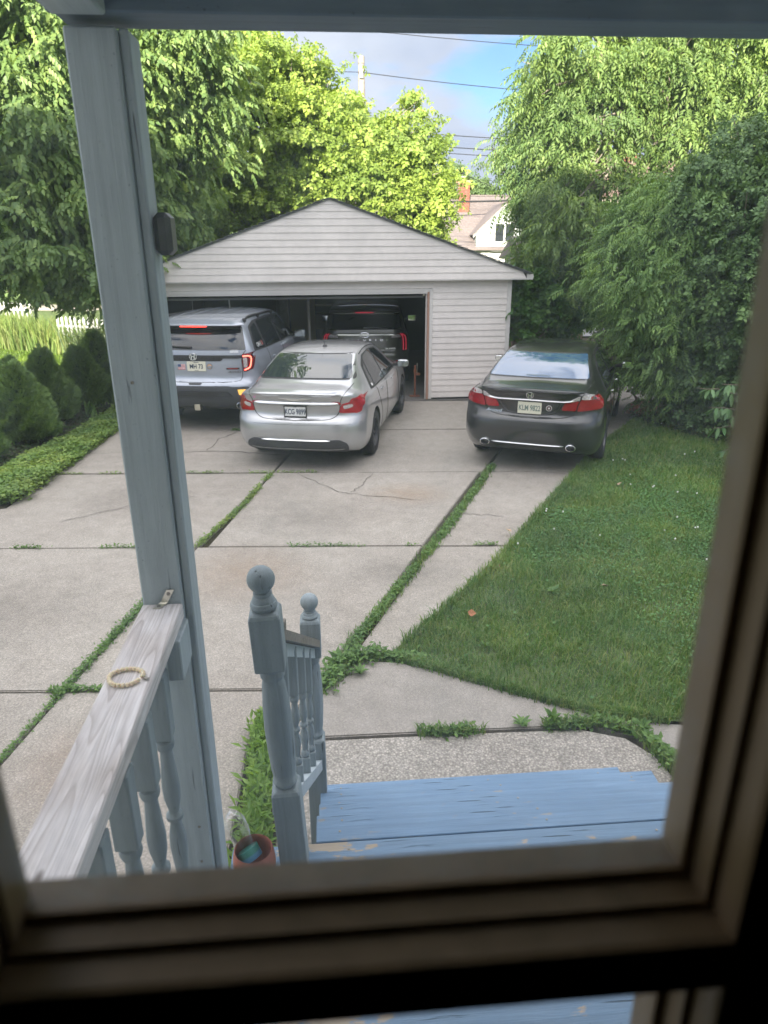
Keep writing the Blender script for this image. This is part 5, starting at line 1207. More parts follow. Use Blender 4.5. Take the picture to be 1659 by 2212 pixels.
# arborvitae row
def spray_tpl():
    V = []; F = []
    for i, (dx, l_) in enumerate([(-.5, .7), (-.25, .9), (0, 1.), (.25, .9), (.5, .7)]):
        b = len(V); V.extend([(0, 0, 0), (dx * .7 - .09, l_ * .6, .05), (dx, l_, -.05), (dx * .7 + .09, l_ * .6, .05)]); F.extend([(b, b + 1, b + 2), (b, b + 2, b + 3)])
    return V, F
SPR = spray_tpl()
for i, (x, y, h, r, lab) in enumerate([(-5.80, 9.6, .98, .46, 'arborvitae nearest the camera, cut by the left edge of the picture'), (-5.55, 10.75, 1.27, .52, 'second arborvitae of the left row, full and pointed'),
        (-6.05, 11.6, 1.22, .40, 'slim arborvitae peeking up between its bigger neighbours'), (-5.75, 12.1, 1.32, .50, 'third big arborvitae of the left row, with a broad flank'), (-5.68, 13.4, 1.18, .50, 'fourth arborvitae of the left row beside the lily clump'),
        (-6.15, 15.4, 1.25, .45, 'farthest arborvitae, dark, in front of the reeds')]):
    rg = np.random.default_rng(60 + i); t = thing('arborvitae', lab, 'shrub', (x, y, 0), 0, 'arborvitae hedge along the left bed')
    r *= .84; h *= .93; n = 5200; u = rg.random(n); z = h * (1 - np.sqrt(u) * .96) ; f = 1 - z / h
    rad = r * (np.minimum(1, f * 1.38 + .03)) ** .85 * np.where(f > .86, 1 - (f - .86) * 1.8, 1); a = rg.uniform(0, 2 * np.pi, n)
    lump = 1 + .13 * np.sin(a * 3 + i + z * 7) + .13 * np.sin(a * 8 - z * 17 + i * 2); rr_ = rad * lump * (1 - .28 * rg.random(n) ** 2)
    P = np.column_stack([rr_ * np.cos(a), rr_ * np.sin(a), z + .05])
    V, F = scatter(*SPR, P, rot_from(a - np.pi / 2, rg.uniform(.35, 1.15, n), rg.uniform(-1.5, 1.5, n)), rg.uniform(.055, .13, n))
    np_mesh('foliage', V, F, 3, M_l7, t)
    MB().tube([(0, 0, -.05), (0, 0, h * .8)], [.03, .01], 6).build('trunk', M_bark, t)
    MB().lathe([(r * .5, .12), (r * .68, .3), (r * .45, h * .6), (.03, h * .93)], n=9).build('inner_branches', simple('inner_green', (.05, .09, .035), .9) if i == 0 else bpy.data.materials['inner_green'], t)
# reeds, lilies, tall weeds
M_reed = leaf_mat('reed_blades', [(.11, .17, .08), (.17, .23, .11), (.24, .28, .14)], .3, .5); M_tall = leaf_mat('tall_weeds', [(.13, .22, .06), (.20, .28, .08), (.28, .31, .13), (.16, .26, .07)], .35, .6)
def clump(name, label, loc, n, h, w, mat, spread, lean, cat='plant', group=None):
    t = thing(name, label, cat, loc, 0, group); xy = RNG.normal(0, spread, (n, 2)); o = blades('blades', xy, h, w, mat, lean, 0, t)
    MB().tube([(0, 0, -.02), (0, 0, h * .35)], w * 2, 5).build('stem', mat, t)
clump('reed_clump', 'tall arching grey-green reeds behind the arborvitae row', (-6.25, 16.3, 0), 420, 1.45, .012, M_reed, .35, .9)
clump('reed_clump', 'second tuft of arching reeds nearer the porch post', (-5.7, 16.6, 0), 260, 1.2, .012, M_reed, .28, .9)
clump('lily_clump', 'lily-like strappy leaves at the end of the arborvitae row', (-5.15, 13.9, 0), 420, .50, .014, M_l7, .26, 1.1)
clump('lily_clump', 'small strappy plant at the foot of the fourth arborvitae', (-5.25, 12.55, 0), 26, .30, .020, M_weed, .05, .8)
clump('grass_tuft', 'grass tuft at the left picture edge beside the first arborvitae', (-5.42, 9.35, 0), 60, .32, .008, M_weed, .05, .6)
tw_ = sample_poly([(-16, 24), (-7.5, 19.5), (-7.0, 20.6), (-16, 27)], 9000); o = blades('tall_weeds', tw_, .85, .018, M_tall, .5, 0); tag(o, 'tall sunlit weeds in front of the far picket fence', kind='stuff')
sg = sample_poly([(-13, 14), (-6.2, 14), (-6.0, 19.5), (-16, 26), (-24, 26)], 60000); o = blades('grass', sg, .07, .010, leaf_mat('sunny_grass', [(.12, .20, .03), (.17, .27, .04), (.22, .32, .05)], .35, .5), .8, -.03); tag(o, 'sunlit short grass of the neighbouring lawn', kind='stuff')
fg = sample_poly([(4.2, 12.3), (7.4, 12.3), (7.5, 8.6), (5.6, 9.2), (4.6, 11.2)], 9000); pp = np.column_stack([fg, .02 + .10 * RNG.random(len(fg))])
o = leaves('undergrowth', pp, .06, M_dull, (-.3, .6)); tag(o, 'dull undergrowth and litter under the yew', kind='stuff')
fg = sample_poly([(4.3, 12.4), (5.0, 12.3), (5.3, 13.6), (4.85, 13.6)], 900); pp = np.column_stack([fg, .01 + .02 * RNG.random(len(fg))])
o = leaves('leaf_litter', pp, .06, M_dead, (-.2, .3)); tag(o, 'reddish dead leaves piled at the driveway edge below the evergreen', kind='stuff')
# leafy branch at the right beside the window frame
tb = thing('leafy_branch', 'low branches with large pointed leaves at the right of the lawn', 'shrub', tuple(at(1600, 985, 8.9).xy) + (0,))
b0 = Vector(tb.location); mbt = MB(); P = []; Yw = []; Pt = []
rg = np.random.default_rng(77)
for (pa, pb) in [((1640, 870), (1505, 838)), ((1640, 900), (1530, 880)), ((1650, 930), (1540, 925)), ((1650, 850), (1560, 830)), ((1660, 960), (1560, 975)), ((1660, 905), (1580, 900))]:
    p = at(*pa, 8.9) - b0; q = at(*pb, 8.7) - b0; pts = limb(mbt, p, q, .010, .003, rg, .1, 6); limb(mbt, Vector((0, 0, 0)), p, .02, .010, rg)
    for k in range(26):
        t = rg.random(); i = min(5, int(t * 6)); c = pts[i].lerp(pts[i + 1], t * 6 - i); P.append(tuple(c)); d = (q - p); s_ = rg.choice([-1, 1])
        Yw.append(math.atan2(-d.x, d.y) + s_ * rg.uniform(.4, 1.2)); Pt.append(rg.uniform(-1.2, -.3))
P = np.array(P); V, F = scatter(*LEAF, P, rot_from(np.array(Yw), np.array(Pt), rg.uniform(-.5, .5, len(P))), np.stack([np.full(len(P), .085), rg.uniform(.12, .19, len(P)), np.full(len(P), .12)], 1))
np_mesh('leaves', V, F, 3, leaf_mat('branch_leaves', [(.06, .14, .05), (.09, .19, .07), (.13, .24, .09)], .25, .35), tb, True); mbt.build('stems', M_bark, tb)
# ================================================================== CARS
def pchip(xs, ys, x):
    xs = np.asarray(xs, float); ys = np.asarray(ys, float); x = np.clip(np.asarray(x, float), xs[0], xs[-1])
    h = np.diff(xs); d = np.diff(ys) / h; m = np.zeros(len(xs)); m[0], m[-1] = d[0], d[-1]
    for i in range(1, len(xs) - 1):
        if d[i - 1] * d[i] > 0: w1 = 2 * h[i] + h[i - 1]; w2 = h[i] + 2 * h[i - 1]; m[i] = (w1 + w2) / (w1 / d[i - 1] + w2 / d[i])
    i = np.clip(np.searchsorted(xs, x) - 1, 0, len(xs) - 2); t = (x - xs[i]) / h[i]
    return (2 * t**3 - 3 * t**2 + 1) * ys[i] + (t**3 - 2 * t**2 + t) * h[i] * m[i] + (-2 * t**3 + 3 * t**2) * ys[i + 1] + (t**3 - t**2) * h[i] * m[i + 1]
def catmull(P, n=4):
    P = [np.array(p, float) for p in P]; out = []
    for i in range(len(P) - 1):
        p0 = P[max(i - 1, 0)]; p1 = P[i]; p2 = P[i + 1]; p3 = P[min(i + 2, len(P) - 1)]
        for k in range(n):
            t = k / n; out.append(.5 * ((2 * p1) + (-p0 + p2) * t + (2 * p0 - 5 * p1 + 4 * p2 - p3) * t * t + (-p0 + 3 * p1 - 3 * p2 + p3) * t**3))
    out.append(P[-1]); return out
def chaikin(P, n=2, closed=True):
    P = [Vector(p) for p in P]
    for _ in range(n):
        Q = []
        for i in range(len(P) if closed else len(P) - 1):
            a, b = P[i], P[(i + 1) % len(P)]; Q += [a * .75 + b * .25, a * .25 + b * .75]
        if not closed: Q = [P[0]] + Q + [P[-1]]
        P = Q
    return P
def round_poly(P, r):
    P = [Vector((p[0], p[1])) for p in P]; out = []; n = len(P)
    for i in range(n):
        a, p, b = P[i - 1], P[i], P[(i + 1) % n]; u, v = a - p, b - p; lu, lv = u.length, v.length
        if lu < 1e-6 or lv < 1e-6: out.append(p); continue
        ru, rv = min(r, lu * .35), min(r, lv * .35); q0, q1 = p + u / lu * ru, p + v / lv * rv
        for t in (0, .33, .67, 1): out.append(q0 * (1 - t) ** 2 + p * 2 * t * (1 - t) + q1 * t * t)
    return out
def paint(name, c, metal=.6, rough=.32, coat=1.0):
    m, nt, b = new_mat(name); b.inputs['Base Color'].default_value = (*c, 1); b.inputs['Metallic'].default_value = metal; b.inputs['Roughness'].default_value = rough
    b.inputs['Coat Weight'].default_value = coat; b.inputs['Coat Roughness'].default_value = .05
    fl_ = noise(nt, mapped(nt), 1400, 1); r_ = ramp(nt, [(.3, tuple(v * .85 for v in c)), (.7, tuple(min(1, v * 1.15) for v in c))]); nt.links.new(fl_.outputs['Fac'], r_.inputs[0])
    du = noise(nt, mapped(nt), 2.2, 4); r2 = ramp(nt, [(.35, (.93, .93, .93)), (.65, (1.03, 1.03, 1.03))]); nt.links.new(du.outputs['Fac'], r2.inputs[0])
    nt.links.new(mixc(nt, 1, r_.outputs[0], r2.outputs[0], 'MULTIPLY'), b.inputs['Base Color']); return m
M_tyre = simple('tyre_rubber', (.018, .018, .019), .85); M_trimk = simple('black_trim', (.022, .022, .024), .5); M_trimg = simple('dark_grey_cladding', (.055, .058, .065), .6)
M_chrome2 = simple('satin_chrome', (.88, .89, .91), .28, 1.0); M_chrome = simple('chrome', (.85, .86, .88), .12, 1.0); M_seam = simple('panel_gap', (.012, .012, .013), .8); M_under = simple('underbody', (.012, .012, .012), .95)
def carglass(name, c=(.02, .028, .032), ior=2.0):
    m, nt, b = new_mat(name); b.inputs['Base Color'].default_value = (*c, 1); b.inputs['Roughness'].default_value = .02; b.inputs['IOR'].default_value = ior; return m
M_cg = carglass('tinted_glass'); M_cgs = carglass('side_glass', (.015, .018, .02), 1.6); M_cgd = carglass('rear_glass_sky', (.035, .085, .17), 2.3)  # blue base colour of the last glass stands in for reflected sky
def lens(name, c, es=0, rough=.15):
    m, nt, b = new_mat(name); b.inputs['Roughness'].default_value = rough; b.inputs['Coat Weight'].default_value = 1
    v = nt.nodes.new('ShaderNodeTexVoronoi'); v.inputs['Scale'].default_value = 60; nt.links.new(mapped(nt, (1, .2, 1.6)), v.inputs['Vector'])
    r_ = ramp(nt, [(0, tuple(min(1, k * 1.5) for k in c)), (.6, tuple(k * .6 for k in c))]); nt.links.new(v.outputs['Distance'], r_.inputs[0]); nt.links.new(r_.outputs[0], b.inputs['Base Color'])
    if es: b.inputs['Emission Color'].default_value = (*c, 1); b.inputs['Emission Strength'].default_value = es
    return m
M_red = lens('red_lens', (.42, .010, .022)); M_redk = lens('dark_red_lens', (.16, .008, .015)); M_clear = lens('clear_lens', (.62, .58, .58)); M_amber = lens('glowing_amber', (.95, .50, .10), .35)
M_led = simple('lit_red_led', (1, .08, .05), .3, emit=(1, .06, .04), es=1.0); M_led2 = simple('bright_red_led', (1, .2, .15), .3, emit=(1, .10, .06), es=2.0)
M_plate = simple('plate_cream', (.72, .70, .58), .45); M_plate_w = simple('plate_white', (.70, .72, .72), .45); M_ink = simple('plate_ink', (.03, .05, .09), .5); M_inkg = simple('faded_ink', (.16, .22, .20), .5)
M_stick = simple('sticker_white', (.8, .8, .8), .5)

class Car:
    def __init__(s, name, label, cat, body_mat, st, keys, rear, front, wheels, L_):
        s.root = thing(name, label, cat); s.mat = body_mat
        ys = sorted(set([0, .02, .05, .09] + list(np.linspace(.14, L_ - .14, 64)) + [L_ - .09, L_ - .05, L_ - .02, L_]))
        P = {k: pchip([r[0] for r in st], [r[1 + i] for r in st], ys) for i, k in enumerate(keys)}
        rings = []
        for j, y in enumerate(ys):
            q = {k: P[k][j] for k in keys}
            e = min(y, L_ - y); sc = 1 - .035 * max(0, 1 - e / .09) ** 2
            mid = ((q['wb'] + q['we']) / 2 + .006, (q['zbelt'] + q['ze']) / 2)
            c = [(0, q['zb']), (q['ws'] - .18, q['zb']), (q['ws'], q['zb'] + .04), (q['wm'] - .006, (q['zb'] + q['zm']) / 2), (q['wm'], q['zm']), (q['wsh'], q['zsh']), (q['wb'], q['zbelt']), mid, (q['we'], q['ze']),
                 (q['we'] - .09, q['ze'] + (q['zt'] - q['ze']) * .62), (q['we'] * .5, q['zt'] - .008), (0, q['zt'])]
            half = catmull(c, 4)
            ring = [np.array([h[0] * sc, h[1] if h[1] < .5 else .5 + (h[1] - .5) * (1 - (1 - sc) * .5)]) for h in half]
            full = ring + [np.array([-h[0], h[1]]) for h in ring[-2:0:-1]]
            rings.append(full)
        n = len(rings[0]); V = []; F = []
        fr = lambda x, z: rear(x, z); ff = lambda x, z: front(x, z)
        for j, y in enumerate(ys):
            for p in rings[j]:
                a = max(0, 1 - y / .75) ** 2; b = max(0, 1 - (L_ - y) / .8) ** 2
                V.append((p[0], y + fr(abs(p[0]), p[1]) * a - ff(abs(p[0]), p[1]) * b, p[1]))
        m = len(ys)
        for j in range(m - 1):
            for k in range(n): F.append((j * n + k, (j + 1) * n + k, (j + 1) * n + (k + 1) % n, j * n + (k + 1) % n))
        for end, j, fn, sg in ((0, 0, fr, 1), (1, m - 1, ff, -1)):
            base = j * n; prev = list(range(base, base + n)); c = np.array([0, .5 * (rings[j][0][1] + rings[j][n // 2][1])])
            K = 16
            for r_ in range(1, K):
                s_ = 1 - r_ / K; cur = []
                for p in rings[j]:
                    q = c + (p - c) * s_; V.append((q[0], (ys[j] if end else 0) + sg * fn(abs(q[0]), q[1]) - sg * .012 * min(1, (r_ / K) * 5), q[1])); cur.append(len(V) - 1)
                for k in range(n):
                    f = (prev[k], prev[(k + 1) % n], cur[(k + 1) % n], cur[k]); F.append(f if end else f[::-1]) if False else F.append(f[::-1] if end else f)
                prev = cur
            V.append((c[0], (ys[j] if end else 0) + sg * fn(0, c[1]) - sg * .012, c[1])); cc = len(V) - 1
            for k in range(n):
                f = (prev[k], prev[(k + 1) % n], cc); F.append(f[::-1] if end else f)
        me = bpy.data.meshes.new('body'); me.from_pydata(V, [], F); me.materials.append(body_mat); me.materials.append(M_under)
        bm = bmesh.new(); bm.from_mesh(me); bmesh.ops.recalc_face_normals(bm, faces=bm.faces[:]); bm.to_mesh(me); bm.free()
        o = link_mesh('body', me)
        s.wheels = wheels
        cut = MB()
        for (wy, wr, wz) in wheels:
            mt = Matrix.Translation((0, wy, wz)) @ Matrix.Rotation(R(90), 4, 'Y')
            c_ = MB().lathe([(wr + .045, -1.3), (wr + .045, 1.3)], n=40, mat=mt); cut.add(c_.v, c_.f)
        # the lathe above is open-ended rings with caps
        cm = cut.mesh('cutter', M_under); co = bpy.data.objects.new('cutter', cm); col.objects.link(co)
        bm = bmesh.new(); bm.from_mesh(cm); bmesh.ops.recalc_face_normals(bm, faces=bm.faces[:]); bm.to_mesh(cm); bm.free()
        md = o.modifiers.new('b', 'BOOLEAN'); md.object = co; md.solver = 'EXACT'; md.material_mode = 'TRANSFER'
        bpy.context.view_layer.update(); dg = bpy.context.evaluated_depsgraph_get()
        me2 = bpy.data.meshes.new_from_object(o.evaluated_get(dg)); o.modifiers.clear(); o.data = me2; bpy.data.objects.remove(co)
        me2.polygons.foreach_set('use_smooth', [True] * len(me2.polygons)); me2.set_sharp_from_angle(angle=R(42))
        o.parent = s.root; s.body = o
        bm = bmesh.new(); bm.from_mesh(me); s.bvh = BVHTree.FromBMesh(bm); bm.free()     # un-cut body for projecting
        s.Lg = L_
    def ray(s, side, a, b):
        o, d = {'rear': ((a, -2, b), (0, 1, 0)), 'front': ((a, s.Lg + 2, b), (0, -1, 0)), 'right': ((3, a, b), (-1, 0, 0)), 'left': ((-3, a, b), (1, 0, 0)), 'top': ((a, b, 4), (0, 0, -1))}[side]
        h, n, _, _ = s.bvh.ray_cast(Vector(o), Vector(d))
        if h is None: h, n, _, _ = s.bvh.find_nearest(Vector(o) + Vector(d) * 2.2)
        if n.dot(Vector(d)) > 0: n = -n
        return h, n
    def patch(s, name, side, poly, mat, off=.004, smooth=0, parent=None, grid=.05, depth=.012, flatoff=None):
        if smooth: poly = round_poly(poly, .028 * smooth)
        poly = [Vector((p[0], p[1])) for p in poly]
        # densify outline
        out = []
        for i, p in enumerate(poly):
            q = poly[(i + 1) % len(poly)]; k = max(1, int((q - p).length / grid))
            out += [p.lerp(q, t / k) for t in range(k)]
        nb = len(out)
        xs = np.array([p.x for p in out]); ys_ = np.array([p.y for p in out])
        gx, gy = np.meshgrid(np.arange(xs.min(), xs.max(), grid), np.arange(ys_.min(), ys_.max(), grid)); gx = gx.ravel() + .0007; gy = gy.ravel() + .0011
        if len(gx):
            k = in_poly(gx, gy, [(p.x, p.y) for p in out]); gx, gy = gx[k], gy[k]
            dmin = np.min(np.hypot(gx[:, None] - xs[None], gy[:, None] - ys_[None]), axis=1) if len(gx) else np.array([]); k = dmin > grid * .4; gx, gy = gx[k], gy[k]
        inner = [Vector((a, b)) for a, b in zip(gx, gy)]
        r_ = delaunay_2d_cdt(out + inner, [(i, (i + 1) % nb) for i in range(nb)], [], 1, 1e-6)
        v2, faces = r_[0], r_[2]
        V = []; Nn = []
        for p in v2:
            h, n = s.ray(side, p.x, p.y); V.append(h + n * off); Nn.append(n)
        F = []
        axis = {'rear': Vector((0, -1, 0)), 'front': Vector((0, 1, 0)), 'right': Vector((1, 0, 0)), 'left': Vector((-1, 0, 0)), 'top': Vector((0, 0, 1))}[side]
        for f in faces:
            a, b, c = (V[i] for i in f[:3]); F.append(tuple(f) if (b - a).cross(c - a).dot(axis) > 0 else tuple(f)[::-1])
        # rim: edges used once
        cnt = {}
        for f in F:
            for i in range(len(f)): cnt[(f[i], f[(i + 1) % len(f)])] = 1
        rim = [e for e in cnt if (e[1], e[0]) not in cnt]; mp_ = {}
        for e in rim:
            for i in e:
                if i not in mp_: mp_[i] = len(V); V.append(V[i] - Nn[i] * (off + depth))
        for a, b in rim: F.append((b, a, mp_[a], mp_[b]))
        mb = MB(); mb.add(V, F); return mb.build(name, mat, parent or s.root, True, 35)
    def line(s, name, side, pts, mat=None, r=.0035, off=0, smooth=2, n=5, parent=None, closed=False, flat=1):
        pts = chaikin([Vector((p[0], p[1])) for p in pts], smooth, closed) if smooth else [Vector(p) for p in pts]
        dense = []
        for i in range(len(pts) if closed else len(pts) - 1):
            p, q = pts[i], pts[(i + 1) % len(pts)]; k = max(1, int((q - p).length / .05)); dense += [p.lerp(q, t / k) for t in range(k)]
        if not closed: dense.append(pts[-1])
        P = []
        for p in dense:
            h, nn = s.ray(side, p.x, p.y); P.append(h + nn * off)
        return MB().tube(P, r, n, closed=closed).build(name, mat or M_seam, parent or s.root, True)
    def lip(s, name, pts, profile, mat, parent=None, n=28, taper=.12, off=0):
        """sweep a closed (out, up) profile across the back of the car along rear-view points (x, z)"""
        xs = [p[0] for p in pts]; zs = [p[1] for p in pts]; V = []; F = []; m = len(profile)
        for i in range(n + 1):
            x = xs[0] + (xs[-1] - xs[0]) * i / n; z = float(np.interp(x, xs, zs)); h, nn = s.ray('rear', x, z); e = min(i, n - i) / n
            k = min(1, e / taper) ** .6 if taper else 1; k = max(k, .05)
            nx, ny = nn.x, nn.y; l = math.hypot(nx, ny); d = Vector((nx / l, ny / l, 0)) if l > .3 else Vector((0, -1, 0))
            for a, b in profile: V.append((h.x + d.x * (a * k + off), h.y + d.y * (a * k + off), z + b * (.4 + .6 * k)))
        for i in range(n):
            for k in range(m): F.append((i * m + k, i * m + (k + 1) % m, (i + 1) * m + (k + 1) % m, (i + 1) * m + k))
        F += [tuple(range(m)), tuple(range(n * m, n * m + m))[::-1]]
        me = MB().add(V, F).mesh(name, mat); bm = bmesh.new(); bm.from_mesh(me); bmesh.ops.recalc_face_normals(bm, faces=bm.faces[:]); bm.to_mesh(me); bm.free()
        me.polygons.foreach_set('use_smooth', [True] * len(me.polygons)); me.set_sharp_from_angle(angle=R(50)); me.update()
        return link_mesh(name, me, parent or s.root)
    def text(s, name, body, side, x, z, size, mat, parent, off=.008, sx=1., ext=.001, shear=0):
        cu = bpy.data.curves.new('t', 'FONT'); cu.body = body; cu.size = size; cu.extrude = ext; cu.align_x = 'CENTER'; cu.align_y = 'CENTER'; cu.shear = shear
        to = bpy.data.objects.new('t', cu); col.objects.link(to); bpy.context.view_layer.update(); dg = bpy.context.evaluated_depsgraph_get()
        me = bpy.data.meshes.new_from_object(to.evaluated_get(dg)); bpy.data.objects.remove(to); me.materials.clear(); me.materials.append(mat)
        h, n = s.ray(side, x, z)
        o = link_mesh(name, me, parent); o.scale = (sx, 1, 1)
        M_ = s.frame(h, n, off); o.matrix_local = M_ @ Matrix.Diagonal((sx, 1, 1, 1)); return o
    def frame(s, h, n, off):
        n = n.normalized(); u = Vector((0, 0, 1)); xa = u.cross(n)
        xa = xa.normalized() if xa.length > .2 else Vector((1, 0, 0)); up = n.cross(xa)
        return Matrix(((xa.x, up.x, n.x, h.x + n.x * off), (xa.y, up.y, n.y, h.y + n.y * off), (xa.z, up.z, n.z, h.z + n.z * off), (0, 0, 0, 1)))
    def plate(s, x, z, txt, mat, ink, frame_mat=None, size=.088, sx=.78, top=None, bottom=None, w=.152, h=.076, tilt=0, extra=None):
        hh, n = s.ray('rear', x, z); n = Vector((0, -math.cos(tilt), math.sin(tilt)))
        hh = min([s.ray('rear', x + a, z + b)[0] for a in (-w * .8, 0, w * .8) for b in (-h * .8, 0, h * .8)], key=lambda p: p.y); hh = Vector((x, hh.y, z))
        g = bpy.data.objects.new('number_plate', MB().box((-w, -h, -.012), (w, h, .003), .001).mesh('number_plate', mat)); col.objects.link(g); g.parent = s.root; g.matrix_local = s.frame(hh, n, .006)
        def tx(nm, body, px, py, size, m_, sx_=1):
            cu = bpy.data.curves.new('t', 'FONT'); cu.body = body; cu.size = size; cu.extrude = .0006; cu.align_x = 'CENTER'; cu.align_y = 'CENTER'; cu.offset = size * .022
            to = bpy.data.objects.new('t', cu); col.objects.link(to); bpy.context.view_layer.update()
            me = bpy.data.meshes.new_from_object(to.evaluated_get(bpy.context.evaluated_depsgraph_get())); bpy.data.objects.remove(to); me.materials.clear(); me.materials.append(m_)
            o = link_mesh(nm, me, g); o.matrix_local = Matrix.Translation((px, py, .0042)) @ Matrix.Diagonal((sx_, 1, 1, 1)); return o
        tx('plate_number', txt, 0, -.004, size, ink, sx)
        if top: tx('plate_heading', top, 0, h - .014, .020, ink, .9)
        if bottom: tx('plate_footing', bottom, 0, -h + .012, .016, ink, .9)
        if frame_mat:
            mb = MB(); t = .012
            for lo, hi in [((-w - .004, h - t + .004, 0), (w + .004, h + .004, .009)), ((-w - .004, -h - .004, 0), (w + .004, -h + t + .004, .009)), ((-w - .004, -h + t + .004, 0), (-w + .007, h - t + .004, .009)), ((w - .007, -h + t + .004, 0), (w + .004, h - t + .004, .009))]: mb.box(lo, hi)
            mb.build('plate_frame', frame_mat, g)
        for sx_ in (-.09, .09):
            o = MB().lathe([(.007, 0), (.006, .003), (0, .004)], n=10).build('plate_screw', M_zinc, g); o.matrix_local = Matrix.Translation((sx_, h - .012 + (0 if not frame_mat else -.012), .003))
        return g
    def wheel(s, side, y, r, half, rim_mat, spokes=10, tw=.22, steer=0):
        w = bpy.data.objects.new('wheel', None); col.objects.link(w); w.parent = s.root; w.location = (side * (half - tw / 2), y, r)
        mt = Matrix.Rotation(R(90) * side, 4, 'Y'); hw_ = tw / 2; rr = r * .66
        ty = MB().lathe([(rr, -hw_ * .9), (r * .90, -hw_), (r * .975, -hw_ * .85), (r, -hw_ * .6), (r, hw_ * .6), (r * .975, hw_ * .85), (r * .90, hw_), (rr, hw_ * .9), (rr - .01, hw_ * .5), (rr - .01, -hw_ * .5)], n=48, mat=mt); ty.f = ty.f[:-2] if False else ty.f
        ty.build('tyre', M_tyre, w, True, 50)
        rm = MB().lathe([(rr, -hw_ * .8), (rr, hw_ * .86), (rr - .012, hw_ * .9), (rr - .02, hw_ * .7), (rr - .03, hw_ * .1), (.0, hw_ * .05)], n=40, mat=mt)
        rm.lathe([(.0, hw_ * .62), (.03, hw_ * .60), (.045, hw_ * .5), (.06, hw_ * .1)], n=20, mat=mt)
        for k in range(spokes):
            a = 2 * math.pi * k / spokes; q = mt @ Matrix.Rotation(a, 4, 'Z')
            rm.box((.04, -.016, hw_ * .25), (rr - .008, .016, hw_ * .62), .006, mat=q)
        rm.build('rim', rim_mat, w, True, 40)
    def mirror(s, side, y, z, half, mat, w=.20, h=.13):
        o = bpy.data.objects.new('mirror', None); col.objects.link(o); o.parent = s.root; o.location = (side * (half + .13), y, z)
        bm = bmesh.new(); bmesh.ops.create_cube(bm, size=1); bmesh.ops.subdivide_edges(bm, edges=bm.edges[:], cuts=5, use_grid_fill=True)
        for v in bm.verts:
            p = v.co * 2; l = (abs(p.x)**4 + abs(p.y)**4 + abs(p.z)**4) ** .25; p = p / max(l, 1e-6) * max(abs(p.x), abs(p.y), abs(p.z)); t = (p.y + 1) / 2
            v.co = Vector((p.x * w / 2 * (1 - .22 * t), p.y * .07, p.z * h / 2 * (1 - .3 * t)))
        me = bpy.data.meshes.new('shell'); bm.to_mesh(me); bm.free(); me.materials.append(mat); me.polygons.foreach_set('use_smooth', [True] * len(me.polygons)); link_mesh('shell', me, o)
        MB().box((-w * .42, -.074, -h * .38), (w * .42, -.066, h * .38), .003).build('mirror_glass', M_cgm, o)
        MB().tube([(-side * (w / 2 - .02), .01, -.02), (-side * (w / 2 + .09), .03, -.04)], [.03, .022], 8).build('mirror_arm', M_trimk, o)
M_cgm = simple('mirror_silver', (.75, .8, .82), .04, 1.0)
def badge_h(car, x, z, s_, parent_mat=M_chrome, off=.006):
    """squared letter-H emblem in a rounded frame"""
    h, n = car.ray('rear', x, z); g = bpy.data.objects.new('emblem', None); col.objects.link(g); g.parent = car.root; g.matrix_local = car.frame(h, n, off)
    a, b = s_ * .5, s_ * .42
    ring = chaikin([(-a, b), (a, b), (a * .82, -b), (-a * .82, -b)], 2)
    MB().tube([(p[0], p[1], 0) for p in [tuple(Vector(q)) for q in ring]], s_ * .055, 6, closed=True).build('emblem_ring', parent_mat, g, True)
    mb = MB(); t = s_ * .11
    for sg in (-1, 1): mb.add([(sg * a * .62, b * .80, .002), (sg * a * .62 - sg * t, b * .80, .002), (sg * a * .46 - sg * t, -b * .80, .002), (sg * a * .46, -b * .80, .002), (sg * a * .62, b * .80, .008), (sg * a * .62 - sg * t, b * .80, .008), (sg * a * .46 - sg * t, -b * .80, .008), (sg * a * .46, -b * .80, .008)],
        [(4, 5, 6, 7) if sg < 0 else (7, 6, 5, 4), (0, 1, 5, 4), (1, 2, 6, 5), (2, 3, 7, 6), (3, 0, 4, 7)])
    mb.box((-a * .45, -t * .45, .002), (a * .45, t * .45, .008)); mb.build('emblem_letter', parent_mat, g)
KEYS = ['zb', 'ws', 'zm', 'wm', 'zsh', 'wsh', 'zbelt', 'wb', 'ze', 'we', 'zt']
def prof(pts, corner=(.10, .30), xc=.88):
    zs = [p[0] for p in pts]; ys = [p[1] for p in pts]
    def f(x, z): return float(pchip(zs, ys, [z])[0]) + corner[0] * x * x + corner[1] * max(0, x / xc) ** 7 * .5
    return f
def mirror_poly(p): return [(-x, z) for x, z in p][::-1]

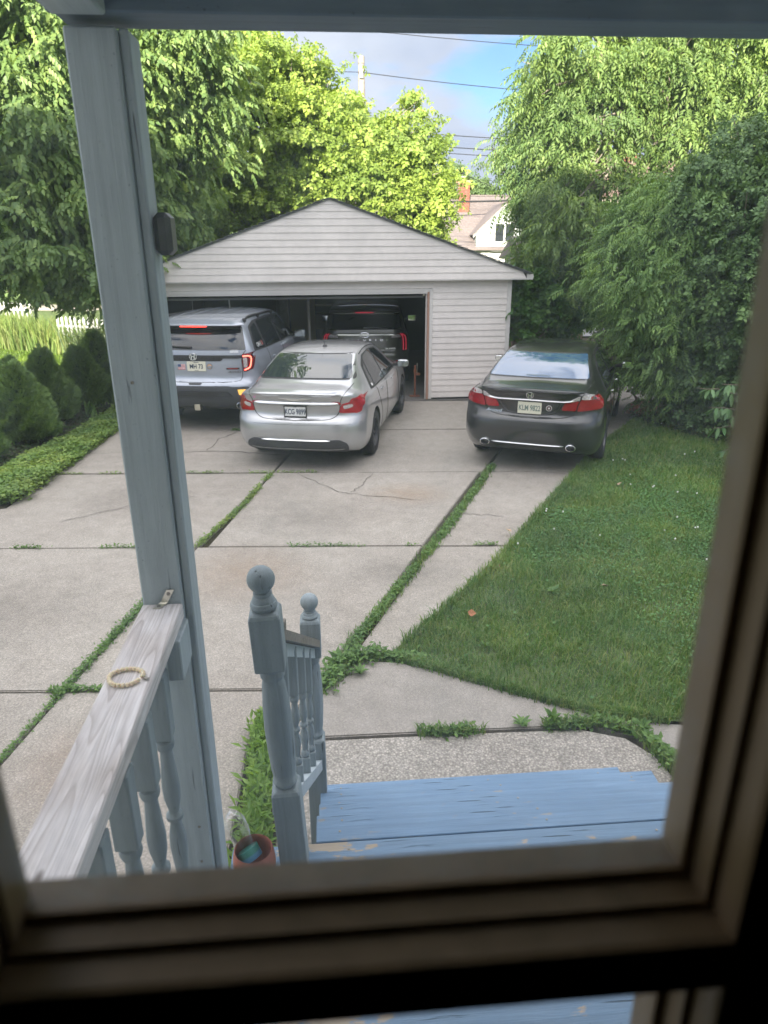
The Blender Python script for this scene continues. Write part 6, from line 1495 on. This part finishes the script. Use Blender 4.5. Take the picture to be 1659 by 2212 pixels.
# ------------------------------------------------ silver sedan
M_silver = paint('silver_paint', (.44, .45, .465), .6, .28)
st = [(0.0, .30, .74, .62, .86, .86, .83, 1.02, .72, 1.055, .60, 1.075), (.12, .26, .80, .62, .90, .88, .875, 1.03, .77, 1.07, .64, 1.10), (.45, .20, .84, .62, .915, .89, .895, 1.01, .80, 1.09, .66, 1.125),
      (.70, .19, .85, .64, .92, .90, .90, .985, .845, 1.16, .655, 1.21), (1.05, .18, .85, .66, .922, .90, .90, .965, .865, 1.30, .63, 1.36), (1.40, .17, .85, .66, .92, .89, .90, .95, .87, 1.39, .60, 1.455), (1.9, .17, .85, .66, .92, .88, .90, .94, .87, 1.415, .60, 1.483),
      (2.5, .17, .85, .66, .92, .87, .90, .93, .865, 1.39, .60, 1.465), (3.0, .17, .85, .65, .918, .86, .895, .92, .86, 1.26, .63, 1.33), (3.45, .18, .85, .64, .915, .84, .89, .915, .85, 1.05, .69, 1.10), (3.7, .18, .85, .63, .915, .83, .88, .90, .82, .965, .72, 1.01),
      (4.2, .18, .84, .60, .90, .79, .86, .86, .78, .90, .66, .93), (4.7, .22, .78, .56, .84, .70, .80, .76, .68, .79, .56, .80), (4.87, .26, .66, .52, .74, .64, .70, .69, .56, .71, .46, .72)]
rr_ = prof([(.18, .16), (.30, .05), (.42, .015), (.55, .0), (.66, .012), (.70, .03), (.735, .085), (.80, .105), (.92, .095), (1.00, .065), (1.06, .045), (1.2, .08)], (.13, .34), .86)
ffn = prof([(.2, .10), (.45, .0), (.7, .06), (.9, .2)], (.22, .3))
c1 = Car('parked_car', 'silver four-door sedan with a chrome tail bar, parked behind the open garage', 'car', M_silver, st, KEYS, rr_, ffn, [(1.08, .33, .33), (3.85, .33, .33)], 4.87)
def sedan_common(c, roof_seam, glass_rear, gmat, side_windows, mirr, bm_, rimmat, wr, half, spokes, belt_chrome=True):
    c.patch('rear_glass_surround', 'rear', glass_rear[0], M_trimk, .0015, 1)
    c.patch('rear_window', 'rear', glass_rear[1], gmat, .005, 1)
    for side in ('right', 'left'):
        sg = 1 if side == 'right' else -1
        c.patch('window_frame', side, side_windows[0], M_trimk, .0015, 1)
        for w_ in side_windows[1:]: c.patch('side_window', side, w_, M_cgs, .005, 1)
        if belt_chrome: c.line('belt_trim', side, side_windows[0][:4], M_chrome, .006, .004, 1)
    for sg in (-1, 1):
        c.mirror(sg, mirr[0], mirr[1], mirr[2], bm_)
        for (wy, r_, wz) in c.wheels: c.wheel(sg, wy, r_, half, rimmat, spokes)
sw = [[(.98, .965), (1.35, .95), (2.4, .935), (3.30, .945), (2.92, 1.20), (2.50, 1.365), (2.0, 1.40), (1.50, 1.375), (1.20, 1.27)],
      [(1.08, .985), (1.26, .975), (1.36, 1.29), (1.24, 1.24)], [(1.31, .975), (2.08, .96), (2.05, 1.385), (1.55, 1.36), (1.42, 1.31)], [(2.15, .96), (3.18, .96), (2.86, 1.19), (2.48, 1.345), (2.12, 1.382)]]
gr_ = [[(-.70, 1.155), (.70, 1.155), (.57, 1.425), (-.57, 1.425)], [(-.655, 1.170), (.655, 1.170), (.545, 1.410), (-.545, 1.410)]]
M_steel = simple('black_steel_rim', (.03, .03, .033), .45, .4)
sedan_common(c1, None, gr_, M_cg, sw, (3.12, 1.02, .90), M_silver, M_steel, .33, .915, 5)
for sg in (1, -1):
    f = (lambda P: P) if sg > 0 else mirror_poly
    c1.patch('tail_light', 'rear', f([(.610, .915), (.70, .935), (.80, .965), (.855, .985), (.862, .94), (.855, .84), (.845, .795), (.80, .775), (.74, .792), (.60, .800), (.580, .812)]), M_red, .010, 1, depth=.02, grid=.03)
    c1.patch('tail_light_inner', 'rear', f([(.45, .945), (.54, .952), (.605, .940), (.610, .915), (.56, .918)]), M_red, .012, 0)
    c1.patch('reversing_light', 'rear', f([(.630, .900), (.74, .915), (.755, .880), (.70, .858), (.640, .850)]), M_clear, .0135, 1)
    c1.patch('tail_light_side', 'right' if sg > 0 else 'left', [(.20, .80), (.20, .985), (.40, 1.00), (.52, .985), (.42, .90), (.33, .815)], M_red, .008, 1, depth=.02, grid=.03)
    c1.line('roof_seam', 'top', [(sg * .60, 1.42), (sg * .585, 1.8), (sg * .585, 2.4), (sg * .60, 2.8)], M_seam, .008, -.002, 1)
    c1.line('boot_seam', 'rear', [(sg * .69, 1.115), (sg * .66, 1.06), (sg * .600, .955), (sg * .590, .80), (sg * .52, .735), (sg * .40, .712), (0, .705)], M_seam, .0055, 0)
    for side in ('right',) if sg > 0 else ('left',):
        c1.line('door_seam', side, [(1.30, .95), (1.42, .80), (1.62, .55), (1.66, .30)], M_seam, .0055); c1.line('door_seam', side, [(2.11, .95), (2.13, .60), (2.13, .28)], M_seam, .0055); c1.line('door_seam', side, [(3.30, .90), (3.32, .60), (3.30, .28)], M_seam, .0055)
        for hy in (1.72, 2.66): c1.patch('door_handle', side, [(hy - .11, .845), (hy + .11, .835), (hy + .11, .862), (hy - .11, .872)], M_silver, .022, 1)
        c1.line('body_crease', side, [(1.0, .80), (1.8, .76), (3.2, .70)], M_silver, .010, -.004)
c1.patch('rear_valance', 'rear', [(-.66, .235), (.66, .235), (.71, .33), (.69, .40), (.60, .452), (-.60, .452), (-.69, .40), (-.71, .33)], M_trimg, .010, 1, depth=.02)
c1.lip('valance_chrome', [(-.50, .440), (0, .444), (.50, .440)], [(.006, -.012), (.026, -.006), (.030, .002), (.024, .010), (.006, .014)], M_chrome2)
c1.lip('chrome_bar', [(-.60, .925), (0, .925), (.60, .925)], [(-.01, -.022), (.018, -.022), (.032, -.008), (.030, .006), (.018, .020), (-.01, .026)], M_chrome2, taper=.06)
c1.lip('boot_lip', [(-.62, 1.040), (0, 1.050), (.62, 1.040)], [(-.03, -.03), (.004, -.022), (.026, .010), (.018, .022), (-.06, .034)], M_silver)
c1.patch('wing_emblem', 'rear', [(-.225, .997), (-.12, .984), (-.05, .968), (0, .962), (.05, .968), (.12, .984), (.225, .997), (.10, 1.000), (.04, .994), (0, .997), (-.04, .994), (-.10, 1.000)], M_chrome2, .010, 0, grid=.03)
c1.plate(0.0, .815, 'KCG 9899', M_plate_w, M_ink, M_trimk, .100, .66, 'OHIO', None)
c1.line('boot_shut_line', 'rear', [(-.86, .66), (-.5, .652), (.5, .652), (.86, .66)], M_seam, .002, -.001)
mt_ = c1.ray('top', 0.05, 1.62)[0]
o = MB().lathe([(.035, 0), (.030, .012), (.016, .024), (0, .027)], n=16).build('aerial_base', M_trimk, c1.root, True); o.location = mt_; 
MB().tube([mt_ + Vector((0, .01, .02)), mt_ + Vector((-.02, -.22, .24))], [.004, .002], 6).build('aerial', M_trimk, c1.root)
c1.patch('heart_sticker', 'rear', [(-.585, 1.000), (-.565, .975), (-.545, 1.000), (-.555, 1.008), (-.565, 1.002), (-.575, 1.008)], simple('pink_sticker', (.7, .25, .5), .5), .004, 0)
c1.patch('window_sticker', 'right', [(1.12, .99), (1.19, .99), (1.19, 1.02), (1.12, 1.02)], M_stick, .008, 0)
c1.line('exhaust_pipe', 'rear', [(.36, .255), (.40, .255)], M_trimk, .03, -.01, 0)

# ------------------------------------------------ dark sedan
M_dgrey = paint('dark_grey_paint', (.045, .047, .050), .6, .30)
st2 = [(0.0, .33, .72, .62, .86, .87, .84, 1.03, .74, 1.075, .62, 1.10), (.12, .28, .80, .62, .90, .90, .885, 1.04, .79, 1.09, .66, 1.125), (.42, .20, .84, .62, .918, .92, .90, 1.02, .82, 1.105, .68, 1.140),
       (.66, .19, .85, .64, .922, .92, .905, .99, .85, 1.175, .665, 1.22)] + [tuple(r) for r in [(1.05, .18, .85, .66, .924, .91, .905, .97, .865, 1.31, .64, 1.365), (1.45, .17, .85, .66, .924, .90, .905, .955, .87, 1.385, .61, 1.45), (1.95, .17, .85, .66, .924, .89, .905, .945, .87, 1.40, .60, 1.468)]] + \
      [(r[0] + .02, *r[1:]) for r in st[7:]]
rr2 = prof([(.18, .18), (.33, .06), (.45, .015), (.58, .0), (.68, .010), (.735, .035), (.77, .085), (.83, .10), (.95, .085), (1.05, .055), (1.10, .045), (1.25, .08)], (.13, .34), .87)
c2 = Car('parked_car', 'dark grey four-door sedan with spoiler lip parked beside the lawn', 'car', M_dgrey, st2, KEYS, rr2, ffn, [(1.08, .335, .335), (3.86, .335, .335)], 4.89)
gr2 = [[(-.69, 1.170), (.69, 1.170), (.58, 1.422), (-.58, 1.422)], [(-.665, 1.180), (.665, 1.180), (.555, 1.410), (-.555, 1.410)]]
M_alloy = simple('dark_alloy', (.10, .10, .11), .35, .8)
sedan_common(c2, None, gr2, M_cgd, sw, (3.12, 1.03, .90), M_dgrey, M_alloy, .335, .918, 10)
for sg in (1, -1):
    f = (lambda P: P) if sg > 0 else mirror_poly
    c2.patch('tail_light', 'rear', f([(.625, 1.0), (.76, 1.0), (.87, .995), (.872, .93), (.86, .865), (.60, .850), (.59, .858), (.605, .93)]), M_red, .010, 1, depth=.02, grid=.03)
    c2.patch('tail_light_inner', 'rear', f([(.395, .855), (.575, .853), (.590, .93), (.610, .985), (.44, .955)]), M_red, .010, 1, depth=.02, grid=.03)
    c2.patch('reversing_light', 'rear', f([(.470, .972), (.612, .990), (.622, 1.045), (.60, 1.040)]), M_clear, .012, 0)
    c2.patch('indicator_lens', 'rear', f([(.632, 1.005), (.865, .995), (.862, 1.040), (.76, 1.055), (.645, 1.050)]), M_clear, .012, 1)
    c2.patch('tail_light_side', 'right' if sg > 0 else 'left', [(.20, .86), (.20, 1.04), (.36, 1.04), (.46, 1.02), (.40, .90), (.36, .86)], M_red, .008, 1, depth=.02, grid=.03)
    c2.line('roof_seam', 'top', [(sg * .61, 1.45), (sg * .595, 1.8), (sg * .595, 2.4), (sg * .61, 2.8)], M_seam, .008, -.002, 1)
    c2.line('boot_seam', 'rear', [(sg * .72, 1.13), (sg * .66, 1.07), (sg * .60, .985), (sg * .585, .86), (sg * .545, .79), (sg * .42, .755), (0, .745)], M_seam, .0055, 0)
    side = 'right' if sg > 0 else 'left'
    c2.line('door_seam', side, [(1.30, .95), (1.42, .80), (1.62, .55), (1.66, .30)], M_seam, .0055); c2.line('door_seam', side, [(2.11, .95), (2.13, .60), (2.13, .28)], M_seam, .0055)
    for hy in (1.72, 2.66): c2.patch('door_handle', side, [(hy - .11, .855), (hy + .11, .845), (hy + .11, .872), (hy - .11, .882)], M_chrome, .022, 1)
    h_, n_ = c2.ray('rear', sg * .56, .42)
    mb = MB(); mt_ = Matrix.Translation((sg * .56, h_.y + .03, .385)) @ Matrix.Rotation(R(90), 4, 'X'); mb.lathe([(.050, -.06), (.052, .055), (.045, .058), (.042, .03), (.040, -.05)], n=24, mat=mt_ @ Matrix.Diagonal((1.25, .85, 1, 1))); mb.build('exhaust_tip', M_chrome, c2.root, True)
c2.lip('chrome_bar', [(-.58, .985), (-.42, .966), (0, .974), (.42, .966), (.58, .985)], [(0, -.010), (.016, -.010), (.024, 0), (.016, .012), (0, .014)], M_chrome2, taper=.05)
c2.lip('boot_spoiler', [(-.66, 1.075), (0, 1.085), (.66, 1.075)], [(-.06, -.02), (.015, -.006), (.040, .022), (.030, .040), (-.10, .048), (-.20, .030)], M_dgrey)
c2.line('plate_surround', 'rear', [(-.40, .94), (-.33, .84), (-.26, .785), (.26, .785), (.33, .84), (.40, .94)], M_alloy, .010, .002, 2)
c2.lip('bumper_chrome', [(-.47, .398), (0, .402), (.47, .398)], [(0, -.006), (.014, -.006), (.018, 0), (.014, .007), (0, .008)], M_chrome2, taper=.05)
c2.patch('rear_valance', 'rear', [(-.66, .27), (.66, .27), (.64, .395), (-.64, .395)], M_trimk, .004, 1)
c2.plate(0.0, .868, 'KLM 9822', M_plate, M_inkg, None, .098, .68, None, '----')
badge_h(c2, .0, 1.035, .095)
c2.text('model_script', 'Accord', 'rear', -.47, .80, .062, M_chrome, c2.root, .006, 1.15, shear=.3); c2.text('trim_badge', 'SPORT', 'rear', .47, .80, .045, M_alloy, c2.root, .006, 1.5, shear=.3)
h_, n_ = c2.ray('rear', .245, .875); o = MB().lathe([(.038, 0), (.038, .002), (0, .002)], n=24).build('round_sticker', M_stick, c2.root); o.matrix_local = c2.frame(h_, n_, .004)
q = MB().lathe([(.031, 0), (.031, .001), (0, .001)], n=24).build('sticker_face', simple('sticker_dark', (.10, .04, .05), .6), o); q.location = (0, 0, .003)
q = MB().lathe([(.013, 0), (.013, .001), (0, .001)], n=16).build('sticker_motif', M_stick, o); q.location = (0, 0, .0045)
c2.patch('brake_light', 'rear', [(-.16, 1.19), (.16, 1.19), (.15, 1.202), (-.15, 1.202)], simple('dim_vent', (.10, .14, .18), .5), .008, 0)

# ------------------------------------------------ grey-blue utility vehicle
M_blue = paint('pale_blue_grey_paint', (.34, .375, .44), .35, .35)
KEYS2 = KEYS
st3 = [(0.0, .42, .78, .80, .92, 1.10, .90, 1.28, .84, 1.66, .64, 1.70), (.10, .40, .86, .80, .955, 1.12, .935, 1.27, .88, 1.68, .68, 1.735), (.40, .36, .90, .80, .975, 1.12, .955, 1.25, .90, 1.70, .70, 1.775), (.9, .30, .92, .80, .985, 1.10, .965, 1.22, .92, 1.715, .70, 1.80),
       (1.6, .28, .92, .80, .985, 1.08, .965, 1.20, .93, 1.72, .69, 1.81), (2.4, .28, .92, .80, .985, 1.07, .965, 1.19, .93, 1.70, .69, 1.79), (2.9, .28, .92, .80, .985, 1.06, .965, 1.18, .925, 1.60, .70, 1.68), (3.35, .28, .92, .80, .985, 1.05, .96, 1.17, .915, 1.33, .74, 1.39),
       (3.65, .28, .92, .78, .98, 1.03, .955, 1.14, .90, 1.18, .76, 1.22), (4.3, .30, .90, .74, .96, .98, .93, 1.08, .86, 1.12, .72, 1.15), (4.68, .34, .84, .68, .90, .88, .87, .98, .78, 1.02, .66, 1.04), (4.83, .40, .74, .62, .80, .80, .78, .88, .66, .92, .56, .93)]
rr3 = prof([(.38, .12), (.48, .03), (.62, .0), (.74, .0), (.80, .03), (.83, .09), (.90, .115), (1.05, .115), (1.20, .125), (1.28, .14), (1.45, .215), (1.62, .30), (1.67, .27), (1.70, .20), (1.80, .24)], (.08, .26), .93)
c3 = Car('parked_suv', 'pale blue-grey sport utility vehicle with lit brake lights backed out of the garage', 'suv', M_blue, st3, KEYS, rr3, ffn, [(1.10, .375, .375), (3.92, .375, .375)], 4.83)
c3.patch('rear_window', 'rear', [(-.80, 1.300), (.80, 1.300), (.72, 1.645), (-.72, 1.645)], carglass('hatch_glass', (.015, .018, .022), 1.75), .006, 1)
c3.patch('reflection_mask', 'rear', [(-.715, 1.55), (.715, 1.55), (.70, 1.655), (-.70, 1.655)], simple('matt_mask', (.012, .012, .014), .9, spec=.1), .010, 0)  # added matt band hides the brake light's reflection in the glass
c3.lip('rear_spoiler', [(-.74, 1.665), (0, 1.672), (.74, 1.665)], [(-.04, -.055), (.02, -.045), (.060, -.030), (.085, .006), (.0, .012), (-.10, .012)], M_trimk, taper=.05)
c3.lip('spoiler_top', [(-.75, 1.680), (0, 1.688), (.75, 1.680)], [(-.02, -.008), (.095, -.012), (.105, .000), (.095, .012), (.0, .042), (-.16, .062), (-.30, .060), (-.30, .0)], M_blue, taper=.05)
c3.lip('high_brake_light', [(-.21, 1.668), (.21, 1.668)], [(.0, -.014), (.100, -.014), (.106, -.004), (.100, .006), (.0, .006)], M_led, taper=0)
h_, _ = c3.ray('rear', 0, 1.36)
MB().tube([(-.05, h_.y - .03, 1.345), (-.28, h_.y - .035, 1.355), (-.52, h_.y - .02, 1.372)], [.02, .014, .008], 6).build('rear_wiper', M_trimk, c3.root)
c3.patch('hatch_strip', 'rear', [(-.80, 1.175), (.76, 1.175), (.745, 1.225), (-.78, 1.225)], M_trimk, .014, 0, depth=.02)
c3.patch('hatch_strip_lower', 'rear', [(-.42, 1.135), (.42, 1.135), (.46, 1.176), (-.46, 1.176)], M_trimk, .006, 1)
for sg in (1, -1):
    f = (lambda P: P) if sg > 0 else mirror_poly
    c3.patch('tail_light', 'rear', f([(.735, 1.235), (.88, 1.262), (.925, 1.258), (.915, 1.10), (.89, 1.00), (.80, .965), (.755, .965)]), M_redk, .008, 1, depth=.02, grid=.03)
    c3.patch('reversing_light', 'rear', f([(.755, 1.185), (.815, 1.185), (.815, 1.03), (.765, 1.03)]), M_clear, .012, 1)
    c3.line('brake_led', 'rear', [(sg * .755, 1.208), (sg * .845, 1.208), (sg * .868, 1.18), (sg * .862, 1.07), (sg * .84, 1.02), (sg * .77, .995)], M_led2, .009, .014, 1)
    c3.patch('bumper_reflector', 'rear', f([(.68, .705), (.80, .705), (.795, .66), (.72, .615), (.70, .62)]), M_amber, .012, 0)  # reflector holds no lamp; its glow is put into the lens material
    c3.line('hatch_seam', 'rear', [(sg * .80, 1.30), (sg * .735, 1.20), (sg * .745, 1.0), (sg * .74, .86), (sg * .68, .815), (0, .81)], M_seam, .005, 0)
    mb = MB(); hy = c3.ray('rear', sg * .70, .50)[0].y; mb.lathe([(.050, -.04), (.052, .06), (.046, .062), (.042, .02), (.040, -.03)], n=24, mat=Matrix.Translation((sg * .70, hy + .02, .445)) @ Matrix.Rotation(R(90), 4, 'X')); mb.build('exhaust_tip', M_chrome, c3.root, True)
    side = 'right' if sg > 0 else 'left'
    c3.patch('window_frame', side, [(.42, 1.26), (1.1, 1.235), (2.3, 1.215), (3.42, 1.215), (2.95, 1.53), (2.6, 1.66), (1.8, 1.695), (.95, 1.685), (.62, 1.62)], M_trimk, .003, 1)
    for w_ in ([(.52, 1.285), (1.02, 1.262), (1.00, 1.65), (.70, 1.60)], [(1.10, 1.26), (2.02, 1.235), (2.02, 1.665), (1.12, 1.660)], [(2.12, 1.235), (3.28, 1.235), (2.90, 1.50), (2.56, 1.635), (2.12, 1.665)]): c3.patch('side_window', side, w_, M_cgs, .007, 1)
    c3.line('door_seam', side, [(1.06, 1.22), (1.10, 1.0), (1.45, .75), (1.50, .42)], M_seam, .005); c3.line('door_seam', side, [(2.07, 1.22), (2.09, .42)], M_seam, .005, 0, 0)
    for hy in (1.45, 2.35): c3.patch('door_handle', side, [(hy - .12, 1.04), (hy + .12, 1.03), (hy + .12, 1.062), (hy - .12, 1.072)], M_blue, .025, 1)
    c3.patch('sill_cladding', side, [(1.5, .36), (3.4, .36), (3.4, .52), (1.5, .52)], M_trimg, .012, 0)
    mb = MB(); P_ = [c3.ray('top', sg * (.70), y)[0] + Vector((0, 0, .045)) for y in np.linspace(.55, 2.35, 10)]; P_[0].z -= .045; P_[-1].z -= .045; mb.tube(P_, [.014, .02, .022, .022, .022, .022, .022, .022, .02, .014], 6)
    for y in (.6, 1.4, 2.3): q = c3.ray('top', sg * .70, y)[0]; mb.box(tuple(q - Vector((.018, .05, .02))), tuple(q + Vector((.018, .05, .045))), .006)
    mb.build('roof_rail', M_trimk, c3.root, True)
    for xx in (.18, .42): c3.line('roof_rib', 'top', [(sg * xx, .35), (sg * xx, 2.3)], M_blue, .012, -.006, 0)
    c3.mirror(sg, 2.98, 1.26, .96, M_trimk, .24, .17)
    for (wy, r_, wz) in c3.wheels: c3.wheel(sg, wy, r_, .98, M_alloy, 10, .25)
c3.patch('rear_bumper_black', 'rear', [(-.88, .43), (.88, .43), (.90, .60), (.84, .74), (.60, .745), (.55, .76), (-.55, .76), (-.60, .745), (-.84, .74), (-.90, .60)], M_trimg, .010, 0, depth=.03)
c3.patch('bumper_step', 'rear', [(-.60, .60), (.60, .60), (.52, .68), (-.52, .68)], M_trimk, .030, 0, depth=.03)
c3.patch('bumper_notch', 'rear', [(-.09, .775), (.09, .775), (.11, .80), (-.11, .80)], M_trimk, .006, 0)
MB().box((-.05, .02, .36), (.05, .12, .46), .006).build('tow_hitch', M_zinc, c3.root)
MB().box((-.75, .16, .36), (.75, .5, .44), .02).build('undertray', M_trimk, c3.root)
pl = c3.plate(.02, 1.055, 'MH 73', M_plate, M_ink, None, .100, .80, 'NEBRASKA', 'VETERAN')
badge_h(c3, -.02, 1.205, .12, off=.022)
c3.text('drive_badge', 'AWD', 'rear', .62, .965, .05, M_trimk, c3.root, .004, 1.7, .002, .3)
pb = c3.patch('trim_badge', 'rear', [(.50, 1.005), (.70, 1.005), (.70, 1.032), (.50, 1.032)], M_trimk, .005, 0); c3.text('badge_lettering', 'TRAILSPORT', 'rear', .60, 1.018, .026, simple('badge_red', (.6, .03, .03), .5), c3.root, .0075, 1.15)
fg_ = c3.patch('flag_sticker', 'rear', [(-.285, 1.00), (-.165, 1.00), (-.165, 1.085), (-.285, 1.085)], simple('flag_white', (.75, .72, .72), .5), .004, 0, depth=.004)
for k in range(4): c3.patch('flag_stripe', 'rear', [(-.285, 1.003 + k * .022), (-.165, 1.003 + k * .022), (-.165, 1.013 + k * .022), (-.285, 1.013 + k * .022)], bpy.data.materials['flag_red'] if k else simple('flag_red', (.55, .12, .14), .5), .006, 0, parent=fg_, depth=.002)
c3.patch('flag_canton', 'rear', [(-.285, 1.045), (-.235, 1.045), (-.235, 1.085), (-.285, 1.085)], simple('flag_blue', (.05, .09, .2), .5), .008, 0, parent=fg_, depth=.002)
h_, n_ = c3.ray('rear', .235, 1.055); o = MB().lathe([(.043, 0), (.043, .002), (0, .002)], n=24).build('round_sticker', simple('sticker_rim', (.06, .07, .08), .5), c3.root); o.matrix_local = c3.frame(h_, n_, .004)
q = MB().lathe([(.036, 0), (.036, .001), (0, .001)], n=24).build('sticker_sky', simple('sticker_orange', (.62, .38, .25), .5), o); q.location = (0, 0, .0025)
q = MB().add([(-.035, -.006, .004), (-.012, .010, .004), (.004, .002, .004), (.02, .012, .004), (.035, -.004, .004), (.026, -.025, .004), (-.026, -.025, .004)], [(6, 5, 4, 3, 2, 1, 0)]).build('sticker_hills', simple('sticker_grey', (.25, .30, .34), .5), o)
so_ = c3.patch('text_sticker', 'rear', [(.565, 1.262), (.695, 1.262), (.695, 1.345), (.565, 1.345)], simple('clear_sticker', (.62, .65, .70), .5), .004, 0, depth=.004)
for k, t_ in enumerate(['KINDNESS', 'NOT THE', 'LAST STOP']): c3.text('sticker_lettering', t_, 'rear', .63, 1.325 - k * .027, .026, M_stick if k else M_trimk, so_, .006, .9)
for k, (t_, m_) in enumerate([('O', M_stick), ('H', M_stick), ('I', M_stick), ('O', simple('sticker_red', (.6, .15, .15), .5))]):
    c3.text('sticker_letter', t_, 'right', .66 + k * .085, 1.325, .10, m_, c3.root, .009)
# ------------------------------------------------ dark olive SUV in the garage
M_olive = paint('dark_olive_paint', (.085, .088, .075), .5, .35)
st4 = [(r[0] * 1.03, *r[1:6], r[6], r[7] + .0, r[8], r[9] - .01, min(.80, r[10] + .06), r[11] - .03) for r in st3]
rr4 = prof([(.38, .10), (.55, .0), (.72, .0), (.80, .04), (.86, .07), (1.15, .075), (1.22, .09), (1.40, .15), (1.60, .22), (1.66, .22), (1.75, .2)], (.07, .28), .93)
c4 = Car('garaged_suv', 'dark olive three-row SUV with vertical red tail lights deep inside the garage', 'suv', M_olive, st4, KEYS, rr4, ffn, [(1.12, .38, .38), (4.0, .38, .38)], 4.83 * 1.03)
c4.patch('rear_window', 'rear', [(-.80, 1.27), (.80, 1.27), (.76, 1.59), (-.76, 1.59)], carglass('garage_car_glass', (.01, .012, .015), 1.5), .006, 1)
c4.lip('rear_spoiler', [(-.76, 1.64), (0, 1.65), (.76, 1.64)], [(-.04, -.04), (.06, -.03), (.085, .0), (.0, .03), (-.2, .03)], M_olive, taper=.05)
c4.lip('high_brake_light', [(-.19, 1.64), (.19, 1.64)], [(.0, -.024), (.075, -.024), (.086, -.012), (.080, -.004), (.0, -.004)], bpy.data.materials['dim_led'] if 'dim_led' in bpy.data.materials else simple('dim_led', (.40, .02, .05), .3, emit=(1, .06, .12), es=.10), taper=0)
h_, _ = c4.ray('rear', 0, 1.30); MB().tube([(-.02, h_.y - .03, 1.315), (.2, h_.y - .03, 1.32), (.50, h_.y - .02, 1.29)], [.016, .012, .007], 6).build('rear_wiper', M_chrome, c4.root)
c4.patch('hatch_chrome', 'rear', [(-.66, 1.155), (.66, 1.155), (.60, 1.175), (-.60, 1.175)], M_chrome, .012, 0)
for sg in (1, -1):
    f = (lambda P: P) if sg > 0 else mirror_poly
    c4.patch('tail_light', 'rear', f([(.70, 1.18), (.86, 1.20), (.93, 1.12), (.925, .82), (.82, .80), (.80, 1.06), (.70, 1.12)]), M_redk, .008, 1)
    c4.patch('reversing_light', 'rear', f([(.56, 1.105), (.79, 1.105), (.76, 1.17), (.62, 1.16)]), M_clear, .009, 1)
    for dx in (0, .055): c4.line('tail_led', 'rear', [(sg * (.77 + dx * .8), 1.185 - dx * .15), (sg * (.835 + dx), 1.11), (sg * (.838 + dx), .83)], simple('dim_led', (.40, .02, .05), .3, emit=(1, .06, .12), es=.10) if 'dim_led' not in bpy.data.materials else bpy.data.materials['dim_led'], .009, .012, 1)
    c4.patch('bumper_reflector', 'rear', f([(.68, .60), (.90, .60), (.90, .63), (.68, .63)]), M_red, .012, 0)
    c4.mirror(sg, 3.05, 1.25, .96, M_trimk, .24, .17)
    for (wy, r_, wz) in c4.wheels: c4.wheel(sg, wy, r_, .98, M_alloy, 10, .25)
    side = 'right' if sg > 0 else 'left'
    c4.patch('side_window', side, [(.50, 1.25), (2.3, 1.215), (3.40, 1.215), (2.95, 1.50), (2.6, 1.62), (1.8, 1.65), (.75, 1.63)], M_cgs, .006, 1)
    c4.line('hatch_seam', 'rear', [(sg * .84, 1.26), (sg * .78, 1.0), (sg * .76, .84), (0, .80)], M_seam, .005, 0)
c4.patch('rear_bumper_black', 'rear', [(-.90, .43), (.90, .43), (.90, .56), (-.90, .56)], M_trimk, .010, 0)
for k, ch_ in enumerate('TELLURIDE'): c4.text('model_letter', ch_, 'rear', -.49 + k * .1225, 1.055, .055, M_chrome, c4.root, .008, 1.5, .003)
c4.text('trim_badge', 'SX AWD', 'rear', .56, .87, .045, M_chrome, c4.root, .006, 1.3, .002)
h_, n_ = c4.ray('rear', 0, 1.16); g = bpy.data.objects.new('emblem', None); col.objects.link(g); g.parent = c4.root; g.matrix_local = c4.frame(h_, n_, .02)
MB().tube([(.10 * math.cos(a), .05 * math.sin(a), 0) for a in np.linspace(0, 2 * math.pi, 25)[:-1]], .009, 6, closed=True).build('emblem_ring', M_chrome, g, True)
cu = bpy.data.curves.new('t', 'FONT'); cu.body = 'KIA'; cu.size = .07; cu.extrude = .003; cu.align_x = 'CENTER'; cu.align_y = 'CENTER'
to = bpy.data.objects.new('t', cu); col.objects.link(to); bpy.context.view_layer.update(); me = bpy.data.meshes.new_from_object(to.evaluated_get(bpy.context.evaluated_depsgraph_get())); bpy.data.objects.remove(to); me.materials.clear(); me.materials.append(M_chrome); link_mesh('emblem_letters', me, g)

def park(c, rear_xy, heading_deg, z=.006, sc=1.):
    c.root.location = (rear_xy[0], rear_xy[1], z); c.root.rotation_euler = (0, 0, -R(heading_deg)); c.root.scale = (sc,) * 3
park(c1, (-1.17, 9.12), 9.5, sc=.985); park(c2, (1.86, 8.98), 21); park(c3, (-3.00, 11.30), 6); park(c4, (-.38, 14.9), 1, .014, .95)
bpy.context.view_layer.update()
